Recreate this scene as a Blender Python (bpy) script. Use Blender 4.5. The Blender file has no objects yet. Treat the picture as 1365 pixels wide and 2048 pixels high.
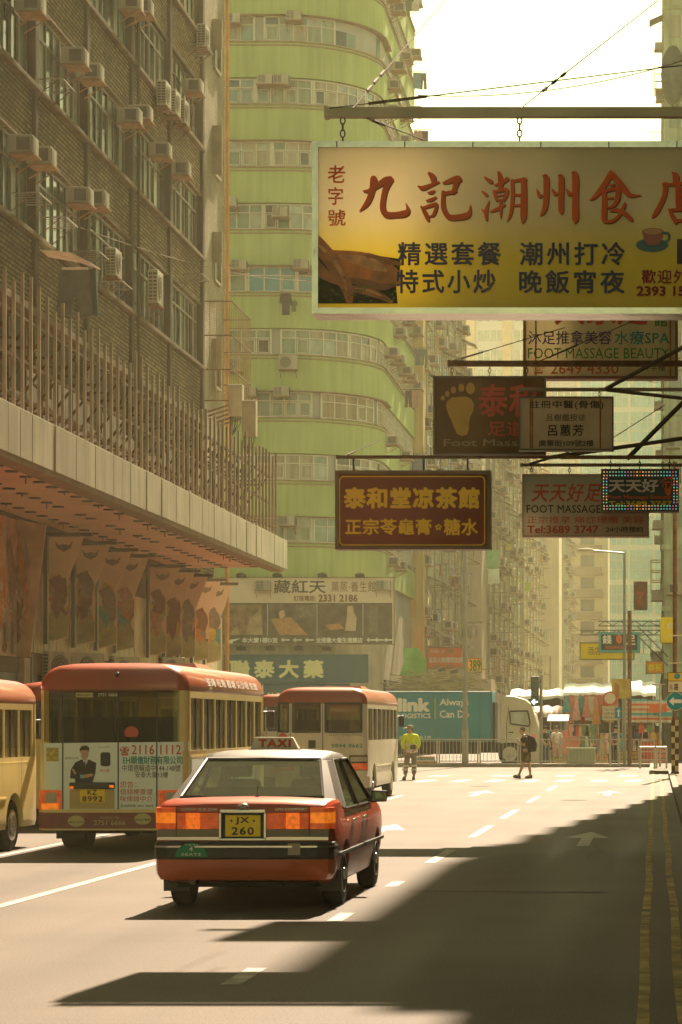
import bpy, bmesh, math, random
from mathutils import Vector, Matrix
sc = bpy.context.scene
COL = sc.collection
R = math.radians
rnd = random.Random(11)
# ---------------------------------------------------------------- camera, sky, sun, exposure
CH, F, VX, HY = 1.75, 5000.0, 1312.0, 1450.0      # eye height; focal length and vanishing point in photo pixels
cam_d = bpy.data.cameras.new('camera')
cam = bpy.data.objects.new('camera', cam_d); COL.objects.link(cam)
cam.location = (0, 0, CH); cam.rotation_euler = (R(90), 0, 0)
cam_d.sensor_fit = 'HORIZONTAL'; cam_d.sensor_width = 36.0
cam_d.lens = F / 1365 * 36.0
cam_d.shift_x = -(VX - 682.5) / 1365
cam_d.shift_y = (HY - 1024) / 1365
cam_d.clip_start = 0.5; cam_d.clip_end = 3000
sc.camera = cam
HAZE_D = 0.00040
SUN_EL, SUN_AZ = R(45), R(5.5)                    # the sun stands ahead, a little to the right of the street
world = bpy.data.worlds.new('World'); sc.world = world; world.use_nodes = True
wn = world.node_tree; wn.nodes.clear()
sky = wn.nodes.new('ShaderNodeTexSky'); sky.sky_type = 'NISHITA'; sky.sun_disc = False
sky.sun_elevation = SUN_EL; sky.sun_rotation = SUN_AZ
sky.air_density = 1.0; sky.dust_density = 1.0; sky.ozone_density = 0.6
tint = wn.nodes.new('ShaderNodeMix'); tint.data_type = 'RGBA'; tint.blend_type = 'MULTIPLY'
tint.inputs[0].default_value = 1.0; tint.inputs[7].default_value = (1.0, 0.88, 0.38, 1)
bg = wn.nodes.new('ShaderNodeBackground'); bg.inputs[1].default_value = 0.085
wo = wn.nodes.new('ShaderNodeOutputWorld')
wn.links.new(sky.outputs[0], tint.inputs[6]); wn.links.new(tint.outputs[2], bg.inputs[0]); wn.links.new(bg.outputs[0], wo.inputs[0])
sun_d = bpy.data.lights.new('sun', 'SUN'); sun_d.energy = 5.0; sun_d.angle = R(0.5); sun_d.color = (1.0, 0.79, 0.57)
sun = bpy.data.objects.new('sun', sun_d); COL.objects.link(sun)
sdir = Vector((math.sin(SUN_AZ) * math.cos(SUN_EL), math.cos(SUN_AZ) * math.cos(SUN_EL), math.sin(SUN_EL)))
sun.rotation_euler = (-sdir).to_track_quat('-Z', 'Y').to_euler(); sun.location = (10, 60, 90)
vs = sc.view_settings
sc.display_settings.display_device = 'sRGB'
vs.view_transform = 'Standard'; vs.look = 'None'; vs.gamma = 1.0; vs.exposure = 2.0; vs.use_curve_mapping = False
cy = sc.cycles
cy.use_denoising = True; cy.max_bounces = 6; cy.diffuse_bounces = 3; cy.glossy_bounces = 3; cy.transmission_bounces = 4
cy.transparent_max_bounces = 10; cy.volume_bounces = 1; cy.sample_clamp_indirect = 6.0; cy.caustics_reflective = False; cy.caustics_refractive = False
cy.volume_step_rate = 4.0

def P(px, py, Y):
    return ((px - VX) / F * Y, Y, CH + (HY - py) / F * Y)

# ---------------------------------------------------------------- materials
MATS = {}
def M(name, col, rough=0.75, metal=0.0, var=0.18, scale=2.0, streak=0.0, bump=0.0, spec=0.35, coat=0.0, emit=0.0, fine=0.0):
    if name in MATS: return MATS[name]
    m = bpy.data.materials.new(name); m.use_nodes = True; MATS[name] = m
    nt = m.node_tree; N = nt.nodes; L = nt.links
    b = N['Principled BSDF']
    b.inputs['Roughness'].default_value = rough; b.inputs['Metallic'].default_value = metal
    b.inputs['Specular IOR Level'].default_value = min(spec, .08) if rough >= .7 else spec; b.inputs['Coat Weight'].default_value = coat
    b.inputs['Base Color'].default_value = (*col, 1)
    if emit:
        b.inputs['Emission Color'].default_value = (*col, 1); b.inputs['Emission Strength'].default_value = emit
    if var or streak or bump or fine:
        g = N.new('ShaderNodeNewGeometry')
        last = None
        def mul(fac_socket, lo, hi, prev):
            mr = N.new('ShaderNodeMapRange'); mr.inputs[1].default_value = 0.3; mr.inputs[2].default_value = 0.7
            mr.inputs[3].default_value = lo; mr.inputs[4].default_value = hi
            L.new(fac_socket, mr.inputs[0])
            if prev is None: return mr.outputs[0]
            mm = N.new('ShaderNodeMath'); mm.operation = 'MULTIPLY'; L.new(prev, mm.inputs[0]); L.new(mr.outputs[0], mm.inputs[1]); return mm.outputs[0]
        if var:
            n = N.new('ShaderNodeTexNoise'); n.inputs['Scale'].default_value = scale; n.inputs['Detail'].default_value = 6
            L.new(g.outputs['Position'], n.inputs['Vector']); last = mul(n.outputs[0], 1 - var, 1 + var * 0.6, last)
        if streak:
            mp = N.new('ShaderNodeMapping'); mp.inputs['Scale'].default_value = (3.5, 3.5, 0.22)
            L.new(g.outputs['Position'], mp.inputs['Vector'])
            n2 = N.new('ShaderNodeTexNoise'); n2.inputs['Scale'].default_value = 1.0; n2.inputs['Detail'].default_value = 5
            L.new(mp.outputs[0], n2.inputs['Vector']); last = mul(n2.outputs[0], 1 - streak, 1.0, last)
        if fine:
            n3 = N.new('ShaderNodeTexNoise'); n3.inputs['Scale'].default_value = 60; n3.inputs['Detail'].default_value = 3
            L.new(g.outputs['Position'], n3.inputs['Vector']); last = mul(n3.outputs[0], 1 - fine, 1 + fine, last)
        if last is not None:
            vm = N.new('ShaderNodeVectorMath'); vm.operation = 'SCALE'; vm.inputs[0].default_value = col
            L.new(last, vm.inputs['Scale']); L.new(vm.outputs[0], b.inputs['Base Color'])
            if emit: L.new(vm.outputs[0], b.inputs['Emission Color'])
        if bump:
            n4 = N.new('ShaderNodeTexNoise'); n4.inputs['Scale'].default_value = scale * 6; n4.inputs['Detail'].default_value = 4
            L.new(g.outputs['Position'], n4.inputs['Vector'])
            bp = N.new('ShaderNodeBump'); bp.inputs['Strength'].default_value = bump; bp.inputs['Distance'].default_value = 0.02
            L.new(n4.outputs[0], bp.inputs['Height']); L.new(bp.outputs[0], b.inputs['Normal'])
    return m

def translucent(m, fac):
    """thin acrylic or cloth: part of the light that falls on its back comes through"""
    N = m.node_tree.nodes; L = m.node_tree.links; b = N['Principled BSDF']; t = N.new('ShaderNodeBsdfTranslucent'); mx = N.new('ShaderNodeMixShader'); mx.inputs[0].default_value = fac
    if b.inputs['Base Color'].links: L.new(b.inputs['Base Color'].links[0].from_socket, t.inputs[0])
    else: t.inputs[0].default_value = b.inputs['Base Color'].default_value
    L.new(b.outputs[0], mx.inputs[1]); L.new(t.outputs[0], mx.inputs[2]); L.new(mx.outputs[0], N['Material Output'].inputs[0]); return m
def glass(name, col, alpha, rough=0.03, pale_sheen=0.0, sheen_col=(.42, .38, .24)):
    if name in MATS: return MATS[name]
    m = bpy.data.materials.new(name); m.use_nodes = True; MATS[name] = m
    nt = m.node_tree; N = nt.nodes; L = nt.links
    g = N.new('ShaderNodeBsdfGlossy'); g.inputs['Roughness'].default_value = rough; g.inputs[0].default_value = (.8, .8, .75, 1)
    lw = N.new('ShaderNodeLayerWeight'); lw.inputs[0].default_value = .5
    pw = N.new('ShaderNodeMath'); pw.operation = 'POWER'; pw.inputs[1].default_value = 4.0; L.new(lw.outputs['Facing'], pw.inputs[0])
    ad = N.new('ShaderNodeMath'); ad.operation = 'MULTIPLY_ADD'; ad.inputs[1].default_value = .35; ad.inputs[2].default_value = .01 + alpha * .03; L.new(pw.outputs[0], ad.inputs[0])
    t = N.new('ShaderNodeBsdfTransparent'); t.inputs[0].default_value = (*col, 1)
    mx = N.new('ShaderNodeMixShader'); L.new(ad.outputs[0], mx.inputs[0])
    L.new(t.outputs[0], mx.inputs[1]); L.new(g.outputs[0], mx.inputs[2])
    if pale_sheen:
        df = N.new('ShaderNodeBsdfDiffuse'); df.inputs[0].default_value = (*sheen_col, 1); m2 = N.new('ShaderNodeMixShader'); m2.inputs[0].default_value = pale_sheen  # pale diffuse layer stands in for reflections on the panes
        L.new(mx.outputs[0], m2.inputs[1]); L.new(df.outputs[0], m2.inputs[2]); mx = m2
    L.new(mx.outputs[0], N['Material Output'].inputs[0])
    return m

def brickmat(name, c1, c2, grout, axis, w, h, mortar=0.012):
    m = bpy.data.materials.new(name); m.use_nodes = True; MATS[name] = m
    nt = m.node_tree; N = nt.nodes; L = nt.links; b = N['Principled BSDF']; b.inputs['Roughness'].default_value = 0.85; b.inputs['Specular IOR Level'].default_value = .06
    g = N.new('ShaderNodeNewGeometry'); s = N.new('ShaderNodeSeparateXYZ'); c = N.new('ShaderNodeCombineXYZ')
    L.new(g.outputs['Position'], s.inputs[0]); L.new(s.outputs[axis], c.inputs[0]); L.new(s.outputs[2], c.inputs[1])
    t = N.new('ShaderNodeTexBrick'); t.inputs['Scale'].default_value = 1.0
    t.inputs['Color1'].default_value = (*c1, 1); t.inputs['Color2'].default_value = (*c2, 1); t.inputs['Mortar'].default_value = (*grout, 1)
    t.inputs['Mortar Size'].default_value = mortar; t.inputs['Brick Width'].default_value = w; t.inputs['Row Height'].default_value = h
    t.inputs['Mortar Smooth'].default_value = 0.2
    L.new(c.outputs[0], t.inputs['Vector'])
    n = N.new('ShaderNodeTexNoise'); n.inputs['Scale'].default_value = 0.5; n.inputs['Detail'].default_value = 7; L.new(g.outputs['Position'], n.inputs['Vector'])
    mr = N.new('ShaderNodeMapRange'); mr.inputs[1].default_value = 0.3; mr.inputs[2].default_value = 0.72; mr.inputs[3].default_value = 0.6; mr.inputs[4].default_value = 1.25
    L.new(n.outputs[0], mr.inputs[0])
    vm = N.new('ShaderNodeVectorMath'); vm.operation = 'SCALE'; L.new(t.outputs[0], vm.inputs[0]); L.new(mr.outputs[0], vm.inputs['Scale'])
    L.new(vm.outputs[0], b.inputs['Base Color'])
    return m

def stripes(name, cols, axis, period):
    m = bpy.data.materials.new(name); m.use_nodes = True; MATS[name] = m
    nt = m.node_tree; N = nt.nodes; L = nt.links; b = N['Principled BSDF']; b.inputs['Roughness'].default_value = 0.7
    g = N.new('ShaderNodeNewGeometry'); s = N.new('ShaderNodeSeparateXYZ'); L.new(g.outputs['Position'], s.inputs[0])
    d = N.new('ShaderNodeMath'); d.operation = 'DIVIDE'; d.inputs[1].default_value = period; L.new(s.outputs[axis], d.inputs[0])
    f = N.new('ShaderNodeMath'); f.operation = 'FRACT'; L.new(d.outputs[0], f.inputs[0])
    r = N.new('ShaderNodeValToRGB'); r.color_ramp.interpolation = 'CONSTANT'; e = r.color_ramp.elements
    while len(e) < len(cols): e.new(0.5)
    for i, cc in enumerate(cols): e[i].position = i / len(cols); e[i].color = (*cc, 1)
    L.new(f.outputs[0], r.inputs[0]); L.new(r.outputs[0], b.inputs['Base Color'])
    return m

# ---------------------------------------------------------------- text outlines (built-in font)
_tc = bpy.data.curves.new('lettering_source', 'FONT'); _to = bpy.data.objects.new('lettering_source', _tc); COL.objects.link(_to)
_cache = {}
def glyphs(s, sp):
    k = (s, sp)
    if k not in _cache:
        _tc.body = s; _tc.space_character = sp; _tc.resolution_u = 2
        me = bpy.data.meshes.new_from_object(_to)
        vv = [(v.co.x, v.co.y) for v in me.vertices]; ff = [tuple(p.vertices) for p in me.polygons]
        bpy.data.meshes.remove(me)
        _cache[k] = (vv, ff)
    return _cache[k]

# ---------------------------------------------------------------- mesh builder
class MB:
    def __init__(s, off=(0, 0, 0)):
        s.v = []; s.f = []; s.fm = []; s.mats = []; s.cur = 0; s.off = Vector(off)
    def mat(s, m):
        if m not in s.mats: s.mats.append(m)
        s.cur = s.mats.index(m); return s
    def add(s, vs, fs):
        o = len(s.v); s.v += [tuple(p) for p in vs]
        for f in fs: s.f.append(tuple(i + o for i in f)); s.fm.append(s.cur)
        return s
    def poly(s, pts): return s.add(pts, [tuple(range(len(pts)))])
    def box(s, x0, x1, y0, y1, z0, z1):
        return s.add([(x0,y0,z0),(x1,y0,z0),(x1,y1,z0),(x0,y1,z0),(x0,y0,z1),(x1,y0,z1),(x1,y1,z1),(x0,y1,z1)],
                     [(0,3,2,1),(4,5,6,7),(0,1,5,4),(1,2,6,5),(2,3,7,6),(3,0,4,7)])
    def bar(s, a, b, w, h=None):
        a, b = Vector(a), Vector(b); h = h or w; d = (b - a).normalized()
        up = Vector((0, 0, 1)) if abs(d.z) < 0.95 else Vector((0, 1, 0))
        x = d.cross(up).normalized() * w / 2; y = x.cross(d).normalized() * h / 2
        q = [a - x - y, a + x - y, a + x + y, a - x + y, b - x - y, b + x - y, b + x + y, b - x + y]
        return s.add(q, [(0,3,2,1),(4,5,6,7),(0,1,5,4),(1,2,6,5),(2,3,7,6),(3,0,4,7)])
    def cyl(s, a, b, r, n=10, r1=None):
        a, b = Vector(a), Vector(b); r1 = r if r1 is None else r1; d = (b - a).normalized()
        up = Vector((0, 0, 1)) if abs(d.z) < 0.95 else Vector((0, 1, 0))
        x = d.cross(up).normalized(); y = x.cross(d).normalized()
        vs = []
        for c, rr in ((a, r), (b, r1)):
            for i in range(n):
                t = 2 * math.pi * i / n; vs.append(c + x * math.cos(t) * rr + y * math.sin(t) * rr)
        fs = [(i, (i + 1) % n, n + (i + 1) % n, n + i) for i in range(n)] + [tuple(range(n))[::-1], tuple(range(n, 2 * n))]
        return s.add(vs, fs)
    def tube(s, pts, r, n=6):
        for a, b in zip(pts[:-1], pts[1:]): s.cyl(a, b, r, n)
        return s
    def prism(s, poly, fn, a, b):
        n = len(poly); vs = [fn(u, v, a) for u, v in poly] + [fn(u, v, b) for u, v in poly]
        return s.add(vs, [tuple(range(n))[::-1], tuple(range(n, 2 * n))] + [(i, (i + 1) % n, n + (i + 1) % n, n + i) for i in range(n)])
    def xz(s, poly, y0, y1): return s.prism(poly, lambda u, v, t: (u, t, v), y0, y1)
    def xy(s, poly, z0, z1): return s.prism(poly, lambda u, v, t: (u, v, t), z0, z1)
    def yz(s, poly, x0, x1): return s.prism(poly, lambda u, v, t: (t, u, v), x0, x1)
    def loft(s, secs, caps=True):
        n = len(secs[0]); vs = [p for q in secs for p in q]; fs = []
        for k in range(len(secs) - 1):
            for i in range(n): fs.append((k * n + i, k * n + (i + 1) % n, (k + 1) * n + (i + 1) % n, (k + 1) * n + i))
        if caps: fs += [tuple(range(n))[::-1], tuple(range((len(secs) - 1) * n, len(secs) * n))]
        return s.add(vs, fs)
    def lathe(s, prof, c, ax='x', n=20):
        secs = []
        for r, t in prof:
            q = []
            for i in range(n):
                a = 2 * math.pi * i / n; u, v = r * math.cos(a), r * math.sin(a)
                q.append((c[0] + t, c[1] + u, c[2] + v) if ax == 'x' else (c[0] + u, c[1] + t, c[2] + v) if ax == 'y' else (c[0] + u, c[1] + v, c[2] + t))
            secs.append(q)
        return s.loft(secs)
    def ball(s, c, rx, ry, rz, nu=12, nv=8):
        secs = []
        for j in range(nv + 1):
            t = math.pi * (j + 0.02) / (nv + 0.04)
            secs.append([(c[0] + rx * math.sin(t) * math.cos(2 * math.pi * i / nu), c[1] + ry * math.sin(t) * math.sin(2 * math.pi * i / nu), c[2] - rz * math.cos(t)) for i in range(nu)])
        return s.loft(secs)
    def hull(s, pts):
        bm = bmesh.new()
        for p in pts: bm.verts.new(p)
        bmesh.ops.convex_hull(bm, input=bm.verts)
        bm.verts.ensure_lookup_table(); bm.verts.index_update()
        used = [v for v in bm.verts if v.link_faces]; ix = {v: i for i, v in enumerate(used)}
        s.add([tuple(v.co) for v in used], [tuple(ix[v] for v in f.verts) for f in bm.faces]); bm.free(); return s
    def text(s, t, rect, xf, bold=0.0, sp=1.0, shear=0.0):
        """lettering filling a rectangle; bold widens the strokes by overlaying shifted copies"""
        vv, ff = glyphs(t, sp)
        if not vv: return s
        ax = min(p[0] for p in vv); bx = max(p[0] for p in vv); ay = min(p[1] for p in vv); by = max(p[1] for p in vv)
        x0, z0, x1, z1 = rect
        b = bold * 1.15
        kx = (x1 - x0) / max(bx - ax + 2 * b, 1e-6); kz = (z1 - z0) / max(by - ay + 2 * b, 1e-6)
        x0 += b * kx; z0 += b * kz
        o, ux, uz = Vector(xf(x0, z0)), Vector(xf(x0 + .01, z0)), Vector(xf(x0, z0 + .01))
        nrm = (ux - o).cross(uz - o).normalized()
        sh = [(0, 0)] if b == 0 else [(b * math.cos(R(22.5 + 45 * i)), b * math.sin(R(22.5 + 45 * i))) for i in range(8)]
        for i, (dx, dy) in enumerate(sh):
            vs = []
            for (x, y) in vv:
                X = x0 + (x - ax + dx) * kx; Z = z0 + (y - ay + dy) * kz
                q = Vector(xf(X + shear * (Z - z0), Z)) + nrm * (i * .0004); vs.append(tuple(q))
            s.add(vs, ff)
        return s
    def ribbon(s, pts, xf, lift=0.0, nrm=(0, -1, 0), sub=4):
        """brush stroke: (u, v, width) points joined by a smooth ribbon with round ends"""
        q = []
        for i in range(len(pts) - 1):
            p0, p1, p2, p3 = pts[max(i - 1, 0)], pts[i], pts[i + 1], pts[min(i + 2, len(pts) - 1)]
            for k in range(sub):
                t = k / sub
                q.append(tuple(.5 * (2 * p1[c] + (p2[c] - p0[c]) * t + (2 * p0[c] - 5 * p1[c] + 4 * p2[c] - p3[c]) * t * t + (3 * p1[c] - p0[c] - 3 * p2[c] + p3[c]) * t ** 3) for c in range(3)))
        q.append(pts[-1]); L_, R_ = [], []; nv = Vector(nrm) * lift
        for i, (u, v, w) in enumerate(q):
            a, b = q[max(i - 1, 0)], q[min(i + 1, len(q) - 1)]; d = Vector((b[0] - a[0], b[1] - a[1])); d = d.normalized() if d.length > 1e-6 else Vector((1, 0)); n = Vector((-d.y, d.x)) * max(w, .3) / 2
            L_.append((u + n.x, v + n.y)); R_.append((u - n.x, v - n.y))
        for i in range(len(q) - 1): s.poly([tuple(Vector(xf(*p)) + nv * (1 + .01 * i)) for p in (L_[i], L_[i + 1], R_[i + 1], R_[i])])
        for (u, v, w) in (q[0], q[-1]):
            if w > 3e-3 * 1: s.poly([tuple(Vector(xf(u + w * .48 * math.cos(.785 * k), v + w * .48 * math.sin(.785 * k))) + nv * 1.6) for k in range(8)])
        return s
    def ptext(s, t, px, Y, bold=0.0, sp=1.0, lift=0.0, shear=0.0):
        """text filling a rectangle given in photo pixels on the plane at depth Y"""
        a = P(px[0], px[3], Y); b = P(px[2], px[1], Y)
        return s.text(t, (a[0], a[2], b[0], b[2]), lambda x, z: (x, Y - lift, z), bold, sp, shear)
    def build(s, name, mat=None, parent=None, smooth=None, bevel=0.0, seg=2):
        me = bpy.data.meshes.new(name)
        o = s.off
        me.from_pydata([(p[0] - o.x, p[1] - o.y, p[2] - o.z) for p in s.v], [], s.f)
        ms = s.mats if s.mats else [mat]
        for m in ms: me.materials.append(m)
        if len(ms) > 1: me.polygons.foreach_set('material_index', s.fm)
        bm = bmesh.new(); bm.from_mesh(me); bmesh.ops.recalc_face_normals(bm, faces=bm.faces); bm.to_mesh(me); bm.free()
        ob = bpy.data.objects.new(name, me); COL.objects.link(ob)
        if parent is not None: ob.parent = parent
        else: ob.location = o
        if bevel:
            md = ob.modifiers.new('edge', 'BEVEL'); md.width = bevel; md.segments = seg; md.limit_method = 'ANGLE'; md.angle_limit = R(35)
        if smooth:
            me.polygons.foreach_set('use_smooth', [True] * len(me.polygons)); me.set_sharp_from_angle(angle=R(smooth))
        return ob

def tag(o, label, cat=None, group=None, kind=None):
    if label: o['label'] = label
    if cat: o['category'] = cat
    if group: o['group'] = group
    if kind: o['kind'] = kind
    return o
def thing(name, label, cat, loc=(0, 0, 0), rot=0.0, group=None):
    o = bpy.data.objects.new(name, None); COL.objects.link(o); o.location = loc; o.rotation_euler = (0, 0, rot); o.empty_display_size = 0.2
    return tag(o, label, cat, group)
def dup(o, loc=None, rot=None, label=None, group=None, parent=None, scale=None):
    c = o.copy(); COL.objects.link(c)
    if parent is not None: c.parent = parent
    if loc is not None: c.location = loc
    if rot is not None: c.rotation_euler = (0, 0, rot)
    if scale is not None: c.scale = scale
    if label: c['label'] = label
    if group: c['group'] = group
    for ch in list(o.children): dup(ch, parent=c)
    return c
def cut(ob, cutters):
    """boolean difference, applied"""
    for cb in cutters:
        md = ob.modifiers.new('cut', 'BOOLEAN'); md.object = cb; md.operation = 'DIFFERENCE'; md.solver = 'EXACT'
    bpy.context.view_layer.update()
    me = bpy.data.meshes.new_from_object(ob.evaluated_get(bpy.context.evaluated_depsgraph_get()))
    ob.modifiers.clear(); old = ob.data; ob.data = me; bpy.data.meshes.remove(old)
    for cb in cutters: bpy.data.objects.remove(cb)
    me.polygons.foreach_set('use_smooth', [True] * len(me.polygons)); me.set_sharp_from_angle(angle=R(32))
    return ob
def struct(mb, name, m=None, label=None, **k):
    o = mb.build(name, m, **k); o['kind'] = 'structure'
    if label: o['label'] = label
    return o
# ================================================================ ROAD, PAVEMENTS, MARKINGS
asphalt = M('asphalt', (0.106, 0.089, 0.074), rough=0.5, var=0.16, scale=0.35, fine=0.35, bump=0.25, spec=0.06)
def wear(m, lo, hi, sc_):
    nt = m.node_tree; N = nt.nodes; L = nt.links; b = N['Principled BSDF']; src = b.inputs['Base Color'].links[0].from_socket
    g = N.new('ShaderNodeNewGeometry'); mp = N.new('ShaderNodeMapping'); mp.inputs['Scale'].default_value = sc_; L.new(g.outputs['Position'], mp.inputs['Vector'])
    n = N.new('ShaderNodeTexNoise'); n.inputs['Scale'].default_value = 1.0; n.inputs['Detail'].default_value = 4; L.new(mp.outputs[0], n.inputs['Vector'])
    r = N.new('ShaderNodeMapRange'); r.inputs[1].default_value = .35; r.inputs[2].default_value = .65; r.inputs[3].default_value = lo; r.inputs[4].default_value = hi; L.new(n.outputs[0], r.inputs[0])
    v = N.new('ShaderNodeVectorMath'); v.operation = 'SCALE'; L.new(src, v.inputs[0]); L.new(r.outputs[0], v.inputs['Scale']); L.new(v.outputs[0], b.inputs['Base Color'])
    r2 = N.new('ShaderNodeMapRange'); r2.inputs[1].default_value = .3; r2.inputs[2].default_value = .7; r2.inputs[3].default_value = .54; r2.inputs[4].default_value = .7; L.new(n.outputs[0], r2.inputs[0]); L.new(r2.outputs[0], b.inputs['Roughness'])
wear(asphalt, .82, 1.12, (1.3, .06, 1))
mb = MB(); mb.poly([(-160, -60, 0), (160, -60, 0), (160, 520, 0), (-160, 520, 0)])
struct(mb, 'road', asphalt, 'sunlit grey road running up to the junction')
pave = M('paving', (0.12, 0.105, 0.085), rough=0.8, var=0.2, scale=0.8, fine=0.1)
kerbm = M('kerb_stone', (0.22, 0.20, 0.16), rough=0.8, var=0.3, scale=2.5)
def pavement(x0, x1, y0, y1, label, sides):
    m = MB(); m.mat(pave); m.box(x0, x1, y0, y1, -0.3, 0.125)
    m.mat(kerbm)
    for s in sides:
        if s == 'e': m.box(x1 + .002, x1 + .17, y0, y1, -0.3, 0.14)
        if s == 'w': m.box(x0 - .17, x0 - .002, y0, y1, -0.3, 0.14)
        if s == 's': m.box(x0 - .17, x1 + .17, y0 - .17, y0 - .002, -0.3, 0.14)
        if s == 'n': m.box(x0 - .17, x1 + .17, y1 + .002, y1 + .17, -0.3, 0.14)
    return struct(m, 'pavement', None, label)
pavement(-40, -11.5, -20, 84.5, 'pavement under the cinema canopy', 'en')
pavement(0.62, 14, -20, 88.5, 'narrow pavement along the shaded right kerb', 'w')
pavement(-60, 0.1, 103.2, 105.6, 'raised strip with railings across the junction', 'sn')
pavement(-0.05, 30, 88.52, 105.6, 'corner pavement beside the striped post', 'w')
pavement(-60, -13, 115.2, 119.6, 'pavement before the green building', 's')
line = M('road_paint', (0.23, 0.212, 0.18), rough=0.65, var=0.5, scale=5, fine=0.15)
yline = M('yellow_road_paint', (0.34, 0.25, 0.095), rough=0.7, var=0.6, scale=3, fine=0.2)
def flat(m, pts): m.poly([(x, y, 0.004) for x, y in pts])
m = MB()
flat(m, [(-6.40, 8), (-6.27, 8), (-6.22, 62), (-6.35, 62)])
y = 20.0
while y < 75: flat(m, [(-8.82, y), (-8.70, y), (-8.70, y + 9), (-8.82, y + 9)]); y += 11
for y0, l in ((16.8, 1.15), (22.2, 1.0), (27, .9), (31.6, 3.4), (38.8, 4.6), (46.5, 5), (56, 5), (66, 5.4)):
    flat(m, [(-2.93, y0), (-2.79, y0), (-2.79, y0 + l), (-2.93, y0 + l)])
struct(m, 'lane_marking', line, 'white lane lines between the rows of traffic')
m = MB()
for k in range(9):
    x = -9.6 + k * 1.08; flat(m, [(x, 76.4), (x + .45, 76.4), (x + .55, 79.6), (x + .1, 79.6)])
    if k % 2 == 0: flat(m, [(x - .3, 84.6), (x + .3, 84.6), (x + .35, 86.6), (x - .25, 86.6)])
struct(m, 'crossing_marking', line, 'short white dashes of the pedestrian crossing')
def arrow(m, x, y, s=1.0):
    flat(m, [(x - .09 * s, y - 2.6 * s), (x + .09 * s, y - 2.6 * s), (x + .09 * s, y), (x - .09 * s, y)])
    flat(m, [(x - .35 * s, y), (x + .35 * s, y), (x, y + 2.2 * s)])
m = MB(); arrow(m, -4.55, 41.4, 1.15); arrow(m, -1.05, 38.6, 1.0); arrow(m, -4.5, 64, 1.1); arrow(m, -1.2, 64, 1.0)
struct(m, 'arrow_marking', line, 'worn white arrows painted in the lanes')
m = MB()
for xb in (-0.12, 0.13):
    yy = 6.0
    while yy < 88:
        step = 0.9; a = xb + .010 * math.sin(yy * .55 + xb * 9); a2 = xb + .010 * math.sin((yy + step) * .55 + xb * 9)
        w = .075 + rnd.uniform(-.006, .006)
        flat(m, [(a, yy), (a + w, yy), (a2 + w, yy + step), (a2, yy + step)]); yy += step if rnd.random() < .95 else step * 1.3
struct(m, 'double_yellow_line', yline, 'worn double yellow line along the right kerb')
patch = M('asphalt_repair', (0.06, 0.051, 0.042), rough=0.7, var=0.2, scale=0.8, fine=0.2)
m = MB()
flat(m, [(-.35, 14), (.42, 14), (.42, 70), (-.35, 70)][:0] or [(-5.9, 96), (-.4, 96), (-.4, 96.9), (-5.9, 97.2)])
flat(m, [(-2.2, 70.2), (.1, 70.0), (.1, 70.35), (-2.2, 70.5)]); flat(m, [(-2.6, 26.2), (-.5, 26.0), (-.5, 26.12), (-2.6, 26.3)])
def crack(pts, w):
    for (x0, y0), (x1, y1) in zip(pts[:-1], pts[1:]): flat(m, [(x0 - w, y0), (x0 + w, y0), (x1 + w, y1), (x1 - w, y1)])
for x0, y0, n in ((-.9, 33, 6), (-5.2, 52, 6)):
    x, y, q_ = x0, y0, []
    for k in range(n): q_.append((x, y)); x += rnd.uniform(-.12, .14); y += rnd.uniform(.4, .9)
    crack(q_, .006)
struct(m, 'repair_seam', patch, 'dark repair seams in the road')
m = MB()
for x, y, r in ((-1.9, 58, .33), (-5.0, 71, .33)):
    flat(m, [(x + r * math.cos(t * .5236), y + r * math.sin(t * .5236)) for t in range(12)])
struct(m, 'manhole_cover', M('cast_iron', (0.035, 0.03, 0.025), rough=.7, var=.3, scale=9), 'round iron covers in the road')

# ================================================================ SHARED FACADE MATERIALS
cream_fr = M('cream_window_frame', (0.52, 0.50, 0.40), rough=.5, var=.12, scale=3)
dark_fr = M('dark_window_frame', (0.13, 0.12, 0.10), rough=.5, var=.2, scale=3)
gl_dark = M('window_glass_dark', (0.03, 0.04, 0.036), rough=.12, var=.4, scale=.8, spec=.6)
gl_teal = M('window_glass_green', (0.15, 0.22, 0.17), rough=.15, var=.35, scale=1.2, spec=.6)
gl_pale = M('window_glass_pale', (0.30, 0.33, 0.27), rough=.2, var=.3, scale=2, spec=.5)
gl_blue = M('window_glass_blue', (0.06, 0.24, 0.30), rough=.15, var=.2, scale=2, spec=.5)
def curtain(name, col):
    m_ = M(name, col, rough=.6, var=0.12, scale=2, streak=0.45); return m_
cur_cream = curtain('curtain_cream', (0.40, 0.36, 0.26)); cur_green = curtain('curtain_green', (0.28, 0.33, 0.23)); cur_tan = curtain('curtain_tan', (0.33, 0.27, 0.17))
rust = M('rusty_iron', (0.17, 0.10, 0.06), rough=.8, var=.4, scale=6)
steel = M('grey_steel', (0.25, 0.24, 0.21), rough=.45, metal=.4, var=.25, scale=4)
darkst = M('dark_steel', (0.07, 0.06, 0.05), rough=.6, var=.3, scale=4)
ac_white = M('air_conditioner_casing', (0.40, 0.36, 0.27), rough=.55, var=.22, scale=1.3, streak=.35)
ac_dark = M('air_conditioner_grille', (0.10, 0.09, 0.075), rough=.6, var=.25, scale=5)
tray = M('drip_tray', (0.30, 0.20, 0.12), rough=.7, var=.3, scale=4)

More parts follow.
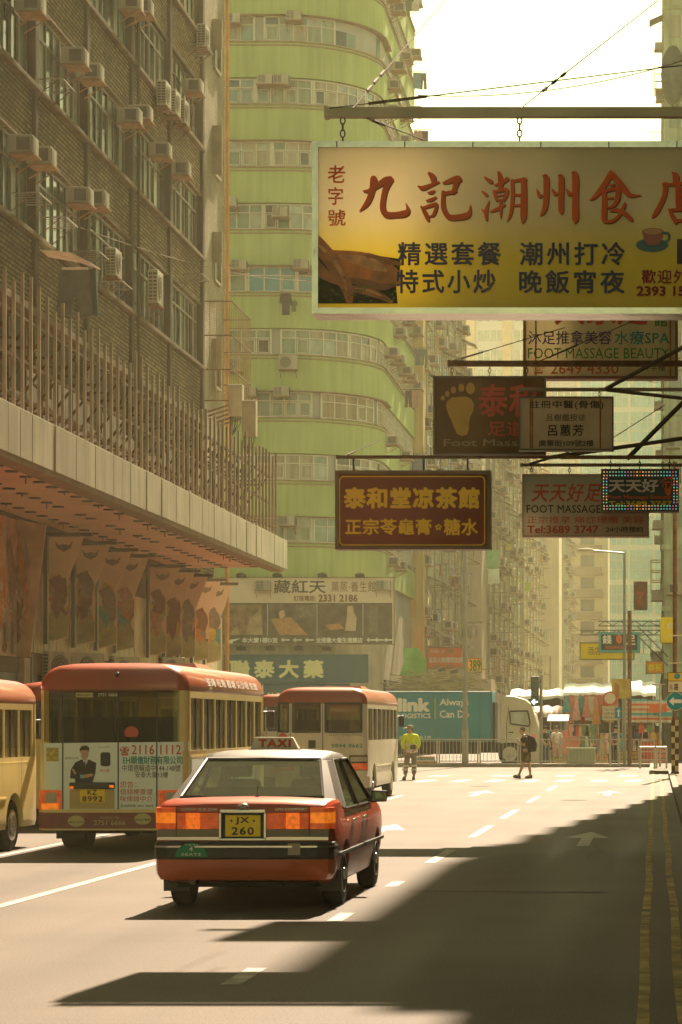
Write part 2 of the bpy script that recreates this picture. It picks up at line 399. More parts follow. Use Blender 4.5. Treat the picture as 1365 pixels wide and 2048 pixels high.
# ---------------------------------------------------------------- air conditioners (local: wall at y=0, front towards -y, base z=0)
def make_window_ac(label):
    t = thing('air_conditioner', label, 'air conditioner')
    a = MB(); a.box(-.34, .34, -.62, .05, .06, .50); a.box(-.36, .36, -.64, -.60, .05, .07); a.build('casing', ac_white, t, bevel=.012)
    g = MB(); g.mat(ac_dark); g.box(-.30, .02, -.632, -.615, .10, .46)
    g.box(.344, .352, -.55, -.2, .12, .44); g.box(-.352, -.344, -.55, -.2, .12, .44)
    g.mat(ac_white)
    for k in range(5): g.box(-.30, .02, -.638, -.628, .125 + k * .07, .145 + k * .07)
    g.box(-.15, -.13, -.64, -.63, .10, .46)
    g.build('grille', None, t)
    b = MB(); b.box(-.40, .40, -.68, 0, .0, .04)
    for x in (-.34, .34): b.bar((x, -.6, .0), (x, -.02, -.35), .03)
    b.build('shelf_bracket', tray, t)
    return t
def make_split_ac(label):
    t = thing('air_conditioner', label, 'air conditioner')
    a = MB(); a.box(-.42, .42, -.36, -.06, .04, .68); a.build('casing', ac_white, t, bevel=.015)
    g = MB(); g.mat(ac_dark); g.lathe([(.23, -.372), (.25, -.368), (.25, -.355)], (-.10, 0, .36), 'y', 20); g.mat(ac_white)
    for r in (.08, .15, .22):
        pts = [(-.10 + r * math.cos(2 * math.pi * i / 16), -.378, .36 + r * math.sin(2 * math.pi * i / 16)) for i in range(17)]
        g.tube(pts, .008, 4)
    g.box(.22, .38, -.368, -.355, .1, .6)
    g.mat(ac_dark); g.box(-.428, -.42, -.33, -.1, .1, .62); g.mat(ac_white)
    for k in range(7): g.box(-.436, -.427, -.33, -.1, .13 + k * .07, .155 + k * .07)
    g.box(-.438, -.428, -.225, -.205, .1, .62); g.build('fan_grille', None, t)
    b = MB(); b.box(-.42, .42, -.40, 0, 0, .035)
    for x in (-.36, .36): b.bar((x, -.38, 0), (x, 0, -.3), .03)
    b.build('shelf_bracket', rust, t)
    return t
def make_rack(label):
    t = thing('clothes_rack', label, 'clothes rack')
    a = MB(); a.tube([(-.65, 0, 0), (-.65, -.55, .02), (-.58, -.62, .02), (.58, -.62, .02), (.65, -.55, .02), (.65, 0, 0)], .018); a.build('frame', steel, t)
    b = MB()
    for k in range(4): b.cyl((-.39 + k * .26, 0, .0), (-.39 + k * .26, -.62, .02), .009, 5)
    b.build('rail', steel, t)
    c = MB(); c.bar((-.6, -.5, .01), (-.6, 0, -.4), .02); c.bar((.6, -.5, .01), (.6, 0, -.4), .02); c.build('strut', rust, t)
    return t

# ================================================================ LEFT BUILDING (brick tenement with cinema canopy)
XF = -14.6
brick = brickmat('tan_tile', (0.22, 0.168, 0.082), (0.11, 0.085, 0.044), (0.018, 0.015, 0.010), 1, .30, .115, .020)
brick_end = brickmat('pale_tile', (0.30, 0.275, 0.20), (0.24, 0.22, 0.16), (0.11, 0.10, 0.07), 1, .2, .085, .010)
pil = M('pilaster_render', (0.075, 0.058, 0.038), rough=.8, var=.3, scale=1.2, streak=.3)
sillm = M('sill_render', (0.135, 0.105, 0.065), rough=.8, var=.3, scale=2, streak=.2)
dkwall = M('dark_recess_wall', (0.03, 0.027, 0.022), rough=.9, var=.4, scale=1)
ten = thing('brick_tenement', 'tall tan tiled tenement with grey window bands standing on the left', 'building', (XF, 84, 0))
O = ten.location
w = MB(O); w.mat(brick); SILLS = [13.25, 16.75, 20.25, 23.75]
w.box(-30, XF - .3, -40, 84.4, 0, 40)                        # core
for z0, z1 in [(11.5, 13.25)] + [(s_ + 1.95, s_ + 3.5) for s_ in SILLS[:-1]] + [(SILLS[-1] + 1.95, 40)]:
    w.box(XF - .302, XF, 40, 80.3, z0, z1)
w.mat(brick_end); w.box(XF - .304, XF + .03, 80.31, 84.42, 7.3, 40.02)
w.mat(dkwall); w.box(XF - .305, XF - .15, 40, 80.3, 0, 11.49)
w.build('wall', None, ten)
s = MB(O)
for z in SILLS: s.box(XF - .29, XF + .15, 40, 80.28, z - .12, z + .001); s.box(XF - .29, XF + .04, 40, 80.28, z + 1.952, z + 2.02)
s.box(XF - .29, XF + .14, 40, 80.28, 11.32, 11.498)
s.build('sill_ledge', sillm, ten, bevel=.02)
PY = [47.8, 53.2, 58.6, 63.95, 69.4, 74.85, 80.2]
for y in PY:
    m = MB(O); m.box(XF - .28, XF + .10, y - .15, y + .15, 7.3, 40.01); m.build('pilaster', pil, ten, bevel=.02)
    if y in (53.2, 69.4): m = MB(O); m.cyl((XF + .17, y + .3, 7.4), (XF + .17, y + .3, 39), .045, 8); m.build('drain_pipe', pil, ten)
for z in SILLS:
    for b in range(len(PY) - 1):
        y0, y1 = PY[b] + .24, PY[b + 1] - .24
        if y1 < 52: continue
        n = 7; g = MB(O); fr = MB(O); st = (y1 - y0) / n
        for i in range(n):
            g.mat(rnd.choice([gl_dark, gl_teal, gl_teal, gl_pale, gl_dark, cur_green]))
            dx = rnd.uniform(-.02, .03); a, bb = y0 + i * st, y0 + (i + 1) * st
            g.poly([(XF - .16, a, z + .01), (XF - .16 + dx, bb, z + .01), (XF - .16 + dx, bb, z + 1.94), (XF - .16, a, z + 1.94)])
        for i in range(n + 1): fr.box(XF - .18, XF - .09, y0 + i * st - .03, y0 + i * st + .03, z + .01, z + 1.94)
        fr.box(XF - .185, XF - .095, y0, y1, z + 1.35, z + 1.41); fr.box(XF - .187, XF - .085, y0, y1, z + .012, z + .08); fr.box(XF - .187, XF - .085, y0, y1, z + 1.87, z + 1.938)
        wi = g.build('window', None, ten); fr.build('window_frame', rnd.choice([dark_fr, dark_fr, sillm]), wi)
for z in SILLS:                                              # small hooded windows of the end strip
    g = MB(O); g.box(XF + .032, XF + .06, 82.3, 83.3, z - .3, z + 1.0); wi = g.build('window', gl_dark, ten)
    f_ = MB(O)
    for a in ((82.2, 82.3, z - .35, z + 1.05), (83.3, 83.4, z - .35, z + 1.05), (82.3, 83.3, z - .4, z - .3), (82.3, 83.3, z + 1., z + 1.1)): f_.box(XF + .032, XF + .12, *a)
    f_.box(XF + .034, XF + .35, 82.1, 82.2, z + .2 if z != 20.25 else z - .4, z + 1.2); f_.build('window_frame', M('pale_hood_render', (.30, .27, .19), var=.2, streak=.2), wi)
m = MB(O); m.cyl((XF + .1, 84.55, 0), (XF + .1, 84.55, 40), .075, 8); m.build('orange_downpipe', M('orange_pipe', (0.48, 0.24, 0.07), rough=.6, var=.25), ten)
# canopy of the cinema
XC, ZC = -11.4, 6.55
soffit = M('pink_soffit', (0.64, 0.40, 0.26), rough=.75, var=.16, scale=.6)
cap = MB(O); cap.box(XF - .1, XC - .05, 20, 76.3, ZC, ZC + .5); can = cap.build('canopy', soffit, ten)
fas = M('canopy_fascia', (0.38, 0.36, 0.25), rough=.6, var=.22, scale=.7, streak=.3)
f_ = MB(O); y = 20.0
while y < 76.2:
    d = .03 if int(y / 3.4) % 2 else .0
    f_.box(XC - .048, XC + .06 + rnd.uniform(-.01, .01), y + .012, y + .838, ZC - .02, ZC + .87); y += .85
f_.box(XC - .6, XC + .05, 76.31, 76.36, ZC - .02, ZC + .86)
f_.build('fascia_panel', fas, can, bevel=.01)
lip = MB(O); lip.box(XC - .35, XC + .04, 20, 76.3, ZC - .13, ZC - .025); lip.build('drip_edge', M('drip_edge_metal', (.22, .16, .10), rough=.7), can)
for i in range(31):
    for j in range(3):
        yy = 44 + i * 1.05 + j * .31; xx = XC - .75 - j * .95
        if rnd.random() < .12 or yy > 76: continue
        dl = MB(O); dl.lathe([(.03, -.035), (.13, -.03), (.13, -.005)], (xx, yy, ZC), 'z', 12)
        if rnd.random() < .3: dl.cyl((xx, yy, ZC - .03), (xx, yy, ZC - rnd.choice([.08, .15])), .015, 5)
        dl.build('downlight', darkst, can)
# street front under the canopy
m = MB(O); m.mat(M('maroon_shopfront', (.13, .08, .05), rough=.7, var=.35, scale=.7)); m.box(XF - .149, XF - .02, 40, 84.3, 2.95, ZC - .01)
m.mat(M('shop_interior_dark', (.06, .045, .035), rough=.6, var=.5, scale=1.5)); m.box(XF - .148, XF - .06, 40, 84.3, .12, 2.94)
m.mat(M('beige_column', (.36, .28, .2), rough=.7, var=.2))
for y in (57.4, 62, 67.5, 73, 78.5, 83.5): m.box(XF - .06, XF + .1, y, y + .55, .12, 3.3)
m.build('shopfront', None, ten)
# ---------------------------------------------------------------- billboard frame standing on the canopy
postm = M('galvanised_post', (.24, .20, .13), rough=.55, metal=.2, var=.3, scale=2)
bf = thing('billboard_scaffold', 'dark scaffold of upright posts standing along the canopy roof', 'scaffold', (XC, 60, ZC + .87))
O = bf.location
y = 43.6; k = 0
while y < 76.2:
    m = MB(O); h = 2.4 + rnd.uniform(-.2, .2); m.box(XC - .16, XC - .10, y, y + .06, ZC + .5, ZC + .87 + h); m.build('post', postm, bf)
    k += 1; y += .62
m = MB(O)
for z in (ZC + 1.25, ZC + 1.95, ZC + 2.75): m.bar((XC - .35, 43.5, z), (XC - .35, 76.2, z), .06)
y = 43.8
while y < 76:
    m.box(XC - 1.0, XC - .94, y, y + .07, ZC + .5, ZC + 3.0 + rnd.uniform(-.3, .2))
    m.bar((XC - .2, y, ZC + 2.7), (XC - 1.9, y + .05, ZC + .6), .05)
    m.bar((XC - 1.0, y, ZC + 1.2 + rnd.random()), (XC - 1.0, y + 1.3, ZC + 1.2 + rnd.random()), .04)
    m.bar((XC - .35, y, ZC + 1.3), (XC - .97, y, ZC + 1.3), .05); m.bar((XC - .35, y, ZC + 2.4), (XC - .97, y, ZC + 2.4), .05)
    y += 1.3
m.build('bracing', M('brown_bracing', (.07, .05, .03), rough=.8, var=.4, scale=3), bf)
m = MB(O)
for z in (ZC + .95, ZC + 1.75): m.bar((XC - 1.9, 43.8, z), (XC - 1.9, 76, z), .12)
y = 44.0
while y < 75.5: m.box(XC - 2.0, XC - 1.95, y, y + 1.22, ZC + .55, ZC + 2.1 + rnd.random() * .9); y += 1.25
m.build('back_panel', darkst, bf)
# junction boxes with cables at the far end of the frame
for (px0, py0, px1, py1, Y, lab) in ((457, 768, 485, 832, 79.0, 'plain cream metal box on a post above the canopy end'), (484, 800, 512, 872, 78.2, 'streaked grey green metal box with loose cables above the canopy end')):
    a = P(px0, py1, Y); b = P(px1, py0, Y); t = thing('utility_box', lab, 'box', (a[0], Y, a[2] - 1.2))
    m = MB(t.location); m.box(a[0], b[0], Y, Y + .35, a[2], b[2]); m.build('casing', M('box_cream', (.48, .44, .32), var=.2, streak=.3), t, bevel=.02)
    m = MB(t.location)
    for q in range(5):
        x = a[0] + .06 + q * (b[0] - a[0] - .12) / 4; m.tube([(x, Y + .1, a[2]), (x - .02, Y + .05, a[2] - .25), (a[0] + .1, Y + .1, a[2] - .6), (a[0] + .06, Y + .1, a[2] - 1.2)], .018, 5)
    m.build('cable', darkst, t)
    m = MB(t.location); m.box(a[0] + .05, a[0] + .12, Y + .12, Y + .2, 7.05, a[2]); m.build('post', postm, t)

# ---------------------------------------------------------------- air conditioners and racks on the tan tenement
AC1 = make_window_ac('-'); AC2 = make_split_ac('-'); RK = make_rack('-')
used = {'w': 0, 's': 0, 'r': 0}
def place(proto, key, loc, rot, label, group, scale=None):
    global used
    if used[key] == 0:
        proto.location = loc; proto.rotation_euler = (0, 0, rot); proto['label'] = label; proto['group'] = group
        if scale: proto.scale = scale
        used[key] = 1; return proto
    used[key] += 1
    return dup(proto, loc, rot, label, group, scale=scale)
def onleft(px, py, X=XF + .05):
    Y = X * F / (px - VX); return (X, Y, CH + (HY - py) / F * Y)
acs = [('w', 118, 122, 'boxed into the wall at the fourth pilaster, top left'), ('w', 150, 152, 'with rusty shelf right under another, upper left'), ('w', 230, 238, 'centre of the third window row'),
       ('w', 252, 232, 'tucked beside its twin in the third window row'), ('w', 292, 305, 'over the middle window row with white shelf'), ('w', 332, 342, 'lowest and farthest right of the middle run'),
       ('w', 12, 300, 'cut by the left edge of the picture'), ('w', 50, 322, 'just behind the one cut by the picture edge'), ('w', 128, 400, 'with open dark grille over the green windows'),
       ('w', 160, 405, 'with pale side beside the open grille'), ('s', 302, 205, 'first of three stacked in a stair on long brackets'), ('s', 322, 222, 'second of three stacked in a stair on long brackets'),
       ('s', 340, 240, 'third of three stacked in a stair on long brackets'), ('w', 358, 176, 'under the dark hood below the top right rack'), ('s', 382, 88, 'tall louvred unit near the far top corner'),
       ('s', 200, 545, 'louvred unit beside the hanging jeans'), ('s', 285, 600, 'big louvred unit on a black triangular bracket'), ('w', 232, 12, 'at the top edge over two loose cables'),
       ('w', 28, 18, 'at the top left corner with brown tray'), ('w', 254, 20, 'second at the top edge over loose cables')]
for kd, px, py, d in acs:
    loc = onleft(px + 12, py + 14)
    place(AC1 if kd == 'w' else AC2, kd, loc, R(90), 'air conditioner on the tan tenement, ' + d, 'air conditioners on the tan tenement', (.86, .86, .9) if kd == 'w' else (.9, .95, 1.5 if px == 285 else 1.15))
for px, py, d in ((78, 172, 'empty tubular clothes rack at the dark open window, upper left'), (28, 398, 'empty clothes rack at the left picture edge'), (84, 446, 'empty clothes rack below the open grille air conditioner'),
                  (150, 512, 'clothes rack holding a white sheet and jeans'), (200, 572, 'lower bracket rack just behind the hanging jeans'), (372, 100, 'clothes rack under the far top air conditioner'), (365, 556, 'empty rack over the far lower green window')):
    place(RK, 'r', onleft(px + 8, py), R(90), d, 'clothes racks on the tan tenement')
jl = onleft(150, 540, XF + .75)
denim = M('grey_denim', (.11, .115, .115), rough=.9, var=.25, scale=3)
def trousers(m, x, y0, y1, z0, z1):
    c = (y0 + y1) / 2
    m.yz([(y0, z1), (y1, z1), (y1 + .06, z0 + .08), (c + .10, z0), (c, z1 - .38), (c - .10, z0), (y0 - .06, z0 + .08)], x - .05, x + .05)
jt = thing('jeans', 'grey jeans hung out to dry over the billboard posts', 'trousers', (jl[0], jl[1], jl[2] - 1.2))
m = MB(jt.location); x, y, z = jl
m.xz([(x - .36, z), (x + .36, z), (x + .44, z - 1.1), (x + .08, z - 1.16), (x, z - .42), (x - .08, z - 1.16), (x - .44, z - 1.1)], y - .06, y + .06); m.build('trouser_cloth', denim, jt, bevel=.03)
m = MB(jt.location); m.xz([(x + .37, z), (x + .50, z - .05), (x + .56, z - 1.05), (x + .45, z - 1.1)], y - .05, y + .07); m.build('side_stripe', M('dark_green_cloth', (.03, .06, .045), rough=.9), jt)
m = MB(jl); m.box(x - .30, x + .30, y - .065, y + .065, z + .005, z + .06)
m.loft([[(x - .75, y - .4, z + .42), (x - .75, y + .5, z + .42), (x - .75, y + .5, z + .40), (x - .75, y - .4, z + .40)], [(x, y - .5, z + .34), (x, y + .55, z + .30), (x, y + .55, z + .28), (x, y - .5, z + .32)], [(x + .5, y - .5, z + .08), (x + .5, y + .5, z + .12), (x + .5, y + .5, z + .10), (x + .5, y - .5, z + .06)]])
tag(m.build('bed_sheet', M('white_cloth', (.82, .78, .72), rough=.9, var=.15)), 'white sheet drying over the rack above the jeans', 'laundry')
# balcony cage at the far corner
bc = thing('window_cage', 'rusty cage of bars round the far lower window of the tan tenement', 'window cage', (XF, 81.5, 12.2))
m = MB(bc.location); cg = (XF + .03, XF + .95, 80.5, 84.2, 12.2, 15.4)
for z in (12.2, 13.2, 14.3, 15.4): m.tube([(cg[0], cg[2], z), (cg[1], cg[2], z), (cg[1], cg[3], z), (cg[0], cg[3], z)], .022, 5)
m.build('hoop', rust, bc)
m = MB(bc.location)
for k in range(12): yy = cg[2] + k * (cg[3] - cg[2]) / 11; m.cyl((cg[1], yy, 12.2), (cg[1], yy, 15.4), .015, 5)
for k in range(5): xx = cg[0] + k * .21; m.cyl((xx, cg[2], 12.2), (xx, cg[2], 15.4), .015, 5)
m.build('bar', M('yellowed_iron', (.34, .25, .12), rough=.7, var=.3), bc)
m = MB(bc.location)
for k in range(5): m.bar((XF, 80.6 + k * .8, 11.9 - .1), (XF + 1.1, 80.6 + k * .8, 12.15), .05)
m.build('strut', rust, bc)
# cable across to the green building
def cable(pts, r, label, mt=darkst, sag=0.0, n=14):
    a, b = Vector(pts[0]), Vector(pts[1]); q = []
    for i in range(n + 1):
        t = i / n; p = a.lerp(b, t); p.z -= sag * 4 * t * (1 - t); q.append(tuple(p))
    m = MB(pts[0]); m.tube(q, r, 5); return tag(m.build('overhead_cable', mt), label, 'cable')
cable((P(160, 455, 62), P(640, 560, 112)), .016, 'thin cable from the tan tenement across to the green building', M('brown_cable', (.07, .055, .035), rough=.9), .4)

# ---------------------------------------------------------------- promotional banners under the canopy
cloth = M('banner_cloth', (.72, .56, .40), rough=.8, var=.1, scale=2)
art = [M('art_' + n_, c, rough=.8, var=.3, scale=9) for n_, c in (('brown', (.26, .13, .08)), ('orange', (.55, .22, .06)), ('teal', (.16, .36, .36)), ('yellow', (.58, .42, .08)), ('rose', (.52, .30, .20)), ('moss', (.40, .40, .20)), ('grey', (.28, .22, .17)))]
mural = M('mural_moss', (.42, .40, .20), rough=.8, var=.3, scale=3)
def rampmat(name, cols, sc_):
    m = bpy.data.materials.new(name); m.use_nodes = True; N = m.node_tree.nodes; L = m.node_tree.links; b = N['Principled BSDF']; b.inputs['Roughness'].default_value = .8
    g = N.new('ShaderNodeNewGeometry'); mp = N.new('ShaderNodeMapping'); mp.inputs['Scale'].default_value = sc_; L.new(g.outputs['Position'], mp.inputs['Vector']); n = N.new('ShaderNodeTexNoise'); n.inputs['Scale'].default_value = 1; n.inputs['Detail'].default_value = 6; n.inputs['Distortion'].default_value = 1.5; L.new(mp.outputs[0], n.inputs['Vector'])
    r = N.new('ShaderNodeValToRGB'); e = r.color_ramp.elements
    while len(e) < len(cols): e.new(.5)
    for i, (p, c) in enumerate(cols): e[i].position = p; e[i].color = (*c, 1)
    L.new(n.outputs[0], r.inputs[0]); L.new(r.outputs[0], b.inputs['Base Color']); return m
wallart = rampmat('street_mural', [(.3, (.10, .07, .04)), (.42, (.36, .30, .14)), (.5, (.50, .40, .24)), (.58, (.30, .32, .15)), (.66, (.50, .24, .10)), (.75, (.18, .24, .20))], (2.2, 2.2, .55))
m = MB((XF, 70, 3)); m.box(XF - .018, XF + .03, 57.6, 84.0, 3.45, 5.35); m.build('wall_mural', wallart, ten) if 0 else tag(m.build('wall_mural', wallart), 'long mossy green and brown mural on the wall behind the sail shaped banners', 'mural')
def blob(m, cx, cz, rx, rz, y, n=9, jag=.35):
    m.poly([(cx + rx * math.cos(2 * math.pi * i / n) * (1 + rnd.uniform(-jag, jag)), y, cz + rz * math.sin(2 * math.pi * i / n) * (1 + rnd.uniform(-jag, jag))) for i in range(n)])
blab = ['nearest, with dark bird and yellow patch', 'second, with teal and orange shapes', 'third, with dark drapery shape', 'fourth, with standing pale shape and yellow heart patch', 'fifth, first of the farther set',
        'sixth, with brown curls', 'seventh, with a thin dark shape', 'eighth, half hidden', 'farthest and smallest']
for i, px in enumerate((95, 150, 195, 232, 298, 330, 358, 386, 411)):
    Y = 14.45 * F / (VX - px); x0 = -14.42; zt, zb = 6.22, 3.72
    t = thing('banner', 'cream sail shaped banner under the canopy, ' + blab[i], 'banner', (x0, Y, zb), group='banners under the canopy')
    m = MB(t.location); m.box(x0 - .12, x0 - .03, Y - .03, Y + .06, zb - .05, zt + .12); m.box(x0 - .1, x0 + 1.02, Y - .02, Y + .10, zt + .02, zt + .10); m.build('pole', M('banner_pole', (.11, .085, .06), rough=.6), t)
    m = MB(t.location); m.xz([(x0, zt), (x0 + .84, zt), (x0 + .47, zt - 1.0), (x0 + .47, zb + .1), (x0, zb)], Y, Y + .015); c_ = m.build('banner_cloth', cloth, t)
    a = MB(t.location); ya = Y - .006
    a.mat(art[6]); a.poly([(x0 + .14, ya, zt - .1), (x0 + .24, ya, zt - .2), (x0 + .36, ya, zt - .17), (x0 + .48, ya, zt - .2), (x0 + .58, ya, zt - .1), (x0 + .52, ya, zt - .28), (x0 + .36, ya, zt - .36), (x0 + .2, ya, zt - .28)])
    for q in range(9):
        a.mat(art[[0, 4, 6, 2, 1, 5, 3, 4, 0][(q + i * 2) % 9]]); ya -= .0022; cx = x0 + rnd.uniform(.12, .34); z_ = rnd.uniform(zb + .4, zt - 1.1); d = rnd.uniform(-.12, .12); l = rnd.uniform(.35, .8); w_ = rnd.uniform(.04, .13)
        a.ribbon([(cx, z_ + l / 2, .01), (cx + d * .6, z_ + l * .2, w_), (cx - d * .3, z_ - l * .15, w_ * .8), (cx + d, z_ - l / 2, .01)], lambda u, v, yy=ya: (min(max(u, x0 + .01), x0 + .46), yy, v))
    a.mat(art[[0, 6, 6, 4, 0, 0, 6, 0, 6][i]]); ya -= .0022; z_ = zt - rnd.uniform(.75, 1.1); a.ribbon([(x0 + .14, z_ + .12, .04), (x0 + .2, z_, .16), (x0 + .30, z_ - .2, .10), (x0 + .22, z_ - .5, .03)], lambda u, v, yy=ya: (u, yy, v))
    a.mat(mural); ya -= .0022; a.poly([(x0 + .01, ya, zb + .03), (x0 + .465, ya, zb + .12), (x0 + .465, ya, zb + .55), (x0 + .3, ya, zb + .75), (x0 + .2, ya, zb + .5), (x0 + .08, ya, zb + .8), (x0 + .01, ya, zb + .6)])
    a.build('artwork', None, c_)
# large poster panel at the left
Y = 57.0; t = thing('cinema_poster', 'large brown and orange poster panel at the left picture edge', 'poster', (-14.2, Y, 3.3))
m = MB(t.location); m.xz([(XF + .02, 3.3), (P(60, 1300, Y)[0], 3.3), (P(92, 1047, Y)[0], 6.3), (XF + .02, 6.45)], Y, Y + .06); m.build('panel', M('poster_ground', (.58, .38, .26), rough=.7, var=.35, scale=1.5), t)
m = MB(t.location); ya = Y - .006
for q in range(22):
    m.mat(art[[0, 1, 6, 4, 1, 0][q % 6]]); ya -= .002; px, py = rnd.uniform(26, 56), rnd.uniform(1110, 1270); l = rnd.uniform(30, 70); d = rnd.uniform(-9, 9)
    m.ribbon([(px + d, py - l, 1), (px - d * .5, py - l * .3, rnd.uniform(4, 10)), (px + d * .6, py + l * .2, rnd.uniform(4, 12)), (px - d, py + l * .55, 1)], lambda u, v, yy=ya: (P(u, v, Y)[0], yy, max(3.35, P(u, v, Y)[2])))
m.build('artwork', None, t)
m = MB(t.location); m.box(XF - .01, XF + .05, 49.5, 56.9, 3.3, 6.42); m.build('wall_panel', M('poster_ground', (.58, .38, .26)), t)
m = MB(t.location); xa = XF + .056
for q in range(26):
    m.mat(art[[0, 1, 6, 4, 1, 0, 4][q % 7]]); xa += .0022; c_, cz = rnd.uniform(54.4, 56.6), rnd.uniform(3.7, 5.9); l = rnd.uniform(.5, 1.2); d = rnd.uniform(-.3, .3)
    m.ribbon([(c_ + d, cz + l, .03), (c_ - d * .5, cz + l * .3, rnd.uniform(.1, .4)), (c_ + d * .6, cz - l * .2, rnd.uniform(.1, .4)), (c_ - d, cz - l * .6, .03)], lambda u, v, xx=xa: (xx, min(u, 56.88), min(max(v, 3.35), 6.4)))
m.build('wall_artwork', None, t)
m = MB(t.location); m.text('HUNTER', (53.0, 4.72, 56.85, 5.05), lambda x, z: (XF + .09, x, z), .02); m.text('ES2', (54.6, 4.3, 56.3, 4.55), lambda x, z: (XF + .09, x, z), .02); m.build('lettering', M('pale_print', (.62, .52, .42)), t)
# shops under the canopy
t = thing('shop_sign', 'dark shop board with gold characters at the left picture edge', 'shop sign', P(-20, 1372, 58)); Y = 58.0
a, b = P(-60, 1372, Y), P(34, 1308, Y)
m = MB(t.location); m.box(XF + .12, b[0], Y, Y + .12, a[2], b[2]); m.build('board', M('dark_board', (.055, .04, .03), rough=.5), t)
m = MB(t.location); m.ptext('道 食 廣 場', (0, 1318, 33, 1352), Y, .03, lift=.01); m.build('lettering', M('gold_paint', (.62, .42, .12)), t)
t = thing('menu_board', 'small pale board beside the gold lettered shop sign', 'sign', P(70, 1370, 60))
a, b = P(57, 1374, 60), P(83, 1345, 60); m = MB(t.location); m.box(a[0], b[0], 60, 60.06, a[2], b[2]); m.build('board', M('pale_board', (.40, .33, .25)), t)
m = MB(t.location); m.ptext('時尚', (62, 1350, 78, 1358), 60, lift=.01); m.ptext('餐廳', (62, 1361, 78, 1369), 60, lift=.01); m.build('lettering', darkst, t)
for i, (px, py) in enumerate(((130, 1330), (184, 1332), (256, 1338), (350, 1336))):
    Y = 14.2 * F / (VX - px); p = P(px, py, Y)
    place(AC2, 's', (XF + .05, Y, p[2] - .5), R(60), 'fan unit under the banners, ' + ['nearest', 'second from the left', 'third from the left', 'farthest'][i], 'fan units under the banners', (1.2, 1.2, 1.2))
# ================================================================ GREEN CORNER BUILDING
GY, GX, GR = 120.0, -13.5, 4.5
green = M('mint_green_render', (0.35, 0.43, 0.165), rough=.8, var=.14, scale=.35, streak=.24)
lilac = M('lilac_grey_render', (0.33, 0.33, 0.30), rough=.8, var=.1, scale=1)
trim = M('brown_trim', (0.26, 0.19, 0.12), rough=.8, var=.25, scale=3)
gb = thing('green_corner_block', 'tall mint green apartment block with a rounded corner and banded windows', 'building', (GX, GY, 0))
O = gb.location
S1 = 12.0; S2 = S1 + GR * math.pi / 2; S3 = S2 + 15.5
def gpt(s, off=0.0):
    if s <= S1: return (-30 + s, GY - off)
    if s <= S2:
        t = (s - S1) / GR; return (-18 + (GR + off) * math.sin(t), GY + GR - (GR + off) * math.cos(t))
    return (GX + off, GY + GR + (s - S2))
def samples(s0, s1):
    q = [s0]
    for s in ([S1 + i * .5 for i in range(0, 15)] + [S2]):
        if s0 + .05 < s < s1 - .05: q.append(s)
    return q + [s1]
def strip(m, s0, s1, z0, z1, oi, oo):
    secs = []
    for s in samples(s0, s1):
        a, b = gpt(s, oi), gpt(s, oo)
        secs.append([(a[0], a[1], z0), (b[0], b[1], z0), (b[0], b[1], z1), (a[0], a[1], z1)])
    m.loft(secs)
NF = 12; Z0 = 10.45; FH = 3.01
w = MB(O); w.mat(green)
for k in range(-1, NF): strip(w, 0, S3, Z0 + k * FH + 1.34, Z0 + (k + 1) * FH, -.5, 0)
w.mat(lilac); strip(w, 0, S3 - .02, 7.5, Z0 + NF * FH, -.9, -.24)
w.mat(green); strip(w, 0, S3 - .01, Z0 + NF * FH + .01, Z0 + NF * FH + 3, -.5, -.003)
w.build('wall', None, gb, smooth=40)
s_ = MB(O)
for k in range(0, NF):
    z = Z0 + k * FH; strip(s_, 0, S3, z + .003, z + .07, -.3, .07); strip(s_, 0, S3, z - .16, z - .10, -.1, .035)
    if k % 2 == 0: strip(s_, 0, S2 + 2, z + 1.30, z + 1.338, -.3, .16)
s_.build('sill_ledge', trim, gb)
vis = 10
for k in range(vis):
    z = Z0 + k * FH + .07; zt = z + 1.22; s = 8.0; q = random.Random(100 + k)
    while s < S3 - .6:
        wd = q.choice([2.3, 2.7, 3.1, 3.5]); wd = min(wd, S3 - .1 - s)
        if wd < .8: break
        g = MB(O); fr = MB(O); n = max(2, round(wd / .68)); st = wd / n
        base = q.choice([cur_cream, cur_green, cur_cream, cur_tan, gl_teal])
        if k == 4 and 10.2 < s < 13: base = gl_blue
        if k == 8 and s > 14.5: base = lilac
        for i in range(n):
            a, b = gpt(s + i * st, -.17), gpt(s + (i + 1) * st, -.17)
            for za, zb_ in ((z, z + .78), (z + .78, zt)):
                g.mat(base if q.random() < .68 else q.choice([gl_dark, gl_teal, cur_cream, gl_pale]))
                g.poly([(a[0], a[1], za), (b[0], b[1], za), (b[0], b[1], zb_), (a[0], a[1], zb_)])
        if base is not lilac:
            for i in range(n + 1):
                e = .045 if i in (0, n) else .028
                strip(fr, s + i * st - e, s + i * st + e, z, zt, -.20, -.11)
            for zz in (z + .0, z + .78, zt - .06): strip(fr, s + .03, s + wd - .03, zz, zz + (.06 if zz != z + .78 else .045), -.195, -.113)
            for i in range(n):                                # casement sashes
                if q.random() < .45: strip(fr, s + i * st + .07, s + (i + 1) * st - .07, z + .08, z + .12, -.16, -.10); strip(fr, s + i * st + .07, s + i * st + .11, z + .08, z + .74, -.16, -.10); strip(fr, s + (i + 1) * st - .11, s + (i + 1) * st - .07, z + .08, z + .74, -.16, -.10); strip(fr, s + i * st + .07, s + (i + 1) * st - .07, z + .70, z + .74, -.16, -.10)
        wi = g.build('window', None, gb)
        if fr.v: fr.build('window_frame', cream_fr, wi)
        s += wd + q.choice([.1, .12, .5])
def ongreen(px, py, s_off=0.0): p = P(px, py, GY - .02); return p
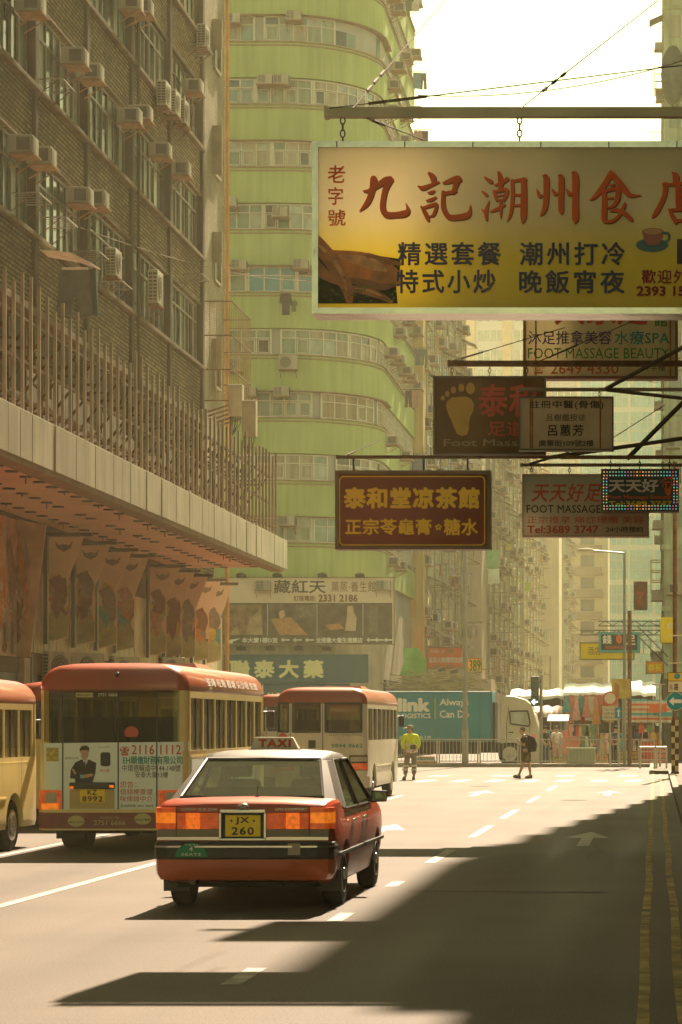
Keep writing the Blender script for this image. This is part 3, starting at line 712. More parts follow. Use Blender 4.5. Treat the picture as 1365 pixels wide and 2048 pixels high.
gac = [(468, 38, 'w', 'top left beside the cream curtains'), (590, 32, 'w', 'second from the left on the highest band'), (533, 160, 'w', 'left of the pair on the second band'), (565, 160, 'w', 'right of the pair on the second band'),
       (461, 404, 'w', 'at the far left of the fourth band'), (563, 424, 'w', 'between white shutters on the fourth band'), (481, 529, 'w', 'left end of the band with blue glass'), (604, 528, 'w', 'right of the blue glass'),
       (500, 782, 'w', 'behind the cable box'), (566, 782, 'w', 'dark faced, beside the cable box window'), (578, 728, 's', 'fan unit alone on the green wall'), (470, 732, 's', 'fan unit near the window cage'), (577, 1040, 'w', 'next to the canopy end')]
for px, py, kd, d in gac:
    p = P(px, py + 14, GY); p = (p[0], p[1] + (.1 if kd == 'w' else 0), p[2])
    place(AC1 if kd == 'w' else AC2, kd, p, 0, 'air conditioner on the green block front, ' + d, 'air conditioners on the green block', (1.05, 1.05, 1.0) if kd == 'w' else (1.05, 1.05, 1.05))
fi = 0
rowname = ['first', 'second', 'third', 'fourth', 'fifth', 'sixth', 'seventh', 'eighth', 'ninth', 'tenth', 'eleventh', 'twelfth']
for k in range(0, NF):
    for j in range(5):
        s = S2 + .6 + j * 3.0 + rnd.uniform(0, 1.4)
        if rnd.random() < .2: continue
        a = gpt(s, -.1); place(AC1, 'w', (a[0], a[1], Z0 + k * FH + rnd.choice([.75, .8, -.75])), R(90), 'air conditioner on the green block side wall, %s floor up, %s along from the corner' % (rowname[k], rowname[j]), 'air conditioners on the green block side wall', (1.0, 1.15, 1.0))
        fi += 1
# jackets and cloths hanging out
def garment(m, c, w_, h_, kind, ax='x', th=.05):
    cx, cy_, cz = c
    if kind == 'shirt': pl = [(-.5, 0), (-.16, .02), (0, -.05), (.16, .02), (.5, 0), (.62, -.42), (.40, -.46), (.36, -.22), (.36, -1), (-.36, -1), (-.36, -.22), (-.40, -.46), (-.62, -.42)]
    elif kind == 'dress': pl = [(-.18, 0), (-.06, -.06), (.06, -.06), (.18, 0), (.22, -.38), (.5, -1), (0, -1.04), (-.5, -1), (-.22, -.38)]
    elif kind == 'towel': pl = [(-.5, 0), (.5, 0), (.47, -1), (-.5, -.96)]
    else: pl = [(-.4, 0), (.4, 0), (.46, -1), (.1, -1), (0, -.35), (-.1, -1), (-.46, -1)]
    pl = [(u * w_, v * h_) for u, v in pl]
    if ax == 'x': m.xz([(cx + u, cz + v) for u, v in pl], cy_ - th / 2, cy_ + th / 2)
    else: m.yz([(cy_ + u, cz + v) for u, v in pl], cx - th / 2, cx + th / 2)
p = P(572, 588, GY - .5); m = MB(p); garment(m, p, .5, 1.0, 'shirt'); m.bar((p[0], p[1], p[2] + .02), (p[0], GY + .02, p[2] + .15), .03); tag(m.build('jacket', M('black_cloth', (.03, .03, .035), rough=.9), bevel=.02), 'black jacket hung out below the blue window of the green block', 'jacket')
p = P(588, 602, GY - .4); m = MB(p); garment(m, p, .3, .5, 'shirt'); m.bar((p[0], p[1], p[2] + .02), (p[0], GY + .02, p[2] + .15), .02); tag(m.build('small_shirt', M('moss_cloth', (.10, .13, .05), rough=.9)), 'small dark shirt hung beside the black jacket', 'shirt')
hues = [(.55, .52, .48), (.10, .12, .18), (.35, .10, .07), (.12, .25, .24), (.45, .55, .05), (.10, .16, .09), (.40, .22, .18), (.04, .04, .05), (.16, .28, .36)]
cl = [M('laundry_' + n_, c_, rough=.9, var=.2, scale=3) for n_, c_ in zip(('white', 'navy', 'red', 'teal', 'lime', 'green', 'pink', 'black', 'blue'), hues)]
lay = 0
for k in range(1, NF):
    if rnd.random() < .3: continue
    s = S2 + 7 + rnd.uniform(0, 7); a = gpt(s, .55); m = MB((a[0], a[1], Z0 + k * FH)); m.bar((GX, a[1], Z0 + k * FH + .05), (GX + 1.1, a[1], Z0 + k * FH + .05), .03)
    for q in range(2): m.mat(cl[rnd.randrange(9)]); garment(m, (a[0] - .15 + q * .35, a[1] + q * .1, Z0 + k * FH), .42, .9, rnd.choice(['shirt', 'towel', 'trouser']))
    tag(m.build('laundry', None), 'washing on a short pole by the green block side wall, %s floor up' % rowname[k], 'laundry', 'washing on the green block')
# lower storeys of the green block: billboard, blue shop board, shopfront
m = MB(O); m.mat(M('pale_base_wall', (.40, .36, .27), var=.25, scale=.8, streak=.3)); strip(m, 0, S3 - .05, 0, 7.49, -.6, -.06); m.build('base_wall', None, gb, smooth=40)
Y = GY - .35
BACKP = translucent(M('acrylic_back', (.75, .70, .58), rough=.5, var=.1), .6)
def sign_board(name, label, cat, px, Y, th, face, frame, group=None, fw=.05, lightbox=False):
    a, b = P(px[0], px[3], Y), P(px[2], px[1], Y)
    t = thing(name, label, cat, ((a[0] + b[0]) / 2, Y + th / 2, a[2]), group=group)
    m = MB(t.location)
    if lightbox:
        q = [(a[0] + fw * .5, a[2] + fw * .5), (b[0] - fw * .5, a[2] + fw * .5), (b[0] - fw * .5, b[2] - fw * .5), (a[0] + fw * .5, b[2] - fw * .5)]
        m.poly([(x, Y, z) for x, z in q]); m.build('panel', face, t)
        m = MB(t.location); m.poly([(x, Y + th, z) for x, z in q]); m.build('back_panel', BACKP, t)
    else: m.box(a[0] + fw * .5, b[0] - fw * .5, Y, Y + th, a[2] + fw * .5, b[2] - fw * .5); m.build('panel', face, t)
    m = MB(t.location)
    for x0, x1, z0, z1 in ((a[0], b[0], a[2], a[2] + fw), (a[0], b[0], b[2] - fw, b[2]), (a[0], a[0] + fw, a[2] + fw, b[2] - fw), (b[0] - fw, b[0], a[2] + fw, b[2] - fw)): m.box(x0, x1, Y - .03, Y + th + .012, z0, z1)
    m.build('frame', frame, t)
    return t
def letters(t, Y, rows, name='lettering'):
    """rows: (text, px rect, material, bold, spacing)"""
    by = {}
    for r in rows: by.setdefault(r[2].name, []).append(r)
    for mn, rr in by.items():
        m = MB(t.location)
        for r in rr: m.ptext(r[0], r[1], Y, r[3] if len(r) > 3 else .0, r[4] if len(r) > 4 else 1.0, lift=.008, shear=r[5] if len(r) > 5 else 0)
        m.build(name, rr[0][2], t)
ink = M('black_ink', (.025, .022, .02), rough=.6, var=0)
white_ink = M('white_ink', (.62, .60, .52), rough=.6, var=0)
red_ink = M('red_ink', (.50, .075, .035), rough=.5, var=.15)
bill = sign_board('billboard', 'pale spa billboard with dark photo strip on the green block', 'billboard', (442, 1154, 790, 1290), Y, .12, M('billboard_pale', (.58, .48, .36), rough=.7, var=.12, scale=1), trim)
letters(bill, Y, [('藏紅天', (548, 1160, 652, 1187), ink, .015), ('薰蒸·養生館', (663, 1163, 752, 1184), M('brown_ink', (.16, .09, .05), var=0), .0), ('訂座電話:', (588, 1191, 632, 1202), M('brown_ink', (.16, .09, .05), var=0), .02), ('2331 2186', (637, 1189, 716, 1204), M('brown_ink', (.16, .09, .05), var=0), .035)])
m = MB(bill.location); pb = M('photo_dark', (.10, .075, .055), rough=.6, var=.5, scale=2.5)
def prect(m, px, lift): a, b = P(px[0], px[3], Y), P(px[2], px[1], Y); m.poly([(a[0], Y - lift, a[2]), (b[0], Y - lift, a[2]), (b[0], Y - lift, b[2]), (a[0], Y - lift, b[2])])
def ppoly(m, pts, lift): m.poly([(P(x, y, Y)[0], Y - lift, P(x, y, Y)[2]) for x, y in pts])
m.mat(pb); prect(m, (443, 1206, 785, 1288), .004)
m.mat(M('photo_brown', (.22, .14, .08), var=.5, scale=3)); prect(m, (446, 1210, 526, 1270), .006)
m.mat(M('photo_tan', (.36, .26, .15), var=.4, scale=3)); ppoly(m, [(490, 1270), (500, 1240), (522, 1215), (526, 1270)], .008); ppoly(m, [(460, 1270), (474, 1250), (480, 1270)], .008)
m.mat(M('photo_orange', (.42, .22, .10), var=.3, scale=4)); ppoly(m, [(542, 1238), (582, 1234), (616, 1270), (560, 1270)], .007); ppoly(m, [(650, 1250), (680, 1247), (690, 1258), (660, 1260)], .007)
m.mat(M('photo_skin', (.50, .36, .25), var=.2)); ppoly(m, [(556, 1224), (568, 1220), (571, 1232), (562, 1238)], .009); ppoly(m, [(696, 1212), (706, 1212), (708, 1224), (714, 1236), (712, 1262), (690, 1262), (694, 1236)], .009)
m.mat(M('photo_hair', (.06, .04, .03), var=0)); ppoly(m, [(551, 1236), (553, 1222), (561, 1218), (558, 1228), (556, 1238)], .011)
m.mat(M('photo_grey', (.16, .15, .11), var=.4, scale=5)); ppoly(m, [(590, 1210), (632, 1210), (632, 1232), (600, 1236)], .006); ppoly(m, [(740, 1212), (756, 1212), (756, 1268), (738, 1268)], .006)
m.mat(white_ink); prect(m, (535, 1208, 536, 1272), .012); prect(m, (634, 1208, 635, 1272), .012); prect(m, (726, 1208, 727, 1272), .012)
for x in (562, 586, 610, 733, 750, 768):
    ppoly(m, [(x, 1280), (x + 6, 1275), (x + 6, 1278.5), (x + 18, 1278.5), (x + 18, 1281.5), (x + 6, 1281.5), (x + 6, 1285)], .012)
ppoly(m, [(453, 1286), (462, 1279), (482, 1277), (466, 1284), (466, 1288)], .012)
m.build('photo_strip', None, bill)
letters(bill, Y - .012, [('本大廈1樓D室', (484, 1275, 556, 1286), white_ink, .03), ('全港最大養生連鎖店', (632, 1275, 726, 1286), white_ink, .03)])
for i, (px, py) in enumerate(((528, 1182), (768, 1182))):
    place(AC1, 'w', P(px, py, GY - .30), 0, 'air conditioner set through the spa billboard, ' + ['left of the big characters', 'at the right end'][i], 'air conditioners in the billboard', (1, .5, 1))
lampm = M('sign_floodlight', (.05, .05, .045), rough=.5)
for i, px in enumerate((482, 541, 598, 654, 482, 555, 645, 720)):
    py = 1298 if i < 4 else 1152; p = P(px, py, Y - .5); m = MB(p); m.hull([(p[0] - .22, p[1] - .1, p[2] + .1), (p[0] + .22, p[1] - .1, p[2] + .1), (p[0] - .24, p[1] + .15, p[2] - .08), (p[0] + .24, p[1] + .15, p[2] - .08), (p[0], p[1], p[2] + .18)]); m.bar((p[0], p[1], p[2] + .1), (p[0], GY - .02, p[2] + .15), .05)
    tag(m.build('floodlight', lampm), 'small black floodlight %s the spa billboard, %s from the left' % ('under' if i < 4 else 'on top of', rowname[i % 4]), 'lamp', 'floodlights of the spa billboard')
bl = M('blue_board', (.012, .085, .12), rough=.5, var=.15)
phs = sign_board('pharmacy_sign', 'dark teal shop board with big cream characters above the minibuses', 'shop sign', (449, 1309, 737, 1366), Y, .15, bl, bl)
letters(phs, Y, [('聯泰大藥', (459, 1320, 648, 1357), M('cream_ink', (.72, .64, .34), var=.05), .035, 1.4)])
lo = sign_board('pharmacy_lower_sign', 'lower teal board with yellow characters below the big shop board', 'shop sign', (449, 1367, 700, 1432), Y, .1, bl, bl)
letters(lo, Y, [('N', (514, 1368, 527, 1382), white_ink, 0), ('註冊', (534, 1385, 570, 1402), M('cream_ink', (.72, .64, .34)), .02)])
t = sign_board('herb_poster', 'small brown poster with orange sticks left of the teal board', 'poster', (410, 1291, 448, 1350), GY - .6, .06, M('poster_brown', (.38, .24, .14), var=.2), trim)
m = MB(t.location); Yh = GY - .6
m.mat(M('photo_orange', (.42, .22, .10)))
for k in range(4): ppoly(m, [(418 + k * 5, 1298), (421 + k * 5, 1297), (436 + k * 3, 1345), (431 + k * 3, 1346)], .31)
m.build('artwork', None, t)
m = MB(O); m.mat(dkwall); m.box(-29.9, -19, GY - .05, GY + .5, .13, 4.4); m.box(-14.9, -13.45, GY + 4.6, GY + 19, .13, 4.0); m.build('shopfront', None, gb)

# ================================================================ BUILDINGS ALONG THE FAR LEFT SIDE OF THE STREET
def make_small_ac():
    m = MB(); m.mat(ac_white); m.box(-.38, .38, -.6, 0, 0, .5); m.mat(ac_dark); m.box(-.3, .05, -.61, -.59, .08, .42); m.box(-.39, -.375, -.5, -.15, .08, .42); m.mat(tray); m.box(-.42, .42, -.66, 0, -.05, -.002)
    return m.build('air_conditioner', None)
def make_awning():
    m = MB(); m.loft([[(-.75, 0, .45), (.75, 0, .45), (.75, 0, .42), (-.75, 0, .42)], [(-.78, -.95, .02), (.78, -.95, .02), (.78, -.95, -.02), (-.78, -.95, -.02)]])
    m.bar((-.7, -.9, .0), (-.7, 0, -.05), .03); m.bar((.7, -.9, .0), (.7, 0, -.05), .03)
    return m.build('window_awning', M('weathered_awning', (.22, .18, .12), rough=.8, var=.35, scale=1.5))
def make_pole_laundry(q):
    m = MB(); m.mat(steel); m.bar((0, 0, .05), (0, -1.3, .12), .035); m.bar((.5, 0, .05), (.5, -1.2, .1), .03)
    for i in range(3): m.mat(cl[(q * 2 + i * 3) % 9]); garment(m, (0 if i % 2 else .45, -.3 - i * .38, .08), .42, .7 + .2 * (i % 2), ['shirt', 'towel', 'trouser'][(i + q) % 3], th=.04)
    return m.build('laundry', None)
def make_cage_far():
    m = MB()
    for z in (0, .5, 1.0, 1.5): m.tube([(-.9, 0, z), (-.9, -.6, z), (.9, -.6, z), (.9, 0, z)], .025, 4)
    for k in range(9): m.cyl((-.9 + k * .225, -.6, 0), (-.9 + k * .225, -.6, 1.5), .018, 4)
    m.box(-.85, .85, -.55, 0, -.05, -.01)
    return m.build('window_cage', M('yellowed_iron', (.34, .25, .12)))
sAC = make_small_ac(); sAW = make_awning(); sCG = make_cage_far(); sLA = [make_pole_laundry(q) for q in range(3)]
first = {}
def clutter(o, loc, rot, label, cat, group, sc_=1.0):
    if o.name not in first:
        first[o.name] = 1; o.location = loc; o.rotation_euler = (0, 0, rot); o.scale = (sc_,) * 3; c = o
    else: c = dup(o, loc, rot, scale=(sc_,) * 3)
    c['label'] = label; c['category'] = cat; c['group'] = group; return c
def row_house(name, label, x, y0, y1, H, wall, ncol, base, phrase, dens=.75, fh=3.0, pier=None, winmat=None, depth=16, seed=1, z_first=None):
    q = random.Random(seed); t = thing(name, label, 'building', (x, (y0 + y1) / 2, 0)); O = t.location
    m = MB(O); m.mat(wall); m.box(x - depth, x, y0, y1, 0, H); m.box(x - depth, x + .25, y0, y1, H - .5, H + .6)
    m.mat(base); m.box(x - depth - .01, x + .25, y0 + .01, y1 - .01, 0, 4.2)
    nfl = int((H - 4.5) / fh); cw = (y1 - y0) / ncol
    m.mat(wall)
    for k in range(nfl + 1): m.box(x - .1, x + .10, y0, y1, 4.6 + k * fh - .14, 4.6 + k * fh)
    for j in range(ncol + 1): m.box(x - .1, x + .13, y0 + j * cw - .14, y0 + j * cw + .14, 4.3, H - .51)
    m.build('wall', None, t)
    p_ = MB(O)
    for j in range(ncol): p_.cyl((x + .16, y0 + j * cw + .3, 3), (x + .16, y0 + j * cw + .3, H), .07, 6)
    p_.build('drain_pipe', steel, t)
    for k in range(nfl):
        for j in range(ncol):
            z = 4.6 + k * fh; yc = y0 + (j + .5) * cw
            if z > 50: continue
            g = MB(O); a, b = yc - cw * .36, yc + cw * .36; g.mat(winmat or q.choice([gl_dark, gl_teal, gl_dark, cur_green, cur_cream, gl_pale])); g.box(x + .002, x + .03, a, b, z + .85, z + 2.35)
            g.mat(cream_fr)
            for i in range(4): yy = a + (b - a) * i / 3; g.box(x + .004, x + .07, yy - .05, yy + .05, z + .8, z + 2.4)
            g.box(x + .004, x + .066, a, b, z + .8, z + .88); g.box(x + .004, x + .066, a, b, z + 1.75, z + 1.82)
            g.build('window', None, t)
            lab = ', %s window row up, %s bay' % (rowname[min(k, 11)], rowname[min(j, 11)])
            if q.random() < dens: clutter(sAC, (x, a + q.uniform(.2, cw * .5), z + q.choice([.3, .25, 2.2])), R(90), 'air conditioner on ' + phrase + lab, 'air conditioner', 'air conditioners on ' + phrase, q.uniform(1.0, 1.3))
            if q.random() < dens * .8: clutter(sAW, (x, yc + q.uniform(-.5, .5), z + 2.4), R(90), 'weathered sheet awning on ' + phrase + lab, 'awning', 'awnings on ' + phrase, q.uniform(.9, 1.3))
            if q.random() < dens * .5: clutter(sLA[q.randrange(3)], (x, yc + q.uniform(-1, 1), z + .9), R(90), 'washing on poles at ' + phrase + lab, 'laundry', 'washing on ' + phrase, q.uniform(.9, 1.3))
            if q.random() < dens * .3: clutter(sCG, (x, yc, z + .8), R(90), 'window cage on ' + phrase + lab, 'window cage', 'window cages on ' + phrase, 1.0)
    return t
tan1 = M('cream_render_old', (.52, .50, .32), var=.25, scale=.5, streak=.35)
tan2 = M('grey_render_old', (.44, .47, .31), var=.25, scale=.5, streak=.4)
tan3 = M('sand_render', (.62, .53, .38), var=.14, scale=.4, streak=.2)
shopd = M('shop_base_dark', (.16, .13, .09), var=.5, scale=.6)
yel = M('yellow_render', (.52, .38, .16), var=.15, scale=.5, streak=.25)
t = row_house('yellow_edged_tenement', 'cluttered cream tenement with a yellow corner strip next to the green block', -13.5, 140.3, 176, 33, tan1, 7, shopd, 'the yellow edged tenement', .85, seed=3)
m = MB(t.location); m.box(-14, -13.02, 139.95, 141.2, 4, 33.5); m.build('corner_strip', yel, t)
t = thing('plain_stair_tower', 'tall plain sand coloured pier rising behind the centre lamp post', 'building', (-13.5, 179, 0))
m = MB(t.location); m.box(-24, -12.25, 176.3, 181.2, 0, 25.5); m.build('wall', tan3, t, bevel=.06)
m = MB(t.location); m.box(-13.4, -12.23, 176.28, 176.4, 16, 16.12); m.box(-13.4, -12.23, 176.28, 176.4, 8.9, 9.02); m.build('stain_line', trim, t)
m = MB(t.location); m.box(-13.6, -11.6, 176.5, 181, 3.4, 5.0); m.build('canopy', tan3, t)
row_house('laundry_tenement', 'grey tenement thick with washing and air conditioners at mid street', -12.3, 181.5, 226, 26, tan2, 7, shopd, 'the laundry tenement', .9, seed=5)
row_house('second_laundry_tenement', 'farther cluttered tenement ending at a plain pale pier', -12.1, 226.3, 263, 29, tan1, 6, shopd, 'the farther tenement', .8, seed=6)
t = thing('pale_pier_block', 'tall plain pale pier block at the end of the cluttered row', 'building', (-12, 266, 0))
m = MB(t.location); m.box(-24, -10.15, 263.4, 271, 0, 27); m.build('wall', tan3, t, bevel=.06)
m = MB(t.location); m.box(-11.2, -11.0, 263.37, 263.45, 3, 9); m.build('pipe', trim, t)
row_house('green_grey_tenement', 'narrow greenish tenement strip beyond the plain pale pier', -10.2, 271.3, 300, 25, tan2, 5, shopd, 'the greenish tenement', .9, seed=8)
# towers closing the street
t = thing('balcony_tower', 'beige tower with a stack of dark balconies in the haze', 'building', (-8, 312, 0)); O = t.location
m = MB(O); m.box(-11.2, -5.9, 310, 322, 0, 30); m.build('wall', M('beige_tower', (.42, .36, .25), var=.15), t)
for k in range(9):
    z = 4 + k * 2.75; m = MB(O); m.box(-10.6, -6.6, 309.0, 309.98, z, z + .75); m.box(-10.7, -6.5, 308.9, 309.98, z - .2, z - .003); m.build('balcony', M('dim_balcony', (.20, .16, .11), var=.2), t)
    m = MB(O); m.box(-9.3, -7.6, 309.9, 309.97, z + .9, z + 2.3); m.build('window', gl_dark, t)
t = thing('glass_tower', 'pale green glass office tower closing the street', 'building', (-5, 424, 0)); O = t.location
m = MB(O); m.box(-13.2, 8, 420, 440, 0, 78); m.build('wall', M('tower_frame', (.44, .46, .38), var=.1), t)
gt = M('tower_glass', (.05, .25, .26), rough=.12, var=.3, scale=.25, spec=.6)
for k in range(13):
    for j in range(5):
        z = 3 + k * 5.8; x = -12.6 + j * 4.2; g = MB(O); g.box(x, x + 3.7, 419.9, 419.98, z, z + 4.9); wi = g.build('window', gt, t)
        f_ = MB(O)
        for i in range(1, 4): f_.box(x + i * .93 - .05, x + i * .93 + .05, 419.84, 419.95, z, z + 4.9)
        for i in range(1, 3): f_.box(x, x + 3.7, 419.85, 419.94, z + i * 1.6, z + i * 1.6 + .1)
        f_.build('window_frame', M('tower_mullion', (.26, .32, .28), var=.1), wi)
t = thing('lilac_white_tower', 'tall tower with pale lilac floors and orange piers behind the row', 'building', (-30, 440, 0)); O = t.location
m = MB(O); m.mat(M('tower_lilac', (.52, .50, .50), var=.1)); m.box(-40, -13.4, 441, 455, 0, 92); m.mat(M('tower_orange', (.52, .36, .18), var=.1))
for x in (-40, -33.5, -27, -20.5, -14.2): m.box(x, x + 1.6, 440.2, 441.3, 0, 92)
m.build('wall', None, t)
for k in range(10, 25):
    for j in range(8):
        x = -37.8 + (j // 2) * 6.5 + (j % 2) * 2.3; z = 3 + k * 3.5; g = MB(O); g.mat(gl_teal); g.box(x, x + 2.0, 440.9, 440.98, z, z + 1.9); g.mat(cream_fr); g.box(x + .95, x + 1.05, 440.86, 440.95, z, z + 1.9); g.build('window', None, t)

# ================================================================ RIGHT SIDE
# the tall blocks on the near right throw the shade over the right lanes
rw = M('right_block_render', (.34, .28, .19), var=.25, scale=.4, streak=.3)
def right_block(label, y0, y1, H, seed):
    q = random.Random(seed); t = thing('right_block', label, 'building', (3, (y0 + y1) / 2, 0)); O = t.location
    m = MB(O); m.mat(rw); m.box(1.25, 16, y0, y1 - .02, 4.2, H); m.box(3.4, 16, y0 + .01, y1 - .03, 0, 4.2)
    for k in range(int((H - 5) / 3.1)): m.box(1.05, 1.26, y0 + .02, y1 - .04, 4.4 + k * 3.1, 4.75 + k * 3.1)
    m.build('wall', None, t)
    n = int((y1 - y0) / 3)
    for k in range(min(5, int((H - 5) / 3.1))):
        for j in range(min(n, 12)):
            g = MB(O); y = y0 + j * 3 + .4; g.box(1.2, 1.246, y, y + 2.2, 5.4 + k * 3.1, 7.0 + k * 3.1); g.build('window', q.choice([gl_dark, gl_teal, cur_cream]), t)
    return t
right_block('low shaded block along the near right kerb', 2, 45.9, 26, 1)
right_block('middle shaded block behind the hanging signs on the right', 46, 56.9, 31, 2)
right_block('tall shaded block casting the shade at the right kerb', 57, 72, 41, 3)
t = row_house('right_corner_tenement', 'cluttered tenement on the right beyond the junction', 0, 0, 1, 9, tan2, 1, shopd, 'x', 0) if False else thing('right_corner_tenement', 'tall cluttered tenement edge on the right beyond the junction', 'building', (4, 132, 0))
O = t.location; q = random.Random(9)
m = MB(O); m.mat(tan2); m.box(.58, 16, 166, 220, 0, 56); m.box(.42, 16, 122, 165.98, 0, 13.5)
for k in range(17): m.box(.46, 16.1, 165.9, 220, 4.3 + k * 3, 4.55 + k * 3)
for k in range(4): m.box(.30, 16.1, 121.9, 165.8, 4.3 + k * 3, 4.55 + k * 3)
m.mat(shopd); m.box(.41, 16, 121.98, 165.9, 0, 4.0); m.build('wall', None, t)
for k in range(16):
    yf, xo = (122, .42) if k < 3 else (166, .58); z = 4.6 + k * 3
    for j in range(2):
        g = MB(O); g.mat(q.choice([gl_dark, cur_green, gl_teal, cur_cream])); x = xo + .33 + j * 2.6; g.box(x, x + 1.7, yf - .07, yf - .01, z + .8, z + 2.3); g.mat(cream_fr); g.box(x + .8, x + .9, yf - .1, yf - .03, z + .8, z + 2.3); g.build('window', None, t)
    lab = ', %s floor up' % (rowname + ['thirteenth', 'fourteenth', 'fifteenth', 'sixteenth'])[k]
    ph = 'right corner tenement'
    clutter(sAC, (xo - .05, yf + .8 + q.uniform(0, 3), z + q.choice([.3, 1.0])), R(-90), 'air conditioner on the ' + ph + ' edge' + lab, 'air conditioner', 'air conditioners on the ' + ph, q.uniform(.8, 1.0))
    if k % 2: clutter(sAC, (xo + .6, yf - .04, z + .5), 0, 'air conditioner on the ' + ph + ' front' + lab, 'air conditioner', 'air conditioners on the ' + ph, 1.1)
    if k % 3 == 0: clutter(sLA[k % 3], (xo - .05, yf + 1 + q.uniform(0, 4), z + 1.2), R(-90), 'washing on poles at the ' + ph + lab, 'laundry', 'washing on the ' + ph, .9)
    if k % 3 == 1: clutter(sCG, (xo - .05, yf + 2.5, z + .8), R(-90), 'window cage on the ' + ph + lab, 'window cage', 'window cages on the ' + ph, 1.0)
    if k % 4 == 2: clutter(sAW, (xo - .05, yf + 2, z + 2.3), R(-90), 'weathered awning on the ' + ph + lab, 'awning', 'awnings on the ' + ph, 1.0)
p = P(1347, 150, 165.3); m = MB(p); m.ball(p, .8, .5, 2.0, 12, 10); m.bar((p[0], p[1], p[2] - 1.9), (p[0], p[1] + .8, p[2] - 1.9), .08); tag(m.build('covered_bundle', M('dark_tarp', (.07, .08, .06), rough=.8, var=.3)), 'dark covered bundle hung high on the right corner tenement', 'bundle')
# ================================================================ HANGING SIGNS OVER THE STREET
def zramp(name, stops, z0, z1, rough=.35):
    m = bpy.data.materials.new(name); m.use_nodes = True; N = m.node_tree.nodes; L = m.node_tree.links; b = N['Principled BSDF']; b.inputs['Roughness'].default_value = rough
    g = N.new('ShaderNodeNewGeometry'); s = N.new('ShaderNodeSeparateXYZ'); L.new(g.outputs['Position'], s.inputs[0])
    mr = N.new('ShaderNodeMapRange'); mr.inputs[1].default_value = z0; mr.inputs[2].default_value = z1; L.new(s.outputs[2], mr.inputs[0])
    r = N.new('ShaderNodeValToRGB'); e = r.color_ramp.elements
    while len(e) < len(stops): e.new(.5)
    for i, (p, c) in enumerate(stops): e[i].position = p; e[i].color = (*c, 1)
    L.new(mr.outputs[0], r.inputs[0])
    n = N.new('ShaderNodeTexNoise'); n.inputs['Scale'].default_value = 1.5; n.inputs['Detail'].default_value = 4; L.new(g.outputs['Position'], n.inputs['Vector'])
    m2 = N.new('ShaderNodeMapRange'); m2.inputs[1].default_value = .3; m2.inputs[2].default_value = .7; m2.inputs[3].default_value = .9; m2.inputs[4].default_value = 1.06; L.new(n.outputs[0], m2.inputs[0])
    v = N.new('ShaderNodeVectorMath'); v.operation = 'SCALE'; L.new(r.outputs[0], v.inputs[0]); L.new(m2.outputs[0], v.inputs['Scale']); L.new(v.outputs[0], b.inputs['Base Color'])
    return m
chrome = M('polished_steel', (.42, .35, .27), rough=.18, metal=1.0, var=.12, scale=.5, bump=.35)
def hang_beam(label, px0, py, Y, w=.12, pxe=None, stays=(), mt=None):
    a = P(px0, py, Y); xe = 1.3 if pxe is None else P(pxe, py, Y)[0]
    t = thing('sign_beam', label, 'beam', (xe, Y, a[2]))
    m = MB(t.location); m.box(a[0], xe, Y - w / 2, Y + w / 2, a[2] - w / 2, a[2] + w / 2); m.box(a[0] - .01, a[0] + .03, Y - w * .6, Y + w * .6, a[2] - w * .6, a[2] + w * .6); m.build('beam', mt or M('beam_paint', (.27, .22, .14), rough=.6, var=.35, scale=2), t)
    for (xa, ya, Ya), (xb, yb, Yb), r in stays:
        m = MB(t.location); A, B = P(xa, ya, Ya), P(xb, yb, Yb); m.cyl(A, B, r, 5)
        if r < .02:
            A, B = Vector(A), Vector(B)
            for f in (.12, .17, .22): c = A.lerp(B, f); d = (B - A).normalized() * .12; m.cyl(c - d, c + d, .016, 6)
        m.build('stay_wire' if r < .03 else 'strut', M('dark_wire', (.10, .08, .055), rough=.7, var=.3), t)
    return t
def chain(par, px, y0, y1, Y):
    a, b = P(px, y0, Y), P(px, y1, Y); m = MB(par.location); n = max(3, int((a[2] - b[2]) / .055)); h = (a[2] - b[2]) / n
    for i in range(n):
        z = b[2] + (i + .5) * h; pts = []
        for k in range(9):
            t = 2 * math.pi * k / 8; u, v = .022 * math.cos(t), (h * .62) * math.sin(t)
            pts.append((a[0] + (u if i % 2 else 0), Y + (0 if i % 2 else u), z + v))
        m.tube(pts, .0065, 4)
    m.build('chain', darkst, par)
def foot(m, px, Y, lift, flip=False):
    x0, y0, x1, y1 = px; W_, H_ = x1 - x0, y1 - y0
    fx = lambda u: x1 - u * W_ if flip else x0 + u * W_
    sole = [(.18, .36), (.3, .28), (.5, .27), (.7, .26), (.86, .3), (.94, .4), (.92, .52), (.84, .64), (.8, .76), (.8, .88), (.74, .97), (.6, 1.0), (.46, .96), (.38, .84), (.3, .7), (.2, .56), (.15, .45)]
    m.poly([(P(fx(u), y0 + v * H_, Y)[0], Y - lift, P(0, y0 + v * H_, Y)[2]) for u, v in sole])
    for u, v, rx, ry in ((.84, .11, .125, .11), (.58, .10, .085, .075), (.36, .14, .075, .065), (.19, .21, .065, .055), (.06, .29, .055, .045)):
        m.poly([(P(fx(u + rx * math.cos(t * .449)), 0, Y)[0], Y - lift, P(0, y0 + (v + ry * math.sin(t * .449)) * H_, Y)[2]) for t in range(14)])
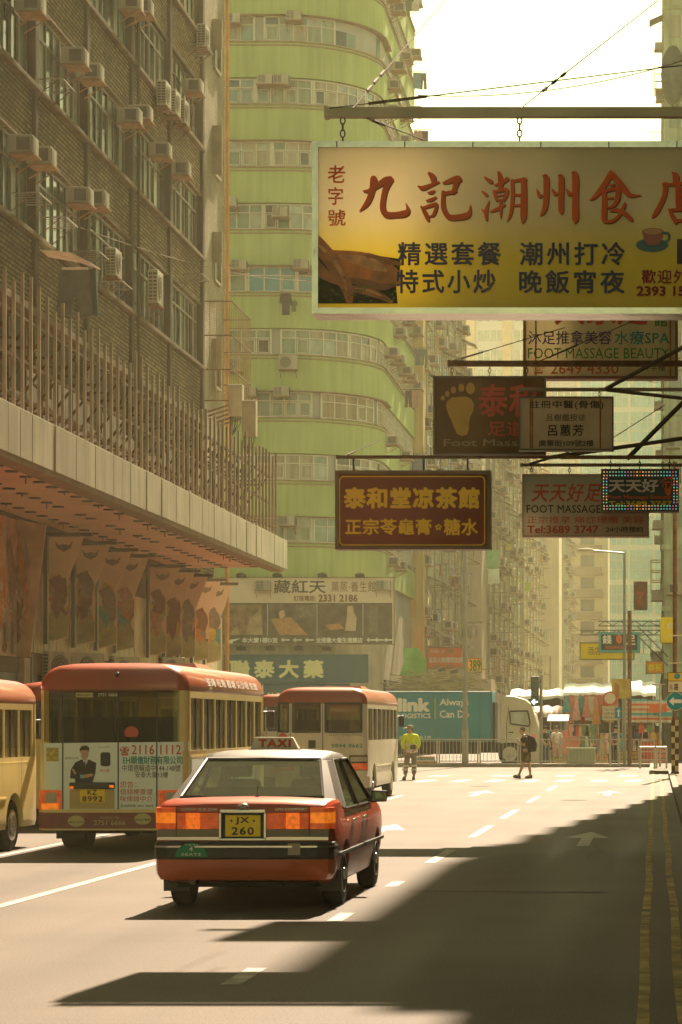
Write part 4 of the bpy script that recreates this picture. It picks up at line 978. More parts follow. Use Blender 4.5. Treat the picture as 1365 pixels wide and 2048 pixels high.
# big restaurant sign
Y = 22.8
zt, zb = P(0, 296, Y)[2], P(0, 608, Y)[2]
face = zramp('restaurant_face', [(0, (.84, .62, .010)), (.3, (.86, .66, .012)), (.45, (.86, .70, .20)), (.62, (.86, .73, .44)), (1, (.84, .72, .42))], zb, zt)
translucent(face, .37)
big = sign_board('restaurant_sign', 'huge cream and yellow restaurant sign with red brush characters and roast duck', 'hanging sign', (625, 283, 1512, 628), Y, .34, face, chrome, fw=.056, lightbox=True)
brush_red = M('brush_red', (.88, .16, .03), rough=.45, var=.1); translucent(brush_red, .3); brush_edge = M('brush_shadow', (.25, .10, .03), rough=.6, var=0); navy = M('navy_print', (.055, .055, .10), rough=.5, var=.1)
BR_A = {'九': [[(105,195,16),(150,188,30),(210,150,40),(270,112,50),(305,112,44)], [(300,108,50),(265,180,42),(248,260,40),(246,325,44),(275,368,50),(340,370,44),(405,360,50),(432,335,32),(415,282,4)], [(178,105,52),(170,170,46),(150,240,42),(120,295,36),(70,345,4)]],
 '記': [[(588,65,26),(615,92,46),(618,130,30)], [(510,160,16),(540,172,34),(600,150,26),(660,127,12)], [(580,207,12),(608,203,26),(630,190,8)], [(568,265,12),(600,258,24),(638,240,14)], [(530,310,16),(555,350,32),(580,408,26)], [(535,320,18),(600,300,26),(642,290,22),(632,340,26),(612,378,20)], [(580,385,14),(632,366,10)],
  [(695,135,18),(740,120,36),(800,100,42),(822,118,18)], [(800,105,44),(780,160,36),(765,205,30)], [(690,215,24),(740,205,28),(785,197,20)], [(693,205,30),(690,270,32),(697,330,38),(735,385,42),(800,388,42),(865,375,44),(888,345,26),(892,295,4)]],
 '潮': [[(1000,95,16),(1045,127,32)], [(980,198,14),(1012,224,24)], [(1032,262,4),(1008,340,28),(1010,405,20)], [(975,330,8),(1003,352,24)], [(1103,62,26),(1115,120,40),(1110,192,26)], [(1070,152,10),(1120,135,26),(1165,105,26)], [(1065,195,18),(1075,230,24),(1085,265,16)], [(1070,202,16),(1130,187,24),(1163,187,24),(1155,225,24),(1135,265,18)], [(1088,232,9),(1145,222,9)], [(1085,262,12),(1140,254,12)], [(1040,345,12),(1090,325,24),(1145,295,16)], [(1115,260,18),(1115,330,22),(1115,395,6)],
  [(1200,118,24),(1203,200,28),(1198,300,26),(1185,370,20),(1160,420,4)], [(1195,122,16),(1250,112,22),(1300,108,20)], [(1285,112,40),(1285,250,46),(1282,380,46),(1275,428,12)], [(1215,220,14),(1265,222,18)], [(1215,300,14),(1265,297,18)]]}
BR_B = {'州': [[(160,98,16),(187,112,50),(188,250,50),(180,350,46),(160,410,34),(133,442,4)], [(108,212,10),(130,268,38),(152,265,16)], [(240,212,10),(262,248,36),(286,250,14)], [(292,95,12),(318,115,50),(315,300,48),(316,395,46),(318,422,18)], [(362,208,10),(388,250,38),(410,250,16)], [(410,70,12),(440,95,55),(440,300,55),(440,460,58),(435,503,12)]],
 '食': [[(748,72,46),(700,160,48),(640,240,42),(592,290,24),(560,305,4)], [(755,85,56),(820,150,50),(880,230,50),(925,266,34),(1015,265,4)], [(735,175,10),(760,178,26),(785,166,8)], [(688,225,40),(692,350,46),(688,465,46),(708,492,30),(765,485,28),(820,440,26),(858,365,28),(870,335,20)], [(690,232,22),(760,212,28),(815,207,36)], [(812,210,46),(805,290,44),(775,350,30),(720,375,12)], [(715,292,12),(765,288,16)], [(740,402,10),(810,395,34),(870,425,38),(922,470,34),(936,486,14)]],
 '店': [[(1280,70,16),(1310,100,58),(1305,172,40)], [(1200,170,26),(1290,170,24),(1450,150,30)], [(1225,170,44),(1213,260,40),(1175,350,40),(1135,420,40),(1100,460,4)], [(1330,195,46),(1335,300,55),(1335,375,46)], [(1335,270,26),(1440,250,22)], [(1250,385,14),(1280,440,40),(1312,500,30)], [(1260,392,24),(1350,387,30),(1440,377,32),(1430,430,36),(1415,480,26)], [(1310,485,26),(1420,478,22)]]}
def brush(mt, dx, dy, lift0):
    m = MB(big.location); m.mat(mt); j = 0
    for dic, sc_, bx in ((BR_A, 3.689, 700), (BR_B, 4.333, 1050)):
        for ch in dic.values():
            for st in ch:
                j += 1; m.ribbon([((u / sc_ + bx + dx), (v / sc_ + 330 + dy), w / sc_) for u, v, w in st], lambda u, v: P(u, v, Y), lift0 + (j % 24) * .0004)
    return m
brush(brush_edge, 1.6, 1.8, .006).build('letter_shadow', brush_edge, big)
brush(brush_red, 0, 0, .018).build('brush_lettering', brush_red, big)
letters(big, Y - .007, [('老', (656, 330, 691, 366), brush_red, .012), ('字', (657, 374, 687, 410), brush_red, .012), ('號', (656, 419, 692, 452), brush_red, .012), ('歡迎外賣', (1284, 539, 1408, 567), M('maroon_print', (.28, .05, .06), var=0), .015, 1.15), ('2393 1544', (1274, 572, 1402, 592), M('maroon_print', (.28, .05, .06), var=0), .03)])
letters(big, Y - .006, [('精選套餐', (796, 484, 1003, 531), navy, .02, 1.22), ('潮州打冷', (1040, 484, 1251, 531), navy, .02, 1.22), ('特式小炒', (793, 539, 992, 587), navy, .02, 1.22), ('晚飯宵夜', (1039, 540, 1250, 587), navy, .02, 1.22)])
m = MB(big.location)
m.mat(M('garnish_dark', (.055, .055, .025), var=.6, scale=14)); ppoly(m, [(637, 480), (660, 500), (690, 540), (740, 560), (760, 512), (802, 518), (800, 545), (792, 560), (796, 607), (637, 607)], .008)
def stroke(pts, l): m.ribbon(pts, lambda u, v: (max(P(u, v, Y)[0], P(637.5, 0, Y)[0]), Y, max(P(u, v, Y)[2], P(0, 606.5, Y)[2])), l, sub=6)
m.mat(translucent(M('roast_skin', (.58, .19, .035), rough=.35, var=.35, scale=9), .15)); stroke([(662, 512, 26), (705, 530, 58), (752, 545, 66), (786, 556, 42), (798, 562, 16)], .010)
m.mat(translucent(M('roast_skin_dark', (.33, .095, .02), rough=.35, var=.35, scale=9), .1)); stroke([(690, 556, 6), (725, 566, 16), (765, 574, 14), (792, 570, 5)], .0115); stroke([(704, 516, 3), (742, 516, 7), (778, 528, 3)], .0117)
m.mat(translucent(M('roast_skin_mid', (.50, .15, .03), rough=.35, var=.35, scale=9), .15)); stroke([(628, 484, 34), (655, 510, 30), (680, 545, 30), (696, 580, 22), (700, 604, 14)], .0125); stroke([(628, 530, 26), (655, 552, 20), (686, 568, 10)], .0128)
stroke([(738, 512, 12), (768, 521, 13), (792, 526, 9), (803, 529, 5)], .013); stroke([(700, 576, 12), (738, 584, 15), (766, 594, 12), (784, 604, 6)], .0132)
m.mat(translucent(M('roast_skin_light', (.74, .34, .09), rough=.3, var=.35, scale=12), .2)); stroke([(680, 512, 5), (715, 520, 20), (750, 530, 22), (772, 541, 8)], .0142); stroke([(640, 492, 5), (664, 515, 9), (684, 548, 7), (694, 580, 4)], .0143); stroke([(712, 577, 2), (740, 582, 5), (764, 592, 2)], .0144)
m.mat(M('herb_green', (.14, .16, .04), var=.6, scale=20))
for q in range(26): px, py = rnd.uniform(640, 790), rnd.uniform(572, 604); ppoly(m, [(px, py), (px + rnd.uniform(3, 9), py - rnd.uniform(2, 6)), (px + rnd.uniform(4, 12), py + rnd.uniform(0, 4))], .0155 + q * .0001)
def oval(cx, cy_, rx, ry, l): ppoly(m, [(cx + rx * math.cos(math.pi * k / 14), cy_ + ry * math.sin(math.pi * k / 14)) for k in range(28)], l)
m.mat(M('cup_teal', (.03, .09, .09), rough=.3)); oval(1305, 490, 32, 14, .008); ppoly(m, [(1274, 484), (1336, 484), (1330, 492), (1280, 492)], .0082); stroke([(1326, 466, 5), (1338, 468, 6), (1338, 480, 5), (1328, 484, 4)], .0085)
m.mat(M('cup_dark', (.02, .05, .05), rough=.3)); oval(1305, 487, 22, 7, .0095)
m.mat(M('cup_red', (.34, .06, .03), rough=.3)); ppoly(m, [(1285, 464), (1329, 464), (1325, 480), (1316, 490), (1298, 490), (1289, 480)], .010); oval(1307, 464, 22, 8, .0105)
m.mat(M('cup_rim', (.60, .34, .18))); oval(1307, 463, 19, 6, .012)
m.mat(M('photo_dark')if 0 else pb); prect(m, (1355, 478, 1440, 528), .008)
m.build('food_picture', None, big)
m = MB(big.location); a, b = P(630, 612, Y), P(1512, 284, Y)
for k in range(7): x = a[0] + k * .62; m.box(x, x + .012, Y - .034, Y + .3, a[2] - .07, a[2] - .066); m.box(x + .2, x + .21, Y - .036, Y - .03, b[2] - .05, b[2])
m.build('frame_joint', trim, big)
for px in (686, 1040, 1440): chain(big, px, 234, 286, Y + .17)
hang_beam('long pale square beam carrying the huge restaurant sign', 652, 225, Y + .17, .088, stays=[((706, 216, Y), (925, -40, 30), .006), ((660, 216, Y), (1365, 130, Y + 4), .006), ((1042, 216, Y), (1330, -10, 34), .006), ((735, 236, Y), (850, 280, Y + 3), .008)], mt=M('pale_beam', (.62, .54, .34), rough=.5, var=.25, scale=2))
# tea house sign
Y = 39.5
brown = translucent(M('tea_brown', (.155, .034, .012), rough=.6, var=.10, spec=.2), .10); gold = M('gold_letter', (.90, .63, .02), rough=.5, var=.08)
tea = sign_board('tea_house_sign', 'dark brown sign with gold characters and a gold border over the taxi', 'hanging sign', (671, 941, 982, 1099), Y, .26, brown, M('brown_frame', (.15, .085, .05), rough=.4, var=.3), fw=.055, lightbox=True)
letters(tea, Y, [('泰和堂凉茶館', (688, 974, 960, 1018), gold, .04, 1.1), ('正宗苓龜膏', (691, 1037, 864, 1070), gold, .025, 1.06), ('糖水', (888, 1037, 957, 1071), gold, .025, 1.06), ('✿', (871, 1048, 884, 1060), gold, 0)])
m = MB(tea.location); pts = []
for cx, cy_, t0 in ((962, 961, -90), (962, 1082, 0), (688, 1082, 90), (688, 961, 180)):
    for k in range(5): t = R(t0 + k * 22.5); pts.append((cx + 8 * math.cos(t), cy_ + 8 * math.sin(t)))
m.tube([(P(x, y, Y)[0], Y - .008, P(x, y, Y)[2]) for x, y in pts + pts[:1]], .011, 5); m.build('border', gold, tea)
hang_beam('thin rusty beam above the dark brown tea house sign', 674, 914, Y + .13, .05, stays=[((690, 912, Y), (760, 880, Y + 3), .008)], mt=rust)
m = MB(tea.location)
for px in (708, 848, 936): a, b = P(px, 914, Y + .13), P(px, 944, Y + .13); m.cyl(a, b, .016, 6)
m.build('hanger_rod', darkst, tea)
# brown foot sign
Y = 40.7
fsn = sign_board('foot_massage_sign', 'faded brown sign with a big tan footprint and red characters', 'hanging sign', (867, 752, 1092, 910), Y, .24, M('faded_brown', (.17, .095, .03), spec=.2, rough=.6, var=.2, scale=2, streak=.3), M('dull_frame', (.16, .13, .09), rough=.5, var=.3), fw=.03)
m = MB(fsn.location); foot(m, (882, 765, 953, 872), Y, .008); m.build('footprint', M('tan_print', (.52, .36, .08), var=.1), fsn)
letters(fsn, Y, [('Foot Massage', (888, 878, 1084, 897), M('tan_print_pale', (.33, .27, .15), var=.2), .01), ('泰和', (957, 768, 1074, 834), red_ink, .02, 1.05), ('足道', (976, 842, 1050, 872), red_ink, .01)])
for px in (905, 980, 1054): chain(fsn, px, 728, 754, Y + .12)
hang_beam('heavy brown beam above the faded footprint sign', 897, 727, Y + .12, .09, stays=[((905, 722, Y), (1130, 655, Y + 2), .008), ((1080, 722, Y), (1365, 600, Y + 2), .008)], mt=rust)
# white doctor sign
Y = 40.0
doc = sign_board('doctor_sign', 'small off white sign with black characters and two rust streaked bands', 'hanging sign', (1038, 793, 1228, 901), Y, .2, translucent(M('offwhite_face', (.62, .52, .34), rough=.4, var=.12, scale=3, streak=.12), .3), M('dull_frame', (.16, .13, .09)), fw=.025, lightbox=True)
letters(doc, Y, [('註冊中醫(骨傷)', (1060, 801, 1208, 819), ink, .008, 1.08), ('呂樹鑑授徒', (1094, 828, 1172, 842), ink, .0, 1.1), ('呂蕙芳', (1097, 849, 1168, 872), ink, .012, 1.2), ('廣華街109號2樓', (1078, 880, 1188, 893), ink, .008)])
m = MB(doc.location)
for px in (1060, 1064, 1200): a, b = P(px, 897, Y), P(px + 3, 797, Y); m.box(a[0], b[0], Y - .006, Y, a[2], b[2])
m.build('rust_band', M('rust_stain', (.36, .19, .05), var=.4, scale=5, streak=.3), doc)
for px in (1066, 1200): chain(doc, px, 780, 796, Y + .1)
hang_beam('thin grey beam with a long diagonal strut above the off white doctor sign', 1038, 779, Y + .1, .055, stays=[((1212, 778, Y), (1375, 690, Y), .035), ((1215, 780, Y), (1370, 797, Y), .03)])
# spa sign behind the big one
Y = 43.0
for n_ in ('spa_face', 'offwhite_face'): pass
spa = sign_board('spa_sign', 'pale sign with purple and green spa lettering half hidden behind the huge sign', 'hanging sign', (1047, 560, 1357, 758), Y, .25, translucent(M('spa_face', (.58, .51, .29), rough=.4, var=.14, scale=1, streak=.2), .3), M('red_brown_frame', (.22, .085, .045), rough=.5, var=.3), fw=.05, lightbox=True)
purple = M('purple_print', (.10, .07, .18), var=0); tealp = M('teal_print', (.04, .24, .22), var=0); greenp = M('green_print', (.04, .22, .05), var=0)
letters(spa, Y, [('沐足推拿美容', (1057, 661, 1224, 689), purple, .008, 1.05), ('水療SPA', (1230, 661, 1340, 689), tealp, .008, 1.02), ('FOOT MASSAGE BEAUTY', (1057, 696, 1339, 717), greenp, .0), ('2649 4330', (1102, 726, 1238, 748), red_ink, .005), ('1字樓', (1296, 728, 1332, 742), ink, 0), ('館', (1309, 630, 1336, 653), greenp, .012), ('大家足', (1110, 585, 1296, 650), red_ink, .02), ('☎', (1064, 726, 1090, 748), red_ink, 0)])
m = MB(spa.location)
for px in (1071, 1340): a, b = P(px, 753, Y), P(px + 3, 565, Y); m.box(a[0], b[0], Y - .03, Y - .004, a[2], b[2])
m.build('lamp_tube', M('rust_stain', (.36, .19, .05)), spa)
hang_beam('upper brown beam carrying the pale spa sign', 1040, 548, Y + .1, .1)
# grey foot massage sign
Y = 40.5
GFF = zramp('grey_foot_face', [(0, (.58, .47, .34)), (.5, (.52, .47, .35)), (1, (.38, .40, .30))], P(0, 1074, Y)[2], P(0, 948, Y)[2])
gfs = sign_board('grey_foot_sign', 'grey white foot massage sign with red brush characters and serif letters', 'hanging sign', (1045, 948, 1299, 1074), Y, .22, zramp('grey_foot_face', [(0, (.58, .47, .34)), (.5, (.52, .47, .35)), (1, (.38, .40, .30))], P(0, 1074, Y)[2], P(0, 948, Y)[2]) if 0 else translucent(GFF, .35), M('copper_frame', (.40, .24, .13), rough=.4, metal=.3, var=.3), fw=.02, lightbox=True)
letters(gfs, Y, [('天天好足', (1063, 966, 1200, 1004), red_ink, .015, 1.12, .2), ('FOOT MASSAGE', (1054, 1010, 1202, 1026), ink, .01, 1.06), ('正宗推拿 痛症理療 美容', (1055, 1032, 1288, 1047), red_ink, .0), ('Tel:3689 3747', (1055, 1051, 1198, 1067), red_ink, .02), ('24小時預約', (1213, 1053, 1287, 1065), ink, .01)])
hang_beam('brown beam above the grey white foot massage sign', 1043, 930, Y + .11, .05, stays=[((1060, 928, Y), (1140, 905, Y), .02), ((1255, 918, Y), (1372, 800, Y), .04), ((1100, 915, Y), (1372, 876, Y), .035), ((1180, 905, Y), (1330, 810, Y + 2), .008)])
for px in (1064, 1140, 1240): chain(gfs, px, 931, 950, Y + .11)
# LED sign
Y = 40.0
led = sign_board('bulb_sign', 'black sign edged with coloured bulbs and an orange footprint', 'hanging sign', (1203, 938, 1359, 1024), Y, .2, M('led_black', (.03, .04, .035), rough=.4, var=.2), M('dull_frame', (.16, .13, .09)), fw=.02)
letters(led, Y, [('天天好', (1218, 958, 1318, 985), M('led_white', (.62, .58, .48), var=0), .03), ('Foot Massage Beauty', (1216, 990, 1343, 1000), M('orange_print', (.60, .15, .05), var=0), .02), ('Tel:3689 3747', (1218, 1002, 1345, 1013), M('yellow_print', (.62, .50, .05), var=0), .035), ])
m = MB(led.location); foot(m, (1322, 952, 1348, 992), Y, .008); m.build('footprint', M('orange_print', (.60, .15, .05)), led)
letters(led, Y - .004, [('1F', (1328, 966, 1343, 978), M('led_black2', (.05, .05, .05), var=0), .02)])
bc_ = [M('bulb_' + n_, c_, rough=.3, var=0, emit=.3) for n_, c_ in (('red', (.6, .08, .04)), ('green', (.10, .5, .16)), ('yellow', (.6, .5, .08)), ('blue', (.12, .30, .5)), ('pink', (.55, .2, .3)))]
m = MB(led.location); q = 0
for row in (944, 951, 1012, 1018):
    for px in range(1209, 1356, 6): m.mat(bc_[(q * 7 + px // 18) % 5]); q += 1; p = P(px, row, Y); m.lathe([(.012, -.004), (.010, -.016)], (p[0], Y, p[2]), 'y', 6)
for col in (1208, 1214, 1349, 1355):
    for py in range(957, 1010, 6): m.mat(bc_[(q * 3 + py // 20) % 5]); q += 1; p = P(col, py, Y); m.lathe([(.012, -.004), (.010, -.016)], (p[0], Y, p[2]), 'y', 6)
m.build('bulb', None, led)['kind'] = 'stuff'
for px in (1222, 1280, 1340): chain(led, px, 917, 940, Y + .1)
hang_beam('dark beam above the bulb edged sign', 1125, 915, Y + .1, .05)
# unseen sign and beam, added above the frame to shade the road
Y = 34.0
t = thing('high_sign', 'plain panel hung high above the restaurant sign', 'hanging sign', (-2, Y, 12.2))
m = MB(t.location); m.box(-2.25, .6, Y, Y + .3, 12.1, 13.9); m.build('panel', brown, t)
hang_beam('high beam over the street above the picture', 930, -180, Y + .15, .1)
# far signs beyond the junction
ored = M('orange_red_board', (.62, .14, .05), var=.15); yb = M('yellow_board', (.70, .50, .02), var=.1); orb = M('orange_board', (.55, .22, .02), var=.1)
def far_sign(name, label, px, Y, face, rows, beam=None):
    t = sign_board(name, label, 'hanging sign', px, Y, .3, face, M('dull_frame', (.16, .13, .09)), fw=.05); letters(t, Y, rows); return t
far_sign('yellow_shop_sign', 'wide yellow hanging sign half behind the black and teal one', (1160, 1285, 1270, 1320), 122, yb, [('酒店', (1176, 1294, 1202, 1310), M('brown_ink', (.16, .09, .05)), 0)])
t = far_sign('bordered_shop_sign', 'black hanging sign with teal border and a red zero', (1198, 1264, 1281, 1306), 118, M('board_black', (.06, .055, .05), var=.2), [('錢', (1206, 1270, 1224, 1288), white_ink, .02), ('足', (1253, 1270, 1272, 1290), white_ink, .02), ('0', (1233, 1268, 1245, 1288), M('orange_print', (.60, .15, .05)), .08), ('RESIDENCE', (1212, 1292, 1246, 1298), M('orange_print', (.60, .15, .05)), .01)])
m = MB(t.location); Y = 118; a, b = P(1199, 1305, Y), P(1280, 1265, Y)
for q in ((a[0], b[0], b[2] - .1, b[2]), (a[0], b[0], a[2], a[2] + .1), (a[0], a[0] + .1, a[2] + .1, b[2] - .1), (b[0] - .1, b[0], a[2] + .1, b[2] - .1)): m.box(q[0], q[1], Y - .05, Y - .031, q[2], q[3])
m.build('teal_border', M('teal_border', (.08, .30, .30)), t)
far_sign('red_brown_sign', 'red brown upright hanging sign before the glass tower', (1268, 1163, 1296, 1220), 126, M('red_brown_board', (.26, .10, .05), var=.3), [('7', (1274, 1184, 1290, 1206), red_ink, .02)])
far_sign('orange_sign', 'small orange hanging sign with yellow characters', (1292, 1322, 1329, 1348), 116, orb, [('恭祝', (1297, 1328, 1324, 1343), M('yellow_print', (.62, .50, .05)), .02)])
far_sign('red_white_sign', 'red sign with white characters left of the centre lamp post', (855, 1294, 930, 1338), 138, ored, [('深圳第一家', (860, 1299, 890, 1307), white_ink, 0), ('自助火鍋燒烤放題', (859, 1314, 926, 1326), white_ink, .02), ('OO', (895, 1297, 906, 1307), greenp, .03), ('☎ 2388', (866, 1329, 910, 1335), tealp, 0)])
far_sign('number_sign', 'yellow sign reading 389 right of the centre lamp post', (935, 1316, 964, 1346), 139, M('yellow_sign_face', (.78, .52, .04), var=.1), [('389', (939, 1319, 962, 1343), greenp, .03)])
p = P(1322, 1286, 117); b = P(1355, 1235, 117); t = thing('yellow_box_sign', 'yellow box sign projecting from the right corner tenement', 'hanging sign', (p[0], 117, p[2]))
m = MB(t.location); m.box(p[0], b[0], 117, 118.4, p[2], b[2]); m.build('box', yb, t, bevel=.05)
m = MB(t.location); m.ptext('白', (1336, 1246, 1348, 1257), 117, .01, lift=.01); m.build('lettering', white_ink, t)
for i, (px0, py, Y) in enumerate(((1160, 1265, 118.3), (1197, 1247, 119.5))):
    a = P(px0, py, Y); t = thing('sign_truss', ['long lattice arm above the yellow hanging sign', 'upper thin lattice arm before the glass tower'][i], 'truss', (.5, Y, a[2])); m = MB(t.location)
    m.bar((a[0], Y, a[2] + .1), (.9, Y, a[2] + .1), .05); m.bar((a[0], Y, a[2] - .12), (.9, Y, a[2] - .12), .05); x = a[0]; f = 1
    while x < .5: m.bar((x, Y, a[2] - .11 * f), (x + .35, Y, a[2] + .11 * f), .035); x += .35; f = -f
    m.build('lattice', darkst, t)
    m = MB(t.location); m.bar((-.9, Y, a[2] - .1), (.6, Y, a[2] - 1.6), .05); m.build('strut', darkst, t)
cable((P(835, 190, 60), P(1375, 118, 60)), .012, 'thin cable across the white sky', M('dark_wire', (.10, .08, .055)), .3)
# ================================================================ VEHICLES (local: rear at y=0, x to the right, z up)
tyre = M('tyre_rubber', (.025, .023, .021), rough=.85, var=.25, scale=8)
hub = M('hub_steel', (.40, .38, .33), rough=.35, metal=.7, var=.2, scale=10)
blackp = M('black_plastic', (.022, .021, .02), rough=.45, var=.2, scale=6)
under = M('underbody', (.022, .02, .017), rough=.9, var=.3)
chromec = M('car_chrome', (.60, .58, .52), rough=.15, metal=1, var=.1)
plate_y = M('plate_yellow', (.88, .62, .015), rough=.4, var=.06)
amber = M('amber_lens', (.85, .20, .012), rough=.25, var=.3, scale=18, spec=.4, emit=.16); redlens = M('red_lens', (.74, .10, .014), rough=.25, var=.3, scale=18, spec=.4, emit=.06); clearlens = M('clear_lens', (.42, .38, .30), rough=.15, var=.15, scale=14)
amber_hot = M('amber_bulb_lens', (.76, .14, .01), rough=.25, var=.35, scale=30, emit=.2)
seatm = M('seat_fabric', (.045, .055, .055), rough=.9, var=.3, scale=5)
car_gl = glass('car_glass', (.40, .47, .36), .3, pale_sheen=.03); bus_gl = glass('bus_glass', (.70, .72, .60), .35, pale_sheen=.28); dark_gl = glass('dark_bus_glass', (.58, .60, .48), .4)
def wheel(par, x, y, r, w_, side, dish=.04):
    m = MB(); s = side
    m.lathe([(r * .62, -w_ / 2), (r * .93, -w_ / 2), (r, -w_ * .36), (r, w_ * .36), (r * .93, w_ / 2), (r * .62, w_ / 2)], (x, y, r), 'x', 28); wh = m.build('wheel', tyre, par, smooth=40)
    m = MB(); xo = x + s * w_ / 2
    m.lathe([(r * .63, -s * .01), (r * .6, s * .005), (r * .45, -s * dish), (r * .2, -s * dish * .4), (r * .18, s * .02), (.01, s * .025)], (xo, y, r), 'x', 24)
    for k in range(8): a = k * math.pi / 4; m.cyl((xo - s * dish, y + r * .33 * math.cos(a), r + r * .33 * math.sin(a)), (xo - s * dish * .2, y + r * .33 * math.cos(a), r + r * .33 * math.sin(a)), r * .05, 6)
    m.build('rim', hub, wh, smooth=40)
def arch_cut(ob, par, ys, r, W_, zc=None):
    cs = []
    for y in ys:
        m = MB(); m.cyl((-W_ - .2, y, zc or r * .86), (-W_ + .26, y, zc or r * .86), r, 28); m.cyl((W_ - .26, y, zc or r * .86), (W_ + .2, y, zc or r * .86), r, 28); c = m.build('cutter', under); c.parent = par; cs.append(c)
    return cut(ob, cs)
# ---------------------------------------------------------------- taxi
taxi_red = M('taxi_red', (.33, .045, .015), rough=.3, var=.12, scale=1.5, coat=.12, spec=.35)
taxi_silver = M('taxi_silver', (.10, .092, .078), rough=.42, var=.05, spec=.25)
taxi = thing('taxi', 'red taxi with silver roof and glowing amber tail lamps driving in the middle lane', 'taxi', (-3.86, 23.3, 0)); T = taxi
def sec(y, w, zb, zt, crown=.02):
    h = [(w * .84, zb), (w * .94, zb + .05), (w * .985, .44), (w, .60), (w, .72), (w * .992, .80), (w * .965, zt - .045), (w * .93, zt - .01), (w * .86, zt), (w * .45, zt + crown * .8)]
    return [(x, y, z) for x, z in h] + [(0, y, zt + crown)] + [(-x, y, z) for x, z in reversed(h)] + [(0, y, zb)]
m = MB(); m.loft([sec(.095, .79, .33, .985), sec(.12, .812, .30, 1.005), sec(.20, .832, .28, 1.03), sec(.5, .845, .24, 1.045), sec(.82, .8475, .2, 1.05), sec(1.15, .8475, .19, .925), sec(3.25, .8475, .19, .945, .0), sec(3.42, .845, .19, .985), sec(3.9, .842, .2, .965), sec(4.35, .83, .22, .91), sec(4.6, .80, .27, .85), sec(4.68, .74, .32, .76)])
body = m.build('body', taxi_red, T); arch_cut(body, T, (1.06, 3.845), .345, .84, .30)
md = body.modifiers.new('edge', 'BEVEL'); md.width = .012; md.segments = 2; md.limit_method = 'ANGLE'; md.angle_limit = R(28)
m = MB(); m.mat(under)
m.box(-.66, .66, .35, 4.4, .215, .26); m.box(-.62, .62, .62, 1.5, .2, .62); m.box(-.62, .62, 3.4, 4.3, .2, .62); m.cyl((-.6, 1.06, .3), (.6, 1.06, .3), .06, 8); m.box(-.2, .35, .25, .55, .22, .33)
m.build('underbody', None, T)
m = MB(); m.cyl((-.47, .06, .29), (-.47, .6, .29), .035, 10); m.build('exhaust_pipe', rust, T)
for x in (-.73, .73):
    m = MB(); m.box(x - .12, x + .12, .62, .645, .16, .36); m.build('mud_flap', blackp, T)
for x, y in ((-.73, 1.06), (.73, 1.06), (-.73, 3.845), (.73, 3.845)): wheel(T, x, y, .305, .185, 1 if x > 0 else -1)
